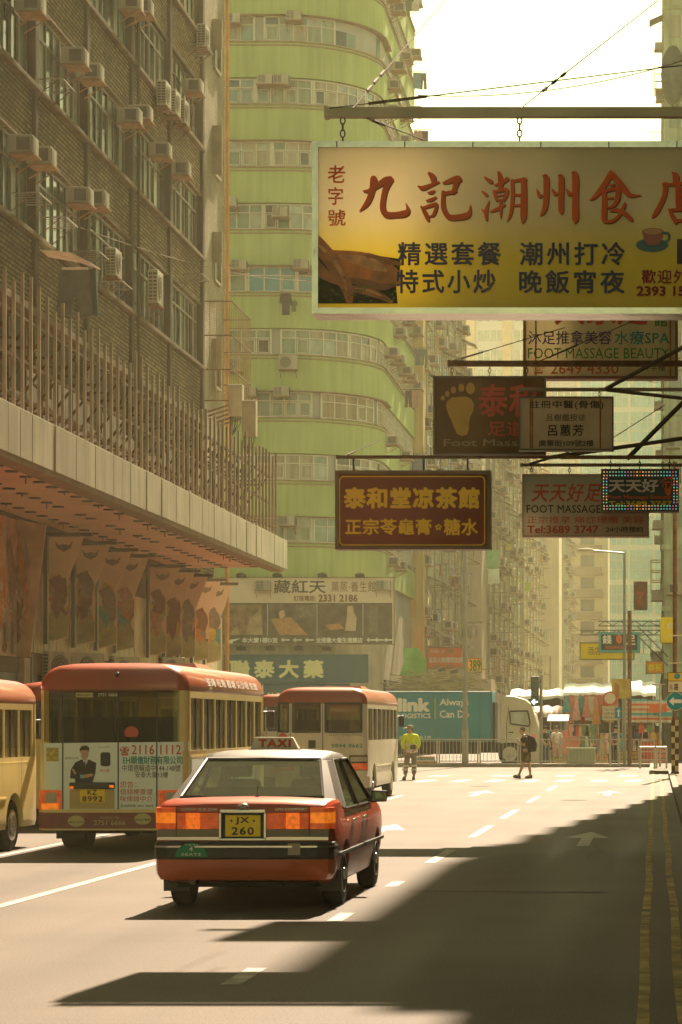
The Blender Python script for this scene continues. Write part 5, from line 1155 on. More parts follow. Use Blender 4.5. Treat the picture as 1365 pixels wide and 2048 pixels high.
# roof, pillars and glass
m = MB(); secs = []
for y, w, z in ((1.30, .56, 1.405), (1.36, .595, 1.44), (1.7, .62, 1.475), (2.2, .62, 1.485), (2.65, .61, 1.465), (2.80, .575, 1.42)):
    secs.append([(-w - .03, y, z - .075), (-w, y, z - .02), (-w * .85, y, z), (-w * .4, y, z + .018), (0, y, z + .022), (w * .4, y, z + .018), (w * .85, y, z), (w, y, z - .02), (w + .03, y, z - .075), (0, y, z - .05)])
m.loft(secs); roof = m.build('roof', taxi_silver, T, smooth=50)
for s in (-1, 1):
    m = MB(); m.hull([(s * x, y, z) for x, y, z in ((.69, .60, 1.045), (.80, .66, 1.02), (.825, 1.18, .925), (.62, 1.33, 1.395), (.645, 1.66, 1.395), (.55, 1.34, 1.415), (.77, 1.18, .93), (.58, 1.6, 1.40), (.66, .66, 1.04))]); m.build('rear_pillar', M('taxi_pillar_paint', (.085, .078, .065), rough=.7), T, smooth=30)  # roof's silver paint, darkened and dulled to stand for shaded pillars
    m = MB(); m.hull([(s * x, y, z) for x, y, z in ((.825, 2.08, .93), (.825, 2.17, .93), (.64, 2.1, 1.41), (.64, 2.18, 1.41), (.79, 2.08, .93), (.79, 2.17, .93), (.61, 2.1, 1.41), (.61, 2.18, 1.41))]); m.build('door_pillar', blackp, T)
    m = MB(); m.hull([(s * x, y, z) for x, y, z in ((.82, 3.36, .94), (.80, 3.47, .97), (.74, 3.47, .98), (.635, 2.68, 1.40), (.60, 2.79, 1.40), (.56, 2.8, 1.42), (.78, 3.36, .94), (.60, 2.7, 1.40))]); m.build('windscreen_pillar', M('taxi_pillar_paint', (.085, .078, .065), rough=.7), T, smooth=30)
    for y0, y1, t0, t1, n_ in ((1.16, 2.08, 1.62, 2.1, 'door_window'), (2.17, 3.38, 2.18, 2.72, 'door_window')):
        m = MB(); m.loft([[(s * .818, y0, .93), (s * .818, y1, .93), (s * .632, t1, 1.405), (s * .632, t0, 1.405)], [(s * .812, y0, .93), (s * .812, y1, .93), (s * .626, t1, 1.405), (s * .626, t0, 1.405)]]); g = m.build(n_, car_gl, T)
        m = MB(); m.tube([(s * .822, y0, .935), (s * .822, y1, .935), (s * .638, t1, 1.40), (s * .638, t0, 1.40), (s * .822, y0, .935)], .014, 5); m.build('window_seal', blackp, g)
    m = MB()
    for y in (1.27, 2.13, 3.3): m.poly([(s * .8495, y - .005, .30), (s * .8495, y + .005, .30), (s * .8495, y + .005, .86), (s * .8495, y - .005, .86)])
    m.box(s * .846, s * .858, .5, 4.3, .50, .535); m.build('door_seam', blackp, T)
    for y in (1.5, 2.4): m = MB(); m.box(s * .845, s * .872, y, y + .2, .79, .82); m.build('door_handle', chromec, T, bevel=.006)
    m = MB(); m.hull([(s * .86, 2.98, .93), (s * 1.04, 2.96, .94), (s * 1.05, 2.97, 1.06), (s * .87, 2.98, 1.07), (s * .88, 3.1, .97), (s * 1.0, 3.1, .97), (s * 1.0, 3.1, 1.04), (s * .88, 3.1, 1.04)]); mr = m.build('side_mirror', blackp, T, bevel=.015)
    m = MB(); m.box(s * .885, s * 1.03, 2.952, 2.962, .955, 1.045); m.build('mirror_glass', M('mirror_face', (.25, .27, .22), rough=.08, metal=.8, var=.1), mr)
    m = MB(); m.bar((s * .80, 3.1, .95), (s * .92, 3.03, .98), .04); m.build('mirror_arm', blackp, mr)
m = MB(); m.poly([(-.68, .605, 1.055), (.68, .605, 1.055), (.555, 1.315, 1.412), (-.555, 1.315, 1.412)]); rg = m.build('rear_window', car_gl, T)
m = MB(); m.tube([(-.68, .60, 1.06), (.68, .60, 1.06), (.555, 1.31, 1.417), (-.555, 1.31, 1.417), (-.68, .60, 1.06)], .013, 5); m.build('window_seal', blackp, rg)
m = MB(); m.poly([(-.76, 3.47, .985), (.76, 3.47, .985), (.575, 2.79, 1.425), (-.575, 2.79, 1.425)]); m.build('windscreen', car_gl, T)
m = MB(); m.cyl((.06, .53, 1.06), (.06, .53, 1.085), .02, 8); m.cyl((.06, .53, 1.08), (.055, .60, 1.17), .004, 5); m.build('antenna', blackp, T)
# interior
for x0, x1, y0, y1, zt, n_ in ((-.62, .62, 1.22, 1.42, 1.14, 'rear_seat'), (-.62, -.12, 2.18, 2.32, 1.2, 'front_seat'), (.12, .62, 2.18, 2.32, 1.2, 'front_seat')):
    m = MB(); m.hull([(x0, y0, .8), (x1, y0, .8), (x0 + .04, y0 - .12, zt), (x1 - .04, y0 - .12, zt), (x0, y1, .8), (x1, y1, .8), (x0 + .05, y1 - .15, zt), (x1 - .05, y1 - .15, zt)]); m.build(n_, seatm, T, bevel=.03)
    if n_ == 'front_seat': m = MB(); m.box((x0 + x1) / 2 - .13, (x0 + x1) / 2 + .13, y0 - .12, y0 - .03, zt + .02, zt + .18); m.build('headrest', seatm, T, bevel=.03)
m = MB(); m.box(-.74, .74, 3.05, 3.42, .8, .99); m.build('dashboard', blackp, T, bevel=.04)
m = MB(); m.box(-.20, -.07, 2.9, 2.91, 1.24, 1.33); m.build('windscreen_card', M('yellow_card', (.55, .48, .12), var=.1), T)
m = MB(); m.box(-.12, .12, 2.66, 2.70, 1.31, 1.37); m.build('rear_view_mirror', blackp, T, bevel=.01)
m = MB(); m.lathe([(.17, -.012), (.19, 0), (.17, .012)], (.36, 2.85, 1.0), 'y', 18); m.build('steering_wheel', blackp, T)
# rear: lamps, plate, bumper, badges
def lamp(x0, x1, slots):
    for s in (-1, 1):
        m = MB()
        for a, b, mt in slots:
            m.mat(mt); u0, u1 = sorted((s * a, s * b)); m.box(u0, u1, .062, .12, .775, .925)
        m.build('tail_lamp', None, T, bevel=.006)
lamp(0, 0, [(.215, .40, redlens), (.402, .53, amber_hot), (.532, .615, redlens)])
for s in (-1, 1):
    pl = [(.63, .066), (.76, .072), (.81, .10), (.832, .16), (.84, .27), (.80, .27), (.79, .14), (.63, .12)]
    m = MB(); m.mat(redlens); m.xy([(s * a, b) for a, b in pl], .93, .975); m.mat(amber); m.xy([(s * a, b) for a, b in pl], .83, .929); m.mat(redlens); m.xy([(s * a, b) for a, b in pl], .775, .829); m.build('corner_lamp', None, T)
    m = MB(); m.mat(M('silver_garnish', (.17, .145, .10), rough=.4, metal=.2, var=.15)); m.box(min(s * .21, s * .80), max(s * .21, s * .80), .075, .12, .705, .772); m.mat(chromec); m.box(min(s * .21, s * .80), max(s * .21, s * .80), .058, .1, .672, .702); m.build('garnish_strip', None, T)
    m = MB(); m.poly([(s * .620, .0615, .66), (s * .626, .0615, .66), (s * .626, .0615, .99), (s * .620, .0615, .99)]); m.build('trunk_seam', blackp, T)
m = MB(); m.mat(blackp); m.box(-.20, .20, .085, .12, .68, .94); m.mat(chromec)
for q in ((-.215, .215, .925, .955), (-.215, .215, .665, .69), (-.225, -.195, .69, .925), (.195, .225, .69, .925)): m.box(q[0], q[1], .045, .12, q[2], q[3])
m.build('plate_surround', None, T, bevel=.006)
m = MB(); m.box(-.165, .165, .066, .084, .705, .905); npl = m.build('number_plate', plate_y, T, bevel=.004)
m = MB(); xf = lambda x, z: (x, .064, z); m.text('JX', (-.07, .815, .06, .888), xf, .02, 1.15); m.text('260', (-.105, .72, .105, .795), xf, .02, 1.15); m.text('*', (-.12, .84, -.095, .865), xf, .02); m.text('*', (.09, .84, .115, .865), xf, .02); m.build('lettering', ink, npl)
silv = M('badge_silver', (.55, .54, .50), rough=.25, metal=.6, var=0)
m = MB(); xf = lambda x, z: (x, .092 - (z - .98) * 0, z); m.text('LPG COMFORT', (.30, .948, .60, .972), lambda x, z: (x, .088, z), .015, 1.05); m.text('COMFORT', (-.58, .948, -.44, .97), lambda x, z: (x, .088, z), 0); m.text('2.0 DX', (-.42, .948, -.24, .97), lambda x, z: (x, .088, z), .01); m.build('badge_lettering', silv, T)
m = MB()
for rx, rz in ((.052, .034), (.022, .033)): m.tube([(rx * math.cos(2 * math.pi * i / 18) + .0, .085, 1.0 - .022 + rz * math.sin(2 * math.pi * i / 18)) for i in range(19)], .005, 5)
m.tube([(.036 * math.cos(2 * math.pi * i / 14), .085, .992 + .014 * math.sin(2 * math.pi * i / 14)) for i in range(15)], .0045, 5); m.build('round_emblem', silv, T)
bp = [(-.84, .44), (-.845, .16), (-.81, .05), (-.70, .012), (-.35, 0), (.35, 0), (.70, .012), (.81, .05), (.845, .16), (.84, .44), (.80, .44), (.79, .14), (-.79, .14), (-.80, .44)]
m = MB(); m.xy(bp, .495, .655); m.build('bumper', blackp, T, bevel=.02)
m = MB(); m.xy([(u * 1.004, v - .006) for u, v in bp], .605, .622); m.build('bumper_strip', chromec, T)
m = MB(); m.loft([[(u * .99, v + .01, .494) for u, v in bp], [(u * .985, v + .015, .36) for u, v in bp], [(u * .95, v + .05, .30) for u, v in bp]]); m.build('bumper_skirt', M('taxi_orange', (.44, .085, .022), rough=.25, var=.1, coat=.4), T, smooth=30)
m = MB(); m.poly([(-.47 + .15 * math.cos(math.pi * i / 14), .001 if 0 else -.003, .515 + .135 * math.sin(math.pi * i / 14)) for i in range(15)]); st = m.build('seats_sticker', M('sticker_green', (.03, .22, .10), var=.05), T)
m = MB(); m.text('4', (-.49, .57, -.455, .615), lambda x, z: (x, -.0055, z), .03); m.text('SEATS', (-.56, .53, -.38, .555), lambda x, z: (x, -.0055, z), .02, 1.2); m.text('TAXI', (-.53, .622, -.41, .638), lambda x, z: (x, -.0055, z), .01, 1.3); m.build('lettering', white_ink, st)
m = MB(); m.box(.43, .545, -.002, .004, .535, .645); m.build('bumper_patch', M('beige_patch', (.40, .33, .24), var=.1), T)
# roof sign
m = MB(); m.hull([(-.245, 2.0, 1.50), (.245, 2.0, 1.50), (-.21, 2.03, 1.625), (.18, 2.03, 1.625), (-.245, 2.16, 1.50), (.245, 2.16, 1.50), (-.21, 2.12, 1.625), (.18, 2.12, 1.625)]); rs = m.build('roof_sign', M('roof_sign_white', (.62, .52, .40), rough=.4, var=.05), roof, bevel=.012)
m = MB(); m.text('TAXI', (-.165, 1.522, .165, 1.605), lambda x, z: (x, 2.0 + (z - 1.5) * .24 - .006, z), .04, 1.15); m.build('sign_lettering', M('taxi_letter', (.52, .09, .02), var=0), roof)
m = MB(); m.box(-.26, .26, 1.99, 2.17, 1.485, 1.505); m.build('sign_base', blackp, roof)

# ---------------------------------------------------------------- minibuses
bus_red = M('minibus_red', (.34, .062, .028), rough=.3, var=.12, scale=1.2, coat=.3, streak=.1)
bus_cream = M('minibus_cream', (.78, .63, .25), rough=.35, var=.12, scale=1.0, coat=.2, streak=.15)
bus_pale = M('minibus_pale', (.70, .66, .50), rough=.35, var=.12, scale=1.0, coat=.2, streak=.2)
W, LB, RC = 1.0175, 6.95, .17
def rry(x):
    a = abs(x) - (W - RC)
    return 0.0 if a <= 0 else RC - math.sqrt(max(0, RC * RC - a * a))
def rrect(inset=0.0, front=.35):
    q = []
    for cx, cy_, r, t0 in ((W - RC, RC, RC, -90), (W - front, LB - front, front, 0), (-W + front, LB - front, front, 90), (-W + RC, RC, RC, 180)):
        for k in range(6): t = R(t0 + 18 * k); q.append((cx + (r - inset) * math.cos(t), cy_ + (r - inset) * math.sin(t)))
    return q
def rearwrap(m, x0, x1, z0, z1, off, th=.02, z1b=None):
    """strip following the rounded rear end between x0 and x1"""
    xs = [x0 + (x1 - x0) * i / 24 for i in range(25)]; secs = []
    for x in xs:
        a = abs(x) - (W - RC); sx = 1 if x > 0 else -1
        if a > 0: t = math.asin(min(1, a / RC)); nx, ny = sx * math.sin(t), -math.cos(t)
        else: nx, ny = 0, -1
        px, py = x + nx * off, rry(x) + ny * off; qx, qy = x + nx * (off - th), rry(x) + ny * (off - th)
        zt = z1 if z1b is None else z1 + (z1b - z1) * (x - x0) / (x1 - x0)
        secs.append([(px, py, z0), (px, py, zt), (qx, qy, zt), (qx, qy, z0)])
    m.loft(secs)
rx = lambda off: (lambda x, z: (x, rry(x) - off, z))
def minibus(label, style, body_mat):
    t = thing('minibus', label, 'minibus')
    m = MB(); q = rrect(); m.loft([[(x * .985, y * .998 + .01, .34) for x, y in q], [(x, y, .42) for x, y in q], [(x, y, 1.40) for x, y in q]]); b = m.build('body', body_mat, t); arch_cut(b, t, (1.45, 5.45), .47, 1.0, .40)
    m = MB(); secs = []
    for ins, z in ((.012, 2.20), (.0, 2.26), (.012, 2.34), (.05, 2.43), (.12, 2.51), (.22, 2.56), (.40, 2.59), (.7, 2.605)): secs.append([(x * (W - ins) / W, RC * 0 + ins * .8 + y * (LB - ins * 1.9) / LB, z) for x, y in q])
    m.loft(secs); rf = m.build('roof', bus_red, t, smooth=35)
    m = MB(); m.hull([(-.5, 3.6, 2.59), (.5, 3.6, 2.59), (-.42, 3.7, 2.68), (.42, 3.7, 2.68), (-.5, 4.9, 2.59), (.5, 4.9, 2.59), (-.42, 4.8, 2.68), (.42, 4.8, 2.68)]); m.build('roof_vent', bus_red, rf)
    P_ = MB(); xs = [.22, 1.22, 2.15, 3.08, 4.0, 4.9, 5.7, 6.45]
    for s in (-1, 1):
        for y in xs: P_.box(min(s * (W - .05), s * (W - .005)), max(s * (W - .05), s * (W - .005)), y - .035, y + .035, 1.40, 2.21)
        P_.box(min(s * (W - .05), s * (W - .004)), max(s * (W - .05), s * (W - .004)), .2, 6.5, 2.12, 2.21)
    for sx in (-1, 1):
        for cy_, r, c0, fr in ((RC, RC, 0, 0), (LB - .35, .35, 1, 1)):
            pts = [(W - r + (r - .004) * math.cos(R(a)), cy_ + (r - .004) * math.sin(R(a)) * (1 if fr else -1)) for a in (0, 20, 40, 60, 80)]; inn = [(W - r + (r - .06) * math.cos(R(a)), cy_ + (r - .06) * math.sin(R(a)) * (1 if fr else -1)) for a in (80, 60, 40, 20, 0)]
            P_.xy([(sx * u, v) for u, v in pts + inn], 1.40, 2.22)
    P_.build('window_pillars', body_mat, t)
    for s in (-1, 1):
        for i in range(len(xs) - 1):
            m = MB(); m.box(min(s * (W - .035), s * (W - .025)), max(s * (W - .035), s * (W - .025)), xs[i] + .035, xs[i + 1] - .035, 1.41, 2.115); wi = m.build('side_window', bus_gl, t)
            m = MB(); yc = (xs[i] + xs[i + 1]) / 2; m.box(min(s * (W - .045), s * (W - .012)), max(s * (W - .045), s * (W - .012)), yc - .015, yc + .015, 1.41, 2.115); m.build('sash_bar', blackp, wi)
    m = MB(); m.box(-.8, .8, LB - .06, LB - .04, 1.3, 2.2); m.build('windscreen', bus_gl, t)
    m = MB(); rows = 6
    for k in range(rows):
        for x in (-.72, -.3, .35, .75): m.hull([(x - .19, .7 + k * .85, 1.3), (x + .19, .7 + k * .85, 1.3), (x - .17, .6 + k * .85, 1.86), (x + .17, .6 + k * .85, 1.86), (x - .19, .85 + k * .85, 1.3), (x + .19, .85 + k * .85, 1.3), (x - .17, .68 + k * .85, 1.86), (x + .17, .68 + k * .85, 1.86)])
    m.build('seats', seatm, t)
    m = MB(); m.mat(under); m.box(-.8, .8, .5, 6.5, .25, .4); m.box(-.75, .75, 1.2, 1.7, .32, .6); m.cyl((-.7, 1.45, .4), (.7, 1.45, .4), .12, 8); m.box(-.3, .3, .25, .9, .28, .36); m.cyl((.35, .1, .33), (.35, 1.2, .33), .05, 8); m.build('underbody', None, t)
    for s in (-1, 1):
        wheel(t, s * .80, 1.45, .385, .36, s, .07); wheel(t, s * .88, 5.45, .385, .2, s, -.02)
        m = MB(); m.box(s * .80 - .19, s * .80 + .19, .92, .95, .16, .5); m.build('mud_flap', blackp, t)
        m = MB(); m.bar((s * .98, 6.75, 1.96), (s * 1.08, 6.85, 1.96), .03); m.box(s * 1.09 - .07, s * 1.09 + .07, 6.8, 6.9, 1.70, 1.98); m.build('side_mirror', blackp, t, bevel=.03)
        m = MB(); m.box(min(s * W, s * (W + .012)), max(s * W, s * (W + .012)), 2.0, 5.0, .78, .81); m.box(min(s * W, s * (W + .006)), max(s * W, s * (W + .006)), .2, 6.5, 1.30, 1.33); m.build('side_moulding', body_mat, t)
    m = MB(); m.poly([(0, 0, 0)] * 0 or [(W + .003, 5.8, .5), (W + .003, 5.812, .5), (W + .003, 5.812, 2.1), (W + .003, 5.8, 2.1)]); m.build('door_seam', blackp, t)
    if style == 1:
        m = MB(); rearwrap(m, -.93, .90, 1.52, 2.23, .012); m.build('rear_window', dark_gl, t)
        m = MB()
        for x in (-.68, .075, .60): m.box(x - .008, x + .008, -.018, -.008, .60, 2.22)
        m.build('door_seam', blackp, t)
        adm = M('ad_pale_blue', (.72, .82, .74), rough=.4, var=.06, scale=1)
        m = MB(); rearwrap(m, -W + .004, W - .004, .60, 1.50, .006, z1b=1.52); ad = m.build('advert_panel', adm, t)
        X = lambda zx: (60 + zx / 4.266 - 226) / 147.0; Z = lambda zy: 1.75 - (1340 + zy / 4.266 - 1450) / 147.0
        lt = {}
        def at(s, x0, y0, x1, y1, mt, b=0, sp=1): lt.setdefault(mt.name, []).append((s, (X(x0), Z(y1), X(x1), Z(y0)), mt, b, sp))
        ared = M('ad_red', (.50, .10, .06), var=0); agrn = M('ad_green', (.08, .32, .24), var=0)
        at('☎', 770, 655, 850, 735, ared, .02); at('2116 1112', 870, 640, 1290, 722, ared, .01, 1.05); at('EH順億財務有限公司', 795, 735, 1300, 805, agrn, .02); at('中環德輔道中144-148號', 790, 808, 1285, 868, ink); at('安泰大廈13樓', 900, 870, 1180, 920, ink)
        at('忠告：', 772, 950, 910, 1005, ared); at('借錢梗要還', 772, 1015, 1050, 1065, ared, 0, 1.06); at('咪俾錢中介', 772, 1075, 1050, 1125, ared, 0, 1.06); at('查詢熱線 2851 8899', 772, 1148, 1055, 1172, ink)
        at('有限公司', 300, 745, 415, 762, ink); at('Customer 服務', 580, 652, 680, 664, ink); at('放心借', 598, 845, 680, 872, ared)
        for rr in lt.values():
            m = MB()
            for s, r, mt, b_, sp in rr: m.text(s, r, rx(.011), b_, sp)
            m.build('lettering', rr[0][2], ad)
        m = MB(); pp = lambda mt, pts, l: (m.mat(mt), m.poly([(X(a), -.008 - l * .001, Z(b_)) for a, b_ in pts]))
        suit = M('ad_suit', (.045, .042, .042), var=.1); skin_p = M('ad_skin', (.52, .34, .24), var=.05)
        pp(suit, [(388, 790), (440, 765), (505, 765), (568, 795), (560, 880), (535, 960), (388, 960), (385, 930), (343, 925), (350, 850)], 1)
        pp(M('ad_shirt', (.6, .58, .52), var=0), [(452, 768), (500, 765), (472, 830)], 2); pp(suit, [(464, 785), (474, 785), (478, 815), (468, 832), (460, 815)], 3)
        pp(skin_p, [(435, 700), (440, 675), (500, 675), (503, 705), (498, 745), (478, 768), (460, 768), (440, 745)], 3); pp(M('ad_hair', (.03, .025, .02), var=0), [(428, 705), (427, 670), (445, 650), (485, 645), (508, 665), (506, 705), (500, 685), (440, 685)], 4)
        pp(skin_p, [(358, 850), (372, 842), (400, 885), (385, 895)], 4); pp(skin_p, [(440, 900), (500, 890), (540, 885), (540, 905), (500, 918), (450, 925)], 4); pp(M('ad_cuff', (.25, .42, .42), var=0), [(428, 895), (458, 895), (460, 925), (430, 925)], 5)
        m.build('advert_picture', None, ad)
        m = MB(); m.hull([(X(605), -.02, Z(715)), (X(690), -.02, Z(715)), (X(605), -.02, Z(810)), (X(690), -.02, Z(810)), (X(620), -.02, Z(703)), (X(675), -.02, Z(703)), (X(620), -.02, Z(822)), (X(675), -.02, Z(822)), (X(640), 0, Z(760))]); m.build('door_handle', blackp, t)
        m = MB(); m.box(X(338), X(730), -.05, -.004, Z(1018), Z(960)); pb_ = m.build('plate_lamp_bar', blackp, t, bevel=.02)
        m = MB(); m.box(X(345), X(380), -.056, -.05, Z(1015), Z(992)); m.box(X(685), X(722), -.056, -.05, Z(1005), Z(982)); m.build('plate_lamp', amber, pb_)
        m = MB(); m.box(X(340), X(722), -.012, -.004, Z(1186), Z(1020)); pp_ = m.build('plate_panel', M('plate_panel_cream', (.50, .40, .16), var=.1), t)
        m = MB(); m.box(X(430), X(640), -.02, -.012, Z(1132), Z(1012)); m.build('number_plate', plate_y, pp_)
        m = MB(); m.text('KZ', (X(495), Z(1068), X(575), Z(1022)), rx(.023), .02, 1.1); m.text('8992', (X(448), Z(1126), X(625), Z(1076)), rx(.023), .02, 1.1); m.build('plate_lettering', ink, pp_)
        for x0, x1 in ((-W + .01, -.70), (.62, W - .01)):
            m = MB(); m.mat(redlens); rearwrap(m, x0, x1, .58, .86, .022); m.mat(amber); rearwrap(m, x0 + .05, x1 - .03, .60, .68, .03); m.mat(clearlens); rearwrap(m, x0 + .1, x1 - .06, .69, .83, .032); m.build('tail_lamp', None, t)
        m = MB(); m.mat(M('bumper_maroon', (.20, .06, .045), rough=.4, var=.1)); rearwrap(m, -W, W, .34, .555, .035, .05); m.mat(bus_cream); rearwrap(m, -W, W, .556, .60, .03, .05); rearwrap(m, -W, W, .315, .339, .03, .05); bm_ = m.build('bumper', None, t)
        m = MB(); ov = M('oval_cream', (.52, .47, .20), var=0)
        for cx in (400, 968): m.poly([(X(cx + 72 * math.cos(2 * math.pi * i / 24)), -.038, Z(1290 if cx < 500 else 1272) + .09 * .85 * math.sin(2 * math.pi * i / 24)) for i in range(24)])
        m.build('oval_sticker', ov, bm_)
        m = MB(); m.text('MEGA SAVVY', (X(340), Z(1308), X(465), Z(1290)), rx(.040), .01); m.text('MEGA 廣告', (X(905), Z(1288), X(1035), Z(1266)), rx(.040), .01); m.build('oval_lettering', ink, bm_)
        m = MB(); m.text('2751 6666', (X(550), Z(1326), X(820), Z(1282)), rx(.038), .01); m.text('Outdoor Ads', (X(605), Z(1270), X(768), Z(1246)), rx(.038)); m.build('bumper_lettering', M('bumper_print', (.55, .45, .22), var=0), bm_)
        m = MB(); m.mat(M('oval_cream', (.52, .47, .20))); m.box(X(395), X(540), -.017, -.013, Z(235), Z(195)); m.mat(white_ink); m.text('2751 6666', (X(582), Z(226), X(750), Z(198)), rx(.016), .01); m.mat(ink); m.text('MEGA SAVVY', (X(405), Z(225), X(530), Z(205)), rx(.020), .01); m.build('window_sticker', None, t)
        m = MB(); m.mat(M('sticker_red', (.52, .10, .06), var=.05)); m.poly([(X(868 + 60 * math.cos(2 * math.pi * i / 20)), -.015, Z(535) + .085 * max(-.7, math.sin(2 * math.pi * i / 20))) for i in range(20)]); m.mat(M('sticker_gold', (.50, .42, .10), var=.4, scale=20)); m.box(X(142), X(245), -.012, -.007, Z(780), Z(665)); m.build('round_sticker', None, t)
        m = MB(); m.ball((.05, .07, 2.43), .045, .05, .045, 10, 6); m.build('rear_camera', blackp, t)
        m = MB(); m.text('荃灣 旺角 觀塘 尖沙咀 佐敦', (1.5, 2.30, 6.0, 2.42), lambda x, z: (W + .004 - (z - 2.30) * .35, x, z), .01, 1.1); m.build('roof_lettering', white_ink, rf)
        m = MB(); m.box(W - .002, W + .004, .3, 5.6, .62, 1.28); sa = m.build('side_advert', adm, t)
        m = MB(); m.text('KOLLCARE', (.9, 1.0, 2.4, 1.2), lambda x, z: (W + .008, x, z), .02); m.text('財務', (2.8, .75, 4.2, 1.2), lambda x, z: (W + .008, x, z), .02); m.build('side_lettering', agrn, sa)
    else:
        gasket = blackp
        for x0, x1 in ((-.96, -.745), (-.64, -.04), (.09, .885)):
            m = MB(); rearwrap(m, x0, x1, 1.60, 2.24, .008); wi = m.build('rear_window', dark_gl, t)
            m = MB()
            for z in (1.60, 2.225): rearwrap(m, x0 - .02, x1 + .02, z - .02, z + .03, .016)
            for x in (x0, x1): rearwrap(m, x - .025, x + .025, 1.6, 2.24, .0165)
            m.build('window_gasket', gasket, wi)
        m = MB()
        rearwrap(m, -W, -.965, 1.40, 2.22, .002); rearwrap(m, -.74, -.645, 1.40, 2.22, .002); rearwrap(m, -.035, .085, 1.40, 2.22, .002); rearwrap(m, .89, W, 1.40, 2.22, .002); rearwrap(m, -W, W, 1.395, 1.57, .003); m.build('rear_panel', body_mat, t)
        m = MB(); m.box(.02, .034, -.012, -.004, .6, 2.2); m.box(-.70, -.69, -.012, -.004, .6, 2.2); m.build('door_seam', blackp, t)
        m = MB(); m.text('GO! YOUNG', (.16, 1.50, .90, 1.57), rx(.010), .005, 1.1); m.build('lettering', M('faint_print', (.24, .24, .20), var=0), t)
        m = MB(); m.text('9844 8662', (.22, 1.24, .92, 1.33), rx(.010), .02, 1.1); m.build('phone_lettering', M('ad_green', (.08, .32, .24)), t)
        for x0, x1 in ((-W + .01, -.62), (.62, W - .01)):
            m = MB(); m.mat(blackp); rearwrap(m, x0 - .0, x1, .73, 1.07, .012); m.mat(redlens); rearwrap(m, x0 + .03, x1 - .02, .75, .89, .03); m.mat(clearlens); rearwrap(m, x0 + .03, x1 - .02, .93, 1.04, .03); m.build('tail_lamp', None, t)
        m = MB(); rearwrap(m, -W, W, .34, .60, .04, .06); m.build('bumper', body_mat, t)
        m = MB(); m.hull([(-.30, -.02, 1.22), (-.12, -.02, 1.22), (-.30, -.02, 1.42), (-.12, -.02, 1.42), (-.2, 0, 1.3)]); m.build('door_handle', blackp, t, bevel=.02)
        m = MB(); m.poly([(-.86 + .1 * math.cos(2 * math.pi * i / 18), -.012, 1.47 + .1 * math.sin(2 * math.pi * i / 18)) for i in range(18)]); m.build('round_sticker', M('sticker_red', (.52, .10, .06)), t)
        m = MB(); m.box(-.15, .15, -.05, -.041, .40, .52); m.build('number_plate', plate_y, t)
    return t
b1 = minibus('red roofed minibus with pale blue loan advert and plate KZ 8992 on its rear', 1, bus_cream); b1.location = (-7.385, 34.0, 0)
b2 = minibus('red roofed white minibus beyond the taxi roof with three rear windows', 2, bus_pale); b2.location = (-7.46, 55.8, 0)
b3 = minibus('orange topped cream minibus cut by the left picture edge', 2, bus_cream); b3.location = (-9.93, 29.3, 0); b3.scale = (1, 1, .925)
dup(b3, (-9.98, 42.5, 0), scale=(1, 1, .96), label='minibus showing only its red roof behind the left edge minibus')
dup(b2, (-9.9, 68, 0), label='minibus showing a sliver of pink roof between two nearer minibuses')

# ---------------------------------------------------------------- truck on the cross street (faces +x)
truck = thing('box_truck', 'teal box truck with a white cab behind the railings', 'truck', (-9, 108.3, 0)); O = truck.location
Y = 107.2; teal = M('truck_teal', (.012, .21, .27), rough=.5, var=.08, scale=.8, streak=.08, spec=.2); cabw = M('cab_white', (.42, .38, .28), rough=.35, var=.08, coat=.3)
xr, xb_ = P(985, 0, Y)[0], P(700, 0, Y)[0]; zt, zb = P(0, 1383, Y)[2], P(0, 1484, Y)[2]
m = MB(O); m.box(xb_, xr, Y, Y + 2.3, zb, zt); m.build('cargo_box', teal, truck, bevel=.03)
m = MB(O); m.box(xb_, xr, Y - .02, Y, zt - .09, zt - .02); m.box(xb_, xr, Y - .02, Y, zb, zb + .07); m.box(xr - .08, xr + .012, Y - .022, Y + .05, zb, zt)
for px in (868, 961): x = P(px, 0, Y)[0]; m.box(x - .02, x + .02, Y - .012, Y, zb + .08, zt - .1)
m.build('box_edging', M('truck_teal_dark', (.03, .13, .15), rough=.4, var=.1), truck)
m = MB(O); m.ptext('link', (796, 1396, 861, 1424), Y, .05, lift=.012); m.ptext('LOGISTICS', (797, 1427, 862, 1437), Y, .025, lift=.012); m.ptext('Always', (880, 1398, 938, 1415), Y, .02, lift=.012); m.ptext('Can Do', (880, 1421, 939, 1436), Y, .02, lift=.012); m.ptext('.com | 2739 0618', (757, 1472, 862, 1479), Y, .0, lift=.012); m.mat(white_ink)
Z_ = lambda q: P(0, q, Y)[2]; X_ = lambda q: P(q, 0, Y)[0]
lw = m.build('lettering', white_ink, truck)
m = MB(O); m.box(X_(870), X_(871.5), Y - .012, Y - .002, Z_(1438), Z_(1396)); m.hull([(X_(783), Y - .01, Z_(1415)), (X_(792), Y - .01, Z_(1405)), (X_(793), Y - .01, Z_(1409)), (X_(784), Y - .01, Z_(1419)), (X_(786), Y - .002, Z_(1412))]); m.build('yellow_mark', M('yellow_print', (.62, .50, .05)), truck)
m = MB(O); m.box(X_(700), X_(1080), Y + .15, Y + 2.1, .55, zb - .02); m.box(X_(700), X_(960), Y + .05, Y + .12, .5, .62); m.box(X_(700), X_(960), Y + .05, Y + .12, .78, .88); m.build('chassis', under, truck)
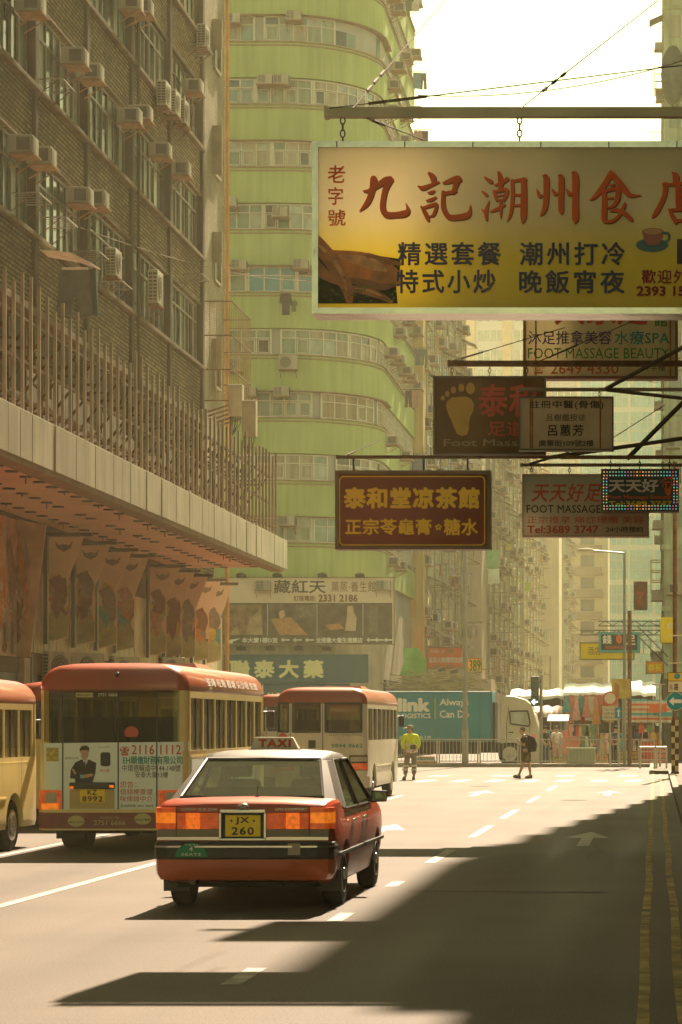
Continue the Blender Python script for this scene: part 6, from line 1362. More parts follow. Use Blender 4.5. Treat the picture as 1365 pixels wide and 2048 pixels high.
# cab: profile in x,z
cabp = [(1002, 1488), (1002, 1405), (1005, 1396), (1013, 1392), (1030, 1393), (1050, 1399), (1062, 1409), (1067, 1421), (1075, 1447), (1081, 1470), (1084, 1490), (1084, 1526), (1060, 1526), (1056, 1507), (1046, 1493), (1030, 1486), (1012, 1486)]
m = MB(O); m.box(X_(1002), X_(1060), Y + .45, Y + 2.0, .12, Z_(1490)); m.build('wheel_well', under, truck)
m = MB(O); m.xz([(X_(a), Z_(b)) for a, b in cabp], Y + .02, Y + 2.22); m.build('cab', cabw, truck, bevel=.03)
m = MB(O); m.xz([(X_(a), Z_(b)) for a, b in ((1022, 1425), (1055, 1424), (1060, 1446), (1058, 1451), (1024, 1446))], Y + .0, Y + .03); wi = m.build('side_window', gl_pale, truck)
m = MB(O); m.tube([(X_(a), Y + .0, Z_(b)) for a, b in ((1020, 1423), (1056, 1422), (1061, 1447), (1058, 1453), (1022, 1448), (1020, 1423))], .035, 5); m.build('window_frame', blackp, wi)
m = MB(O); m.box(X_(1018), X_(1028), Y - .0, Y + .03, Z_(1466), Z_(1464)); m.build('door_handle', blackp, truck)
m = MB(O); m.tube([(X_(a), Y + .015, Z_(b)) for a, b in ((1018, 1415), (1014, 1450), (1014, 1486))], .012, 4); m.tube([(X_(a), Y + .015, Z_(b)) for a, b in ((1060, 1452), (1062, 1490))], .012, 4); m.build('door_seam', blackp, truck)
m = MB(O); m.hull([(X_(1064), Y - .03, Z_(1468)), (X_(1072), Y - .03, Z_(1472)), (X_(1073), Y - .03, Z_(1480)), (X_(1065), Y - .03, Z_(1478)), (X_(1068), Y + .1, Z_(1474))]); m.build('indicator', redlens, truck)
m = MB(O); m.box(X_(1078), X_(1082), Y - .3, Y - .1, Z_(1440), Z_(1424)); m.bar((X_(1078), Y - .2, Z_(1428)), (X_(1070), Y + .05, Z_(1424)), .04); m.build('side_mirror', blackp, truck, bevel=.03)
m = MB(O); m.box(X_(985) + .02, X_(990), Y + .2, Y + 2.0, .9, Z_(1405)); m.build('cab_gap_frame', under, truck)
for px in (1020, 745):
    x = X_(px); r = .5; m = MB(O); m.lathe([(r * .62, -.16), (r * .95, -.16), (r, -.1), (r, .1), (r * .95, .16), (r * .62, .16)], (x, Y + .25, r), 'y', 28); wh = m.build('wheel', tyre, truck, smooth=40)
    m = MB(O); m.lathe([(r * .63, -.01), (r * .58, .0), (r * .5, .06), (r * .25, .05), (r * .22, -.06), (.01, -.07)], (x, Y + .09, r), 'y', 24); m.build('rim', hub, wh, smooth=40)
# ================================================================ STREET FURNITURE
pole_m = M('lamp_post_grey', (.27, .26, .21), rough=.5, metal=.2, var=.25, scale=1.5, streak=.2)
rail_m = M('railing_steel', (.34, .32, .26), rough=.45, metal=.3, var=.2, scale=3)
def railing(x0, x1, Y, label, zb=.14, h=1.0):
    t = thing('pedestrian_railing', label, 'railing', ((x0 + x1) / 2, Y, zb), group='railings along the raised strip'); m = MB(t.location)
    for x in (x0 + .03, x1 - .03): m.box(x - .03, x + .03, Y - .03, Y + .03, zb, zb + h + .04)
    m.build('post', rail_m, t)
    m = MB(t.location); m.bar((x0 + .06, Y, zb + h), (x1 - .06, Y, zb + h), .045); m.bar((x0 + .06, Y, zb + .1), (x1 - .06, Y, zb + .1), .04); m.build('rail', rail_m, t)
    m = MB(t.location); n = max(4, int((x1 - x0) / .15))
    for i in range(1, n): x = x0 + (x1 - x0) * i / n; m.cyl((x, Y, zb + .1), (x, Y, zb + h), .011, 5)
    m.build('bar', rail_m, t)
xs_ = [-10.9, -9.05, -7.35, -5.68, -3.95, -2.25, -.65]
names = ['beside the worker, mostly behind the minibus', 'left of the centre lamp post', 'across the centre lamp post foot', 'in front of the truck wheel', 'behind the walking man', 'in front of the green water barrier', 'right end']
xs2 = [-12.6] + xs_ + [.0]
for i in range(len(xs2) - 1):
    railing(xs2[i] + .02, xs2[i + 1] - .02, 104.0, 'grey upright barred railing panel, ' + (names + ['at the right kerb corner'])[i])
def urail(px0, px1, Y, label):
    a, b = P(px0, 1495, Y), P(px1, 1495, Y); t = thing('hoop_rail', label, 'railing', ((a[0] + b[0]) / 2, Y, .13)); m = MB(t.location)
    m.tube([(a[0], Y, .13), (a[0], Y, a[2]), (b[0], Y, a[2]), (b[0], Y, .13)], .035, 8); m.build('hoop', rail_m, t); m = MB(t.location)
    for z in (.45, .75): m.cyl((a[0], Y, z), (b[0], Y, z), .022, 6)
    m.build('rail', rail_m, t)
urail(1281, 1310, 92.5, 'grey hoop rail at the right kerb corner'); urail(1314, 1334, 93.5, 'narrow hoop rail tight against the striped post')
t = thing('lamp_post', 'tall grey lamp post rising in the middle behind the tea house sign', 'street lamp', P(931, 1533, 104.2)); L_ = t.location; L_.z = .13
m = MB(L_); m.cyl((L_.x, L_.y, .13), (L_.x, L_.y, 1.6), .14, 14); m.cyl((L_.x, L_.y, 1.6), (L_.x, L_.y, 12.6), .115, 14, .08); m.build('pole', pole_m, t, smooth=40)
m = MB(L_); m.tube([(L_.x, L_.y, 12.5), (L_.x + .1, L_.y, 12.75), (L_.x + .35, L_.y, 12.8)], .04, 8); m.hull([(L_.x + .2, L_.y - .12, 12.7), (L_.x + .2, L_.y + .12, 12.7), (L_.x + .85, L_.y - .06, 12.55), (L_.x + .85, L_.y + .06, 12.55), (L_.x + .3, L_.y, 12.92), (L_.x + .75, L_.y, 12.72)]); m.build('lamp_head', M('lamp_head_pale', (.48, .45, .36)), t)
Y = 101.0; p = P(1250, 1105, Y)
t = thing('lamp_post', 'slim lamp post with a long arm reaching left over the yellow sign', 'street lamp', (p[0], Y, .13))
m = MB(t.location); m.cyl((p[0], Y, .13), (p[0], Y, p[2]), .075, 10, .05); m.build('pole', pole_m, t, smooth=40)
a = P(1186, 1101, Y); m = MB(t.location); m.cyl((p[0], Y, p[2] - .03), (a[0], Y, a[2]), .035, 8); m.build('arm', pole_m, t, smooth=40)
b = P(1158, 1098, Y); m = MB(t.location); m.ball(((a[0] + b[0]) / 2, Y, (a[2] + b[2]) / 2), .33, .12, .065, 12, 8); m.build('lamp_head', M('lamp_head_pale', (.48, .45, .36)), t, smooth=60)
Y = 100.0; p = P(1260, 1222, Y); t = thing('utility_pole', 'bare brown pole beside the slim lamp post', 'pole', (p[0], Y, .13)); m = MB(t.location); m.cyl((p[0], Y, .13), (p[0], Y, p[2]), .085, 10); m.build('pole', rust, t, smooth=40)
a, b = P(1224, 1397, Y - .2), P(1262, 1358, Y - .2); m = MB(t.location); m.box(a[0], b[0], Y - .2, Y - .14, a[2], b[2]); sb = m.build('notice_board', M('olive_board', (.40, .33, .10), var=.25, scale=3), t)
m = MB(t.location); m.poly([(a[0] + .1, Y - .205, a[2] + .05), (a[0] + .3, Y - .205, a[2] + .05), (a[0] + .32, Y - .205, a[2] + .5), (a[0] + .15, Y - .205, a[2] + .65)]); m.build('board_picture', M('board_brown', (.30, .18, .07), var=.3), sb)
# traffic light
Y = 104.1; p = P(1083, 1350, Y); t = thing('traffic_light', 'traffic light with a lit green left arrow above the walking man', 'traffic light', (p[0], Y, .13))
m = MB(t.location); m.cyl((p[0], Y, .13), (p[0], Y, p[2]), .07, 10); m.build('pole', pole_m, t, smooth=40)
a, b = P(1063, 1413, Y), P(1079, 1353, Y); m = MB(t.location); m.box(a[0], b[0], Y - .2, Y - .02, a[2], b[2]); m.box(b[0], p[0], Y - .08, Y - .02, a[2] + .2, a[2] + .26); m.box(b[0], p[0], Y - .08, Y - .02, b[2] - .26, b[2] - .2); hd = m.build('signal_head', M('signal_black', (.05, .055, .045), rough=.6), t, bevel=.03)
gx, gz = P(1070.5, 0, Y)[0], P(0, 1404, Y)[2]
m = MB(t.location); m.lathe([(.16, -.23), (.17, -.2), (.14, -.205)], (gx, Y, gz), 'y', 18)
for z in (gz + .36, gz + .72): m.lathe([(.14, -.21), (.15, -.2), (.01, -.2)], (gx, Y, z), 'y', 16)
m.build('lens', M('dark_lens', (.03, .08, .06), rough=.2), hd)
m = MB(t.location); ya = Y - .235; m.poly([(gx - .13, ya, gz), (gx - .02, ya, gz + .11), (gx + .02, ya, gz + .075), (gx - .045, ya, gz + .02), (gx + .13, ya, gz + .02), (gx + .13, ya, gz - .02), (gx - .045, ya, gz - .02), (gx + .02, ya, gz - .075), (gx - .02, ya, gz - .11)]); m.build('lit_arrow', M('green_arrow_light', (.30, 1.0, .75), var=0, emit=2.2), hd)
def pole_sign(name, label, cat, px, py, Y, zt):
    p = P(px, py, Y); t = thing(name, label, cat, (p[0], Y, .13)); m = MB(t.location); m.cyl((p[0], Y, .13), (p[0], Y, zt), .04, 8); m.build('pole', rail_m, t); return t, p
def disc(par, c, r, mt, name, y0, y1, n=28):
    m = MB(par.location); m.lathe([(r, y0), (r, y1)], c, 'y', n); return m.build(name, mt, par)
red_s = M('sign_red', (.50, .10, .045), var=.08); white_s = M('sign_white', (.55, .50, .36), var=.08); blue_s = M('sign_blue', (.03, .22, .32), var=.08)
Y = 99.0; t, p = pole_sign('round_road_sign', 'round yellowed road sign with a red ring before the white stall roof', 'road sign', 1221, 1397, Y, P(0, 1382, Y)[2])
disc(t, (p[0], Y, p[2]), .28, red_s, 'sign_ring', -.09, -.06); disc(t, (p[0], Y, p[2]), .22, white_s, 'sign_face', -.10, -.091)
a, b = P(1206, 1441, Y), P(1236, 1413, Y); m = MB(t.location); m.box(a[0], b[0], Y - .09, Y - .06, a[2], b[2]); pl = m.build('text_plate', white_s, t)
m = MB(t.location)
for k, s_t in enumerate(('7 am - 12 mn', 'EXCEPT BUSES', '除巴士外')): m.ptext(s_t, (1209, 1417 + k * 8, 1233, 1422 + k * 8), Y - .09, lift=.006)
m.build('lettering', ink, pl)
Y = 98.5; t, p = pole_sign('blue_arrow_sign', 'small blue oblong sign with a white upward arrow', 'road sign', 1238, 1427, Y, P(0, 1415, Y)[2])
a, b = P(1231, 1437, Y), P(1244, 1415, Y); m = MB(t.location); m.box(a[0], b[0], Y - .09, Y - .05, a[2], b[2]); m.build('sign_face', blue_s, t)
m = MB(t.location); ppY = Y - .095; X_ = lambda q: P(q, 0, Y)[0]; Z_ = lambda q: P(0, q, Y)[2]
m.poly([(X_(a), ppY, Z_(b)) for a, b in ((1236.5, 1434), (1239.5, 1434), (1239.5, 1424), (1242, 1424), (1238, 1418), (1234, 1424), (1236.5, 1424))]); m.build('arrow', white_ink, t)
Y = 97.0; t, p = pole_sign('grey_sign_post', 'thin grey post before the striped stall tarpaulin', 'pole', 1321, 1400, Y, P(0, 1368, Y)[2])
m = MB(t.location); m.bar((p[0] - .3, Y, P(0, 1370, Y)[2]), (p[0] + .2, Y, P(0, 1369, Y)[2]), .05); m.build('bracket', rail_m, t)
# right post with blue keep-left disc and striped base
Y = 83.0; p = P(1351, 1100, Y); t = thing('sign_post', 'rusty brown post with a blue arrow disc at the right picture edge', 'road sign', (p[0], Y, .13))
m = MB(t.location); m.cyl((p[0], Y, .13), (p[0], Y, 10.5), .075, 12); m.build('pole', rust, t, smooth=40)
m = MB(t.location); q = 0
for k in range(9):
    z = .2 + k * .19
    for j in range(2):
        m.mat(M('post_cream', (.42, .37, .22), var=.25) if (k + j) % 2 else M('post_brown', (.09, .06, .035), var=.3)); x0 = p[0] - .12 + j * .12; m.box(x0, x0 + .119, Y - .12, Y + .12, z, z + .189)
m.build('striped_guard', None, t)
m = MB(t.location); m.box(p[0] - .14, p[0] + .14, Y - .15, Y + .15, .125, .199); m.build('foot', darkst, t)
c = P(1352, 1403, Y); disc(t, (c[0], Y, c[2]), .31, white_s, 'disc_rim', -.12, -.10); disc(t, (c[0], Y, c[2]), .29, M('sign_teal_blue', (.02, .20, .24), var=.08), 'sign_disc', -.125, -.1205)
m = MB(t.location); m.poly([(c[0] + x, Y - .13, c[2] + z) for x, z in ((-.22, 0), (-.06, .15), (-.06, .06), (.2, .06), (.2, -.06), (-.06, -.06), (-.06, -.15))]); m.build('arrow', white_ink, t)
a, b = P(1336, 1386, Y), P(1372, 1345, Y); m = MB(t.location); m.mat(M('sign_black', (.03, .028, .025), var=0)); m.box(a[0], b[0], Y - .12, Y - .09, a[2], b[2]); m.mat(M('sign_yellow', (.58, .40, .03), var=.08)); m.box(a[0] + .02, b[0] - .02, Y - .124, Y - .119, (a[2] + b[2]) / 2 + .06, b[2] - .02); m.mat(white_s); m.box(a[0] + .02, b[0] - .02, Y - .124, Y - .119, a[2] + .02, (a[2] + b[2]) / 2 + .04)
m.mat(blue_s); m.lathe([(.10, -.128), (.10, -.1241)], (a[0] + .32, Y, b[2] - .13), 'y', 16); m.mat(M('sign_black', (.03, .028, .025))); m.ptext('½ 路', (1340, 1367, 1358, 1381), Y - .125, .02, lift=.004); m.build('plate', None, t)
m = MB(t.location)
for py in (1272, 1327): a, b = P(1338, py, Y), P(1375, py - 2, Y); m.cyl((a[0], Y - .1, a[2]), (b[0] + .3, Y - .1, b[2]), .025, 6)
m.build('bracket_arm', M('pale_beam', (.36, .31, .19)), t)
# water barrier
Y = 105.0; a, b = P(1134, 1528, Y), P(1193, 1496, Y); t = thing('water_barrier', 'ribbed grey green barrier box between railing and stall', 'barrier', ((a[0] + b[0]) / 2, Y, .13))
m = MB(t.location); m.box(a[0] + .03, b[0] - .03, Y, Y + .5, .13, b[2] - .06)
for k in range(9): x = a[0] + .05 + k * (b[0] - a[0] - .14) / 8; m.box(x, x + .05, Y - .03, Y, .2, b[2] - .1)
m.box(a[0], b[0], Y - .04, Y + .54, b[2] - .059, b[2]); m.build('shell', M('barrier_green', (.30, .34, .22), var=.15), t, bevel=.015)

t = thing('pole_stack', 'tangle of bamboo poles and boards piled on the hoarding beside the red sign', 'scaffolding', P(870, 1385, 116.5)); L_ = t.location
m = MB(L_); q_ = random.Random(4)
for k in range(34):
    a = P(q_.uniform(815, 925), q_.uniform(1345, 1392), 116 + q_.random()); d = q_.uniform(-.35, .35); l = q_.uniform(.6, 1.6); m.cyl((a[0] - l * math.cos(d), a[1], a[2] - l * math.sin(d)), (a[0] + l * math.cos(d), a[1] + q_.uniform(-.3, .3), a[2] + l * math.sin(d)), .028, 5)
m.build('pole', M('bamboo', (.30, .25, .14), rough=.8, var=.4, scale=4), t)
m = MB(L_); a, b = P(805, 1420, 117.3), P(930, 1352, 117.3); m.box(a[0], b[0], 117.3, 117.4, 2.0, b[2]); m.build('hoarding', M('hoarding_grey', (.26, .24, .17), rough=.8, var=.4, scale=1.5, streak=.3), t)
a, b = P(800, 1350, 117), P(850, 1296, 117); m = MB(a); m.loft([[(a[0], 117, a[2]), (b[0], 117.1, a[2] - .2), (b[0], 117.13, a[2] - .2), (a[0], 117.03, a[2])], [(a[0] + .2, 117.2, (a[2] + b[2]) / 2), (b[0] + .1, 117.0, (a[2] + b[2]) / 2), (b[0] + .1, 117.03, (a[2] + b[2]) / 2), (a[0] + .2, 117.23, (a[2] + b[2]) / 2)], [(a[0] + .1, 117.4, b[2]), (b[0] - .3, 117.3, b[2]), (b[0] - .3, 117.33, b[2]), (a[0] + .1, 117.43, b[2])]])
tag(m.build('green_tarpaulin', M('green_tarp', (.16, .30, .09), rough=.8, var=.3)), 'green tarpaulin hung under the right end of the spa billboard', 'tarpaulin')
for i, (px, py, pw, ph, nm, cc) in enumerate(((975, 1100, 26, 36, 'green', (.22, .55, .25)), (976, 1138, 24, 30, 'white', (.75, .75, .68)), (1050, 1165, 10, 18, 'lime', (.55, .75, .02)), (1013, 1088, 12, 12, 'mustard', (.6, .55, .05)))):
    yy = (180, 181, 205, 192)[i]; a, b = P(px, py + ph, yy), P(px + pw, py, yy); m = MB(a); m.xz([(a[0], a[2]), (b[0], a[2] + .05), (b[0] - .04, b[2]), (a[0] + .06, b[2])], yy, yy + .06); m.bar((a[0] - .6, yy + .03, b[2]), (b[0], yy + .03, b[2]), .04); tag(m.build('hung_cloth', M('hung_' + nm, cc, rough=.8, var=.2)), nm + ' cloth hung out high on the far facade', 'laundry')
# ================================================================ MARKET STALLS
tarp_w = M('white_tarp', (.85, .81, .74), rough=.7, var=.08); tarp_s = stripes('striped_tarp', [(.58, .52, .42), (.52, .16, .06), (.55, .50, .40), (.08, .34, .36), (.55, .50, .38), (.50, .22, .10)], 2, .62)
aw_s = stripes('striped_awning', [(.60, .55, .48), (.45, .20, .12)], 0, .24); aw_t = stripes('red_blue_awning', [(.60, .56, .50), (.50, .14, .08), (.60, .56, .50), (.10, .30, .38)], 1, .32)
wood = M('stall_wood', (.20, .13, .08), rough=.8, var=.35, scale=3)
def stall(label, px0, px1, pyt, pyb, Y, depth, roofm, dz=.0, legs=True, backm=None):
    a, b = P(px0, pyb, Y), P(px1, pyt, Y); t = thing('market_stall', label, 'stall', ((a[0] + b[0]) / 2, Y + depth / 2, .0)); L_ = t.location
    m = MB(L_); n = 8; lo, hi = [], []
    secs = []
    for i in range(n + 1):
        x = a[0] + (b[0] - a[0]) * i / n; w = .05 * math.sin(i * 2.1) + rnd.uniform(-.03, .03)
        secs.append([(x, Y - .1, a[2] + w), (x, Y - .05, a[2] + .14 + w * .5), (x, Y + depth * .5, b[2] + dz + w), (x, Y + depth, b[2] - .15 + dz), (x, Y + depth, b[2] - .25 + dz), (x, Y + depth * .5, b[2] - .06 + dz + w), (x, Y - .02, a[2] + .04 + w)])
    m.loft(secs); m.build('roof_sheet', roofm, t, smooth=50)
    m = MB(L_)
    for x in (a[0] + .1, b[0] - .1):
        for y in (Y + .05, Y + depth - .1): m.cyl((x, y, 0), (x, y, a[2] + .05), .035, 6)
    m.build('post', rail_m, t)
    m = MB(L_); m.box(a[0] + .1, b[0] - .1, Y + .1, Y + depth * .7, .72, .80); m.box(a[0] + .15, b[0] - .15, Y + .2, Y + depth * .6, .02, .70); m.build('counter', wood, t)
    if backm: m = MB(L_); m.box(a[0], b[0], Y + depth - .09, Y + depth - .05, .02, b[2] - .3); m.build('back_sheet', backm, t)
    return t
darkb = M('stall_back', (.13, .09, .065), rough=.9, var=.5, scale=2)
stall('wide market stall with a bright white sheet roof and hanging clothes', 1128, 1250, 1366, 1391, 113, 3.2, tarp_w, backm=darkb)
stall('market stall with white roof over the striped tarpaulin', 1252, 1312, 1362, 1392, 111, 3.0, tarp_w, backm=darkb)
stall('stall with a pale crumpled roof right behind the truck cab', 1020, 1128, 1378, 1398, 116, 3.2, M('grey_white_tarp', (.60, .56, .50), rough=.7, var=.15), backm=darkb)
stall('low stall with brown striped awning left of the white roof', 1066, 1126, 1412, 1436, 113.5, 1.6, aw_s, backm=None)
for px0, px1, pyt, pyb, Y, mt, lab in ((1096, 1138, 1431, 1443, 110, aw_t, 'small red white and blue parasol flap over the clothes rack'), ):
    a, b = P(px0, pyb, Y), P(px1, pyt, Y); t = thing('awning_flap', lab, 'awning', (a[0], Y, 0)); m = MB(t.location); m.loft([[(a[0], Y - .4, a[2]), (b[0], Y - .4, a[2]), (b[0], Y - .4, a[2] + .03), (a[0], Y - .4, a[2] + .03)], [(a[0], Y + .8, b[2]), (b[0], Y + .8, b[2]), (b[0], Y + .8, b[2] + .03), (a[0], Y + .8, b[2] + .03)]]); m.build('sheet', mt, t); m = MB(t.location); m.cyl((b[0] - .1, Y + .7, 0), (b[0] - .1, Y + .7, b[2]), .03, 6); m.cyl((a[0] + .1, Y + .7, 0), (a[0] + .1, Y + .7, b[2]), .03, 6); m.build('post', rail_m, t)
Y = 110.2
for px0, px1, pyt, pyb, lab in ((1254, 1296, 1398, 1446, 'left striped tarpaulin hung from the white roofed stall'), (1297, 1345, 1400, 1446, 'right striped tarpaulin beside the blue disc')):
    a, b = P(px0, pyb, Y), P(px1, pyt, Y); m = MB(((a[0] + b[0]) / 2, Y, a[2])); secs = []
    for i in range(17): x = a[0] + (b[0] - a[0]) * i / 16; w = .05 * math.sin(i * 1.3); secs.append([(x, Y + w, a[2]), (x, Y + w + .02, a[2]), (x, Y + w + .02, b[2]), (x, Y + w, b[2])])
    m.loft(secs); tag(m.build('striped_tarpaulin', tarp_s, smooth=60), lab, 'tarpaulin')
p = P(1300, 1420, 109.8); t = thing('stall_banner', 'small red and teal printed strip across the striped tarpaulin', 'banner', p); m = MB(t.location); m.box(p[0], p[0] + .75, 109.8, 109.83, p[2] - .12, p[2] + .18); m.build('red_strip', ored, t); m = MB(t.location); m.box(p[0] + .35, p[0] + 1.3, 109.78, 109.799, p[2] - .3, p[2] - .1); m.build('teal_strip', M('teal_border', (.08, .30, .30)), t)
gcols = {n_: M('garment_' + n_, c_, rough=.9, var=.25, scale=6) for n_, c_ in (('pink', (.50, .20, .16)), ('red', (.46, .09, .05)), ('orange', (.52, .22, .07)), ('teal', (.10, .30, .30)), ('white', (.58, .53, .45)), ('rose', (.52, .30, .24)), ('mustard', (.46, .33, .08)), ('navy', (.06, .08, .12)), ('black', (.035, .03, .03)), ('green', (.12, .22, .10)))}
seq = ['teal', 'pink', 'orange', 'rose', 'teal', 'red', 'pink', 'white', 'rose', 'orange', 'pink', 'teal', 'red', 'mustard', 'white', 'pink']
kinds = ['dress', 'shirt', 'towel']
for i, cn in enumerate(seq):
    px = 1134 + i * 6.6; p = P(px, 1390 + (i * 7 % 5), 112.7 + (i % 3) * .12); m = MB(p); h = (.75, 1.25, .95, 1.1)[i % 4]; kd = kinds[(i * 2) % 3]; garment(m, p, .42, h, kd, th=.07); m.cyl((p[0], p[1], p[2] - .02), (p[0], p[1], p[2] + .12), .012, 4)
    tag(m.build(kd if kd != 'towel' else 'scarf', gcols[cn], bevel=.015), '%s %s hung under the white stall roof, %s from the left in the row' % (cn, kd if kd != 'towel' else 'scarf', ['first', 'second', 'third', 'fourth', 'fifth', 'sixth', 'seventh', 'eighth', 'ninth', 'tenth', 'eleventh', 'twelfth', 'thirteenth', 'fourteenth', 'fifteenth', 'sixteenth'][i]), 'garment', 'clothes hung under the white stall roof')
for r, (x0, py, Y, n, nm) in enumerate(((1094, 1462, 109, 8, 'low rack right of the truck'), (1136, 1450, 111.5, 12, 'upper rack above the green barrier'), (1140, 1474, 110.5, 9, 'lower rack above the green barrier'), (1205, 1468, 108, 10, 'rack behind the round road sign'), (1262, 1458, 109, 12, 'rack under the striped tarpaulin'))):
    a, b = P(x0 - 3, py - 1, Y), P(x0 + n * 5 + 2, py - 1, Y); t = thing('garment_rail', 'metal garment rail, the ' + nm, 'garment rail', ((a[0] + b[0]) / 2, Y, 0)); m = MB(t.location); m.tube([(a[0], Y, 0), (a[0], Y, a[2]), (b[0], Y, a[2]), (b[0], Y, 0)], .018, 5); m.build('frame', rail_m, t)
    for i in range(n):
        px = x0 + i * 5 + rnd.uniform(-1, 1); p = P(px, py, Y + rnd.uniform(-.06, .06)); cn = rnd.choice(list(gcols)); kd = rnd.choice(kinds); m = MB(p); garment(m, p, .3, rnd.uniform(.6, 1.05), kd, th=.06)
        tag(m.build(kd if kd != 'towel' else 'scarf', gcols[cn], bevel=.012), '%s %s on the %s, %s from its left end' % (cn, kd if kd != 'towel' else 'scarf', nm, rowname[min(i, 11)]), 'garment', 'clothes on the ' + nm)
crs = [('orange crate by the garment rail foot', 'orange', 1160, 1524, 106.6, .55, .35), ('mustard crate on the ground right of the truck', 'mustard', 1120, 1524, 107, .5, .35), ('red box under the hoop rail', 'red', 1292, 1520, 106.5, .65, 1.0), ('pink box at the foot of the striped tarpaulin', 'pink', 1316, 1505, 107.5, .8, .7), ('yellow topped box behind the right railing', 'mustard', 1262, 1512, 107, 1.0, .6), ('teal box left of the red box', 'teal', 1275, 1522, 107.2, .35, .5), ('brown carton behind the railing by the barrier', 'orange', 1205, 1522, 106.4, .5, .45)]
for lab, cn, px, py, Y, w_, h_ in crs:
    p = P(px, py, Y); t = thing('crate', lab, 'crate', (p[0], Y, .0)); z0 = 0.0
    m = MB(t.location); m.box(p[0] - w_ / 2, p[0] + w_ / 2, Y, Y + .4, 0, h_); m.build('box', gcols[cn], t, bevel=.02); m = MB(t.location); m.box(p[0] - w_ / 2 - .02, p[0] + w_ / 2 + .02, Y - .02, Y + .42, h_ + .002, h_ + .05)
    for k in range(3): m.box(p[0] - w_ / 2 + .06, p[0] + w_ / 2 - .06, Y - .012, Y - .001, .08 + k * h_ * .3, .12 + k * h_ * .3)
    m.build('rim', wood, t)
t = thing('barrier_stack', 'orange white and blue barrier boards lying by the railing behind the worker', 'barrier', P(845, 1527, 104.8)); a, b = P(832, 1530, 104.8), P(872, 1518, 104.8)
for k, mt in enumerate((gcols['orange'], gcols['white'], gcols['teal'], gcols['orange'])): m = MB(t.location); z = .13 + k * .075; m.box(a[0] + k * .03, b[0] - k * .02, 104.6, 105.0, z, z + .07); m.build('board', mt, t)
# shoe and bag displays as stuff-free individual bags
for i in range(8):
    p = P(1268 + i * 8, 1452 + (i % 2) * 12, 108.6); m = MB(p); m.hull([(p[0] - .13, p[1] - .06, p[2] - .3), (p[0] + .13, p[1] - .06, p[2] - .3), (p[0] - .1, p[1] - .03, p[2]), (p[0] + .1, p[1] - .03, p[2]), (p[0] - .13, p[1] + .06, p[2] - .3), (p[0] + .13, p[1] + .06, p[2] - .3), (p[0] + .1, p[1] + .03, p[2])]); m.tube([(p[0] - .07, p[1], p[2] - .01), (p[0] - .05, p[1], p[2] + .15), (p[0] + .05, p[1], p[2] + .15), (p[0] + .07, p[1], p[2] - .01)], .012, 4)
    cn = ['black', 'navy', 'red', 'black', 'green', 'mustard', 'black', 'navy'][i]; tag(m.build('handbag', gcols[cn]), '%s handbag hanging below the striped tarpaulin, %s from the left' % (cn, rowname[i]), 'bag', 'handbags at the striped stall')

# ================================================================ PEOPLE
skin = M('skin', (.40, .24, .15), rough=.6, var=.08)
def skinmesh(name, joints, edges, mat_, par, sub=2, root=0):
    """joints: list of (x, y, z, rx, ry) grown into one continuous surface"""
    me = bpy.data.meshes.new(name); me.from_pydata([j[:3] for j in joints], edges, []); ob = bpy.data.objects.new(name, me); COL.objects.link(ob)
    ob.modifiers.new('skin', 'SKIN')
    for i, j in enumerate(joints): me.skin_vertices[0].data[i].radius = (j[3], j[4] if len(j) > 4 else j[3])
    for i in range(len(joints)): me.skin_vertices[0].data[i].use_root = (i == root)
    s = ob.modifiers.new('sub', 'SUBSURF'); s.levels = sub; s.render_levels = sub
    bpy.context.view_layer.update(); m2 = bpy.data.meshes.new_from_object(ob.evaluated_get(bpy.context.evaluated_depsgraph_get()))
    ob.modifiers.clear(); ob.data = m2; bpy.data.meshes.remove(me); m2.materials.clear(); m2.materials.append(mat_); m2.polygons.foreach_set('use_smooth', [True] * len(m2.polygons)); ob.parent = par; return ob
def join_into(a, b):
    bm = bmesh.new(); bm.from_mesh(a.data); bm.from_mesh(b.data); bm.to_mesh(a.data); bm.free(); d = b.data; bpy.data.objects.remove(b); bpy.data.meshes.remove(d)
def hand(joints, edges, wrist, tip_dir, side_dir):
    """five unequal fingers from a palm, appended as chains"""
    w = Vector(joints[wrist][:3]); d = Vector(tip_dir).normalized(); s = Vector(side_dir).normalized(); c = d.cross(s).normalized()
    p = w + d * .07; joints.append((*p, .036, .018)); pi = len(joints) - 1; edges.append((wrist, pi))
    for k, l in ((-1.5, .065), (-.5, .08), (.5, .085), (1.5, .075)):
        a = p + d * .035 + s * k * .018; b = a + d * l * .55 + c * .008; e = b + d * l * .4 + c * .03
        for q in (a, b, e): joints.append((*q, .009, .009))
        n = len(joints); edges += [(pi, n - 3), (n - 3, n - 2), (n - 2, n - 1)]
    a = w + d * .04 + s * .045; b = a + d * .035 + s * .02; joints += [(*a, .011, .011), (*b, .009, .009)]; n = len(joints); edges += [(wrist, n - 2), (n - 2, n - 1)]
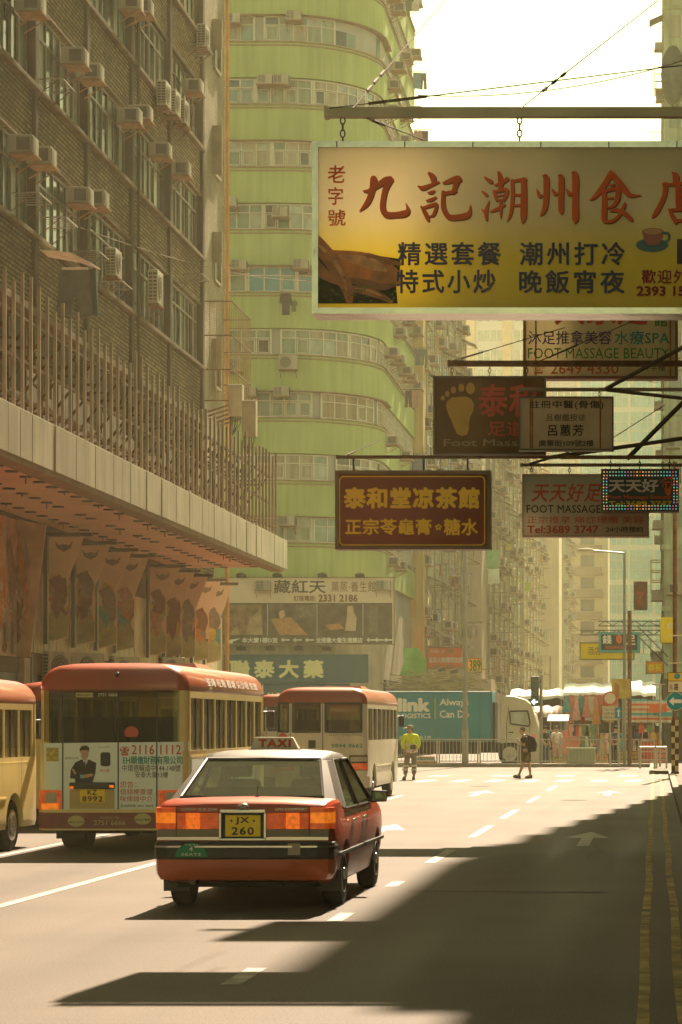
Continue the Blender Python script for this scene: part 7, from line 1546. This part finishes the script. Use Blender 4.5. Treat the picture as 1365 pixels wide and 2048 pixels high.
def face(head, par, fx, fy, hr=.1):
    """nose, eyes, ears and mouth on a head looking along (fx, fy)"""
    f = Vector((fx, fy, 0)).normalized(); s = Vector((-fy, fx, 0)).normalized(); h = Vector(head); m = MB()
    m.hull([h + f * .085 + Vector((0, 0, .02)), h + f * .115 + Vector((0, 0, -.02)), h + f * .085 + s * .018 + Vector((0, 0, -.03)), h + f * .085 - s * .018 + Vector((0, 0, -.03)), h + f * .06]); 
    for q in (-1, 1): c = h + s * q * .075 - f * .005; m.ball(tuple(c), .02, .02, .03, 8, 6)
    o = m.build('ears_and_nose', skin, par)
    m = MB()
    for q in (-1, 1): c = h + f * .084 + s * q * .032 + Vector((0, 0, .015)); m.ball(tuple(c), .011, .011, .008, 8, 6)
    c = h + f * .083 + Vector((0, 0, -.055)); m.ball(tuple(c), .022, .022, .006, 8, 4); m.build('eyes_and_mouth', M('dark_features', (.09, .04, .03), var=0), par); return o
# worker in the high visibility jacket, seen from behind and a little from the left, looking left
w0 = P(822, 1560, 79.5); t = thing('person', 'worker in a neon yellow high visibility jacket and grey cap standing on the road', 'person', (w0[0], 79.5, 0))
J = [(0, 0, .88, .13, .11), (0, 0, 1.05, .125, .10), (0, .0, 1.25, .16, .11), (0, .01, 1.38, .13, .09), (0, .0, 1.46, .055, .055), (-.01, -.0, 1.53, .075, .085), (-.015, -.0, 1.61, .085, .095), (-.015, 0, 1.68, .06, .07),
     (-.20, 0, 1.37, .06), (-.25, .03, 1.12, .045), (-.20, -.1, .95, .036), (.20, 0, 1.37, .06), (.26, .03, 1.12, .045), (.16, -.12, .98, .036),
     (-.10, 0, .82, .085), (-.13, .02, .45, .058), (-.17, -.02, .09, .042), (-.24, -.10, .04, .035), (.10, 0, .82, .085), (.11, 0, .45, .058), (.10, -.03, .09, .042), (.07, -.16, .04, .035)]
E_ = [(0, 1), (1, 2), (2, 3), (3, 4), (4, 5), (5, 6), (6, 7), (3, 8), (8, 9), (9, 10), (3, 11), (11, 12), (12, 13), (0, 14), (14, 15), (15, 16), (16, 17), (0, 18), (18, 19), (19, 20), (20, 21)]
Jb, Eb = list(J), list(E_); hand(Jb, Eb, 10, (.2, -.3, -1), (1, 0, 0)); hand(Jb, Eb, 13, (-.6, -.5, -.4), (0, 0, 1))
body_ = skinmesh('body', Jb, Eb, skin, t)
hv = M('neon_jacket', (.50, .62, .01), rough=.7, var=.1, scale=6, emit=0)
jk = [(0, 0, .74, .185, .15), (0, 0, .90, .18, .14), (0, 0, 1.1, .18, .14), (0, .0, 1.28, .19, .135), (0, .01, 1.40, .13, .10), (-.21, 0, 1.38, .085), (-.265, .03, 1.12, .07), (-.21, -.09, .98, .055), (.21, 0, 1.38, .085), (.275, .03, 1.12, .07), (.18, -.1, 1.0, .055)]
skinmesh('jacket', jk, [(0, 1), (1, 2), (2, 3), (3, 4), (4, 5), (5, 6), (6, 7), (4, 8), (8, 9), (9, 10)], hv, t)
m = MB(); refl = M('reflective_band', (.52, .48, .36), rough=.4, var=.1)
for z0, z1, a, b in ((.86, .98, .225, .185), (1.08, 1.14, .222, .18)): m.lathe([(1, z0), (1, z1), (.9, z1), (.9, z0)], (0, 0, 0), 'z', 24); m.v[-96:] = [(x * a, y * b, z) for x, y, z in m.v[-96:]]
m.build('reflective_bands', refl, t)
gt_ = M('grey_trousers', (.19, .17, .13), rough=.9, var=.2, scale=5)
skinmesh('trousers', [(0, 0, .88, .15, .13), (-.10, 0, .80, .11), (-.14, .02, .45, .085), (-.18, -.0, .14, .075), (.10, 0, .80, .11), (.11, 0, .45, .085), (.10, -.01, .14, .075)], [(0, 1), (1, 2), (2, 3), (0, 4), (4, 5), (5, 6)], gt_, t)
m = MB()
for x, y in ((-.155, .01), (.105, 0)):
    for z in (.30, .42): m.lathe([(.098, z), (.098, z + .06), (.08, z + .06), (.08, z)], (x - (.42 - z) * .15 * (x < 0), y, 0), 'z', 16)
m.build('leg_bands', refl, t)
m = MB()
for x, y, dx in ((-.19, -.05, -.06), (.09, -.07, -.02)): m.hull([(x - .05, y + .08, 0), (x + .05, y + .08, 0), (x + dx - .05, y - .16, 0), (x + dx + .05, y - .16, 0), (x - .045, y + .08, .1), (x + .045, y + .08, .1), (x + dx - .04, y - .14, .06), (x + dx + .04, y - .14, .06), (x, y + .02, .15)])
m.build('shoes', blackp, t, bevel=.02)
m = MB(); m.ball((-.015, .01, 1.675), .105, .115, .075, 14, 8); m.hull([(-.12, -.07, 1.655), (-.24, -.05, 1.64), (-.24, .03, 1.64), (-.12, .07, 1.655), (-.12, 0, 1.68), (-.23, 0, 1.655)]); m.build('cap', M('grey_cap', (.20, .18, .14), rough=.9), t, smooth=50)
m = MB(); m.ball((.02, .02, 1.60), .085, .10, .07, 12, 8); m.build('hair', M('dark_hair', (.03, .025, .02), rough=.7, var=0), t, smooth=60)
face((-.015, 0, 1.585), t, -1, -.2)
m = MB(); m.hull([(-.02, -.20, .98), (.13, -.20, .98), (-.02, -.2, 1.12), (.15, -.2, 1.12), (-.02, -.15, .96), (.13, -.15, .96), (.15, -.15, 1.12), (-.06, -.16, 1.05)]); m.build('pouch', M('dark_pouch', (.08, .06, .04)), t, bevel=.02)
t.rotation_euler = (0, 0, R(12))
# man with a backpack walking to the left
w1 = P(1051, 1557, 81.8); t = thing('person', 'man in dark shirt and olive shorts with a big black backpack crossing the road', 'person', (w1[0], 81.8, 0))
J = [(.06, 0, .86, .12, .11), (.04, 0, 1.02, .115, .11), (-.0, 0, 1.22, .13, .14), (-.03, 0, 1.34, .10, .12), (-.07, 0, 1.42, .052, .052), (-.10, 0, 1.50, .085, .075), (-.105, 0, 1.58, .09, .082), (-.10, 0, 1.65, .06, .058),
     (-.02, -.19, 1.32, .055), (-.02, -.23, 1.06, .042), (-.16, -.16, 1.18, .034), (-.02, .19, 1.32, .055), (-.02, .23, 1.06, .042), (-.15, .15, 1.16, .034),
     (.06, -.09, .80, .085), (-.06, -.1, .46, .060), (-.20, -.1, .10, .040), (-.32, -.1, .06, .034), (.06, .09, .80, .085), (.13, .09, .46, .060), (.17, .09, .10, .040), (.05, .09, .035, .034)]
Jb, Eb = list(J), list(E_); hand(Jb, Eb, 10, (-.5, .3, .8), (0, 1, 0)); hand(Jb, Eb, 13, (-.5, -.3, .8), (0, -1, 0))
skinmesh('body', Jb, Eb, skin, t)
skinmesh('shirt', [(.05, 0, .92, .145, .14), (.03, 0, 1.08, .14, .15), (-.0, 0, 1.24, .145, .165), (-.03, 0, 1.35, .11, .12), (-.02, -.19, 1.33, .078), (-.02, -.235, 1.14, .066), (-.02, .19, 1.33, .078), (-.02, .235, 1.14, .066)], [(0, 1), (1, 2), (2, 3), (3, 4), (4, 5), (3, 6), (6, 7)], M('charcoal_shirt', (.045, .04, .035), rough=.9), t)
skinmesh('shorts', [(.06, 0, .88, .145, .14), (.05, -.095, .78, .115), (-.03, -.1, .50, .105), (.05, .095, .78, .115), (.12, .09, .50, .105)], [(0, 1), (1, 2), (0, 3), (3, 4)], M('olive_shorts', (.12, .10, .05), rough=.9, var=.2), t)
m = MB(); m.hull([(x, y, z) for x, y, z in ((.12, -.17, .86), (.36, -.15, .88), (.40, -.15, 1.12), (.30, -.15, 1.36), (.12, -.17, 1.42), (.12, .17, .86), (.36, .15, .88), (.40, .15, 1.12), (.30, .15, 1.36), (.12, .17, 1.42), (.06, -.14, 1.36), (.06, .14, 1.36), (.08, .14, .9), (.08, -.14, .9))]); m.build('backpack', M('black_bag', (.025, .024, .022), rough=.8), t, bevel=.05)
m = MB()
for y in (-.14, .14): m.tube([(.10, y, 1.4), (-.02, y, 1.40), (-.12, y, 1.28), (-.10, y, 1.08), (.06, y, .98)], .022, 6)
m.build('strap', M('black_bag', (.025, .024, .022)), t)
m = MB()
for x, y, r_ in ((-.20, -.1, 1), (.17, .09, 0)):
    m.hull([(x + .07, y - .04, .03 + .02 * r_), (x + .07, y + .04, .03 + .02 * r_), (x - .20, y - .05, .0 + .05 * r_), (x - .20, y + .05, .0 + .05 * r_), (x + .06, y, .12), (x - .17, y - .03, .06 + .05 * r_), (x - .17, y + .03, .06 + .05 * r_), (x - .02, y, .13), (x + .06, y - .04, 0), (x + .06, y + .04, 0), (x - .15, y, 0)])
m.build('shoes', M('grey_shoes', (.10, .085, .065)), t, bevel=.015)
m = MB(); m.ball((-.075, 0, 1.60), .095, .088, .095, 12, 8); m.build('hair', M('cropped_hair', (.13, .09, .06), rough=.9), t, smooth=60)
face((-.105, 0, 1.545), t, -1, 0)
# shoppers standing at the stalls
def bystander(label, px, Y, top, bottom, rot, hair=(.03, .025, .02)):
    p = P(px, 1500, Y); t = thing('person', label, 'person', (p[0], Y, .0), R(rot))
    J = [(0, 0, .88, .12, .1), (0, 0, 1.05, .12, .1), (0, 0, 1.25, .14, .11), (0, 0, 1.36, .11, .09), (0, 0, 1.44, .05), (0, 0, 1.52, .08), (0, 0, 1.6, .088), (0, 0, 1.66, .06), (-.19, 0, 1.35, .055), (-.23, 0, 1.1, .042), (-.2, -.12, .95, .034), (.19, 0, 1.35, .055), (.23, 0, 1.1, .042), (.2, -.12, .95, .034), (-.1, 0, .8, .085), (-.11, 0, .45, .058), (-.11, .02, .08, .042), (-.11, -.12, .04, .034), (.1, 0, .8, .085), (.11, 0, .45, .058), (.11, .02, .08, .042), (.11, -.12, .04, .034)]
    Jb, Eb = list(J), list(E_); hand(Jb, Eb, 10, (0, -.3, -1), (1, 0, 0)); hand(Jb, Eb, 13, (0, -.3, -1), (-1, 0, 0)); skinmesh('body', Jb, Eb, skin, t, 1)
    skinmesh('shirt', [(0, 0, .86, .145, .12), (0, 0, 1.08, .14, .12), (0, 0, 1.26, .155, .125), (0, 0, 1.37, .11, .1), (-.2, 0, 1.35, .075), (-.235, 0, 1.16, .06), (.2, 0, 1.35, .075), (.235, 0, 1.16, .06)], [(0, 1), (1, 2), (2, 3), (3, 4), (4, 5), (3, 6), (6, 7)], top, t, 1)
    skinmesh('trousers', [(0, 0, .88, .14, .12), (-.1, 0, .8, .1), (-.11, 0, .45, .08), (-.11, 0, .08, .07), (.1, 0, .8, .1), (.11, 0, .45, .08), (.11, 0, .08, .07)], [(0, 1), (1, 2), (2, 3), (0, 4), (4, 5), (5, 6)], bottom, t, 1)
    m = MB(); m.ball((0, .02, 1.62), .095, .1, .09, 12, 8); m.build('hair', M('dark_hair', hair), t, smooth=60); face((0, 0, 1.56), t, 0, -1); return t
bystander('dark clothed person standing between the truck cab and the clothes', 1091, 107.5, gcols['black'], gcols['navy'], 60)
bystander('person in a dark top half hidden beside the blue arrow sign', 1232, 107.0, gcols['navy'], gcols['black'], -30)
bystander('pale dressed stall keeper below the striped flap', 1114, 108.0, gcols['white'], gcols['rose'], 20)

t = thing('person', 'taxi driver seen dimly through the tinted rear window', 'person', (-3.86 + .37, 23.3 + 2.5, .0))
J = [(0, 0, .52, .14, .12), (0, -.05, .75, .13, .11), (0, -.12, .96, .14, .11), (0, -.12, 1.06, .1, .08), (0, -.1, 1.13, .05), (0, -.07, 1.2, .08), (0, -.06, 1.28, .088), (0, -.06, 1.34, .06), (-.19, -.1, 1.05, .055), (-.22, .1, .85, .042), (-.16, .3, .98, .034), (.19, -.1, 1.05, .055), (.22, .1, .85, .042), (.16, .3, .98, .034), (-.1, .38, .55, .08), (-.11, .5, .25, .055), (.1, .38, .55, .08), (.11, .5, .25, .055)]
Ed = [(0, 1), (1, 2), (2, 3), (3, 4), (4, 5), (5, 6), (6, 7), (3, 8), (8, 9), (9, 10), (3, 11), (11, 12), (12, 13), (0, 14), (14, 15), (0, 16), (16, 17)]
Jb, Eb = list(J), list(Ed); hand(Jb, Eb, 10, (.3, .5, .3), (1, 0, 0)); hand(Jb, Eb, 13, (-.3, .5, .3), (-1, 0, 0)); skinmesh('body', Jb, Eb, skin, t, 1)
skinmesh('shirt', [(0, 0, .55, .15, .13), (0, -.05, .76, .15, .125), (0, -.12, .97, .155, .12), (0, -.12, 1.07, .11, .09), (-.2, -.1, 1.05, .075), (-.225, .05, .9, .06), (.2, -.1, 1.05, .075), (.225, .05, .9, .06)], [(0, 1), (1, 2), (2, 3), (3, 4), (4, 5), (3, 6), (6, 7)], gcols['white'], t, 1)
m = MB(); m.ball((0, -.08, 1.29), .095, .1, .09, 12, 8); m.build('hair', M('dark_hair', (.03, .025, .02)), t, smooth=60); face((0, -.06, 1.24), t, 0, 1)
# ================================================================ WARM HAZE IN THE STREET
m = MB(); m.box(-170, 170, -70, 530, -1.0, 96); hz = m.build('haze', None)
vm = bpy.data.materials.new('haze_air'); vm.use_nodes = True; N = vm.node_tree.nodes; L = vm.node_tree.links; N.clear()
out = N.new('ShaderNodeOutputMaterial'); pv = N.new('ShaderNodeVolumePrincipled'); pv.inputs['Color'].default_value = (.96, .91, .58, 1); pv.inputs['Density'].default_value = HAZE_D; pv.inputs['Anisotropy'].default_value = 0.35
L.new(pv.outputs[0], out.inputs['Volume']); hz.data.materials.clear(); hz.data.materials.append(vm); hz['kind'] = 'stuff'; hz['label'] = 'warm dusty haze filling the street'
bpy.data.objects.remove(_to)
for k in ('lettering_source',):
    if k in bpy.data.curves: bpy.data.curves.remove(bpy.data.curves[k])
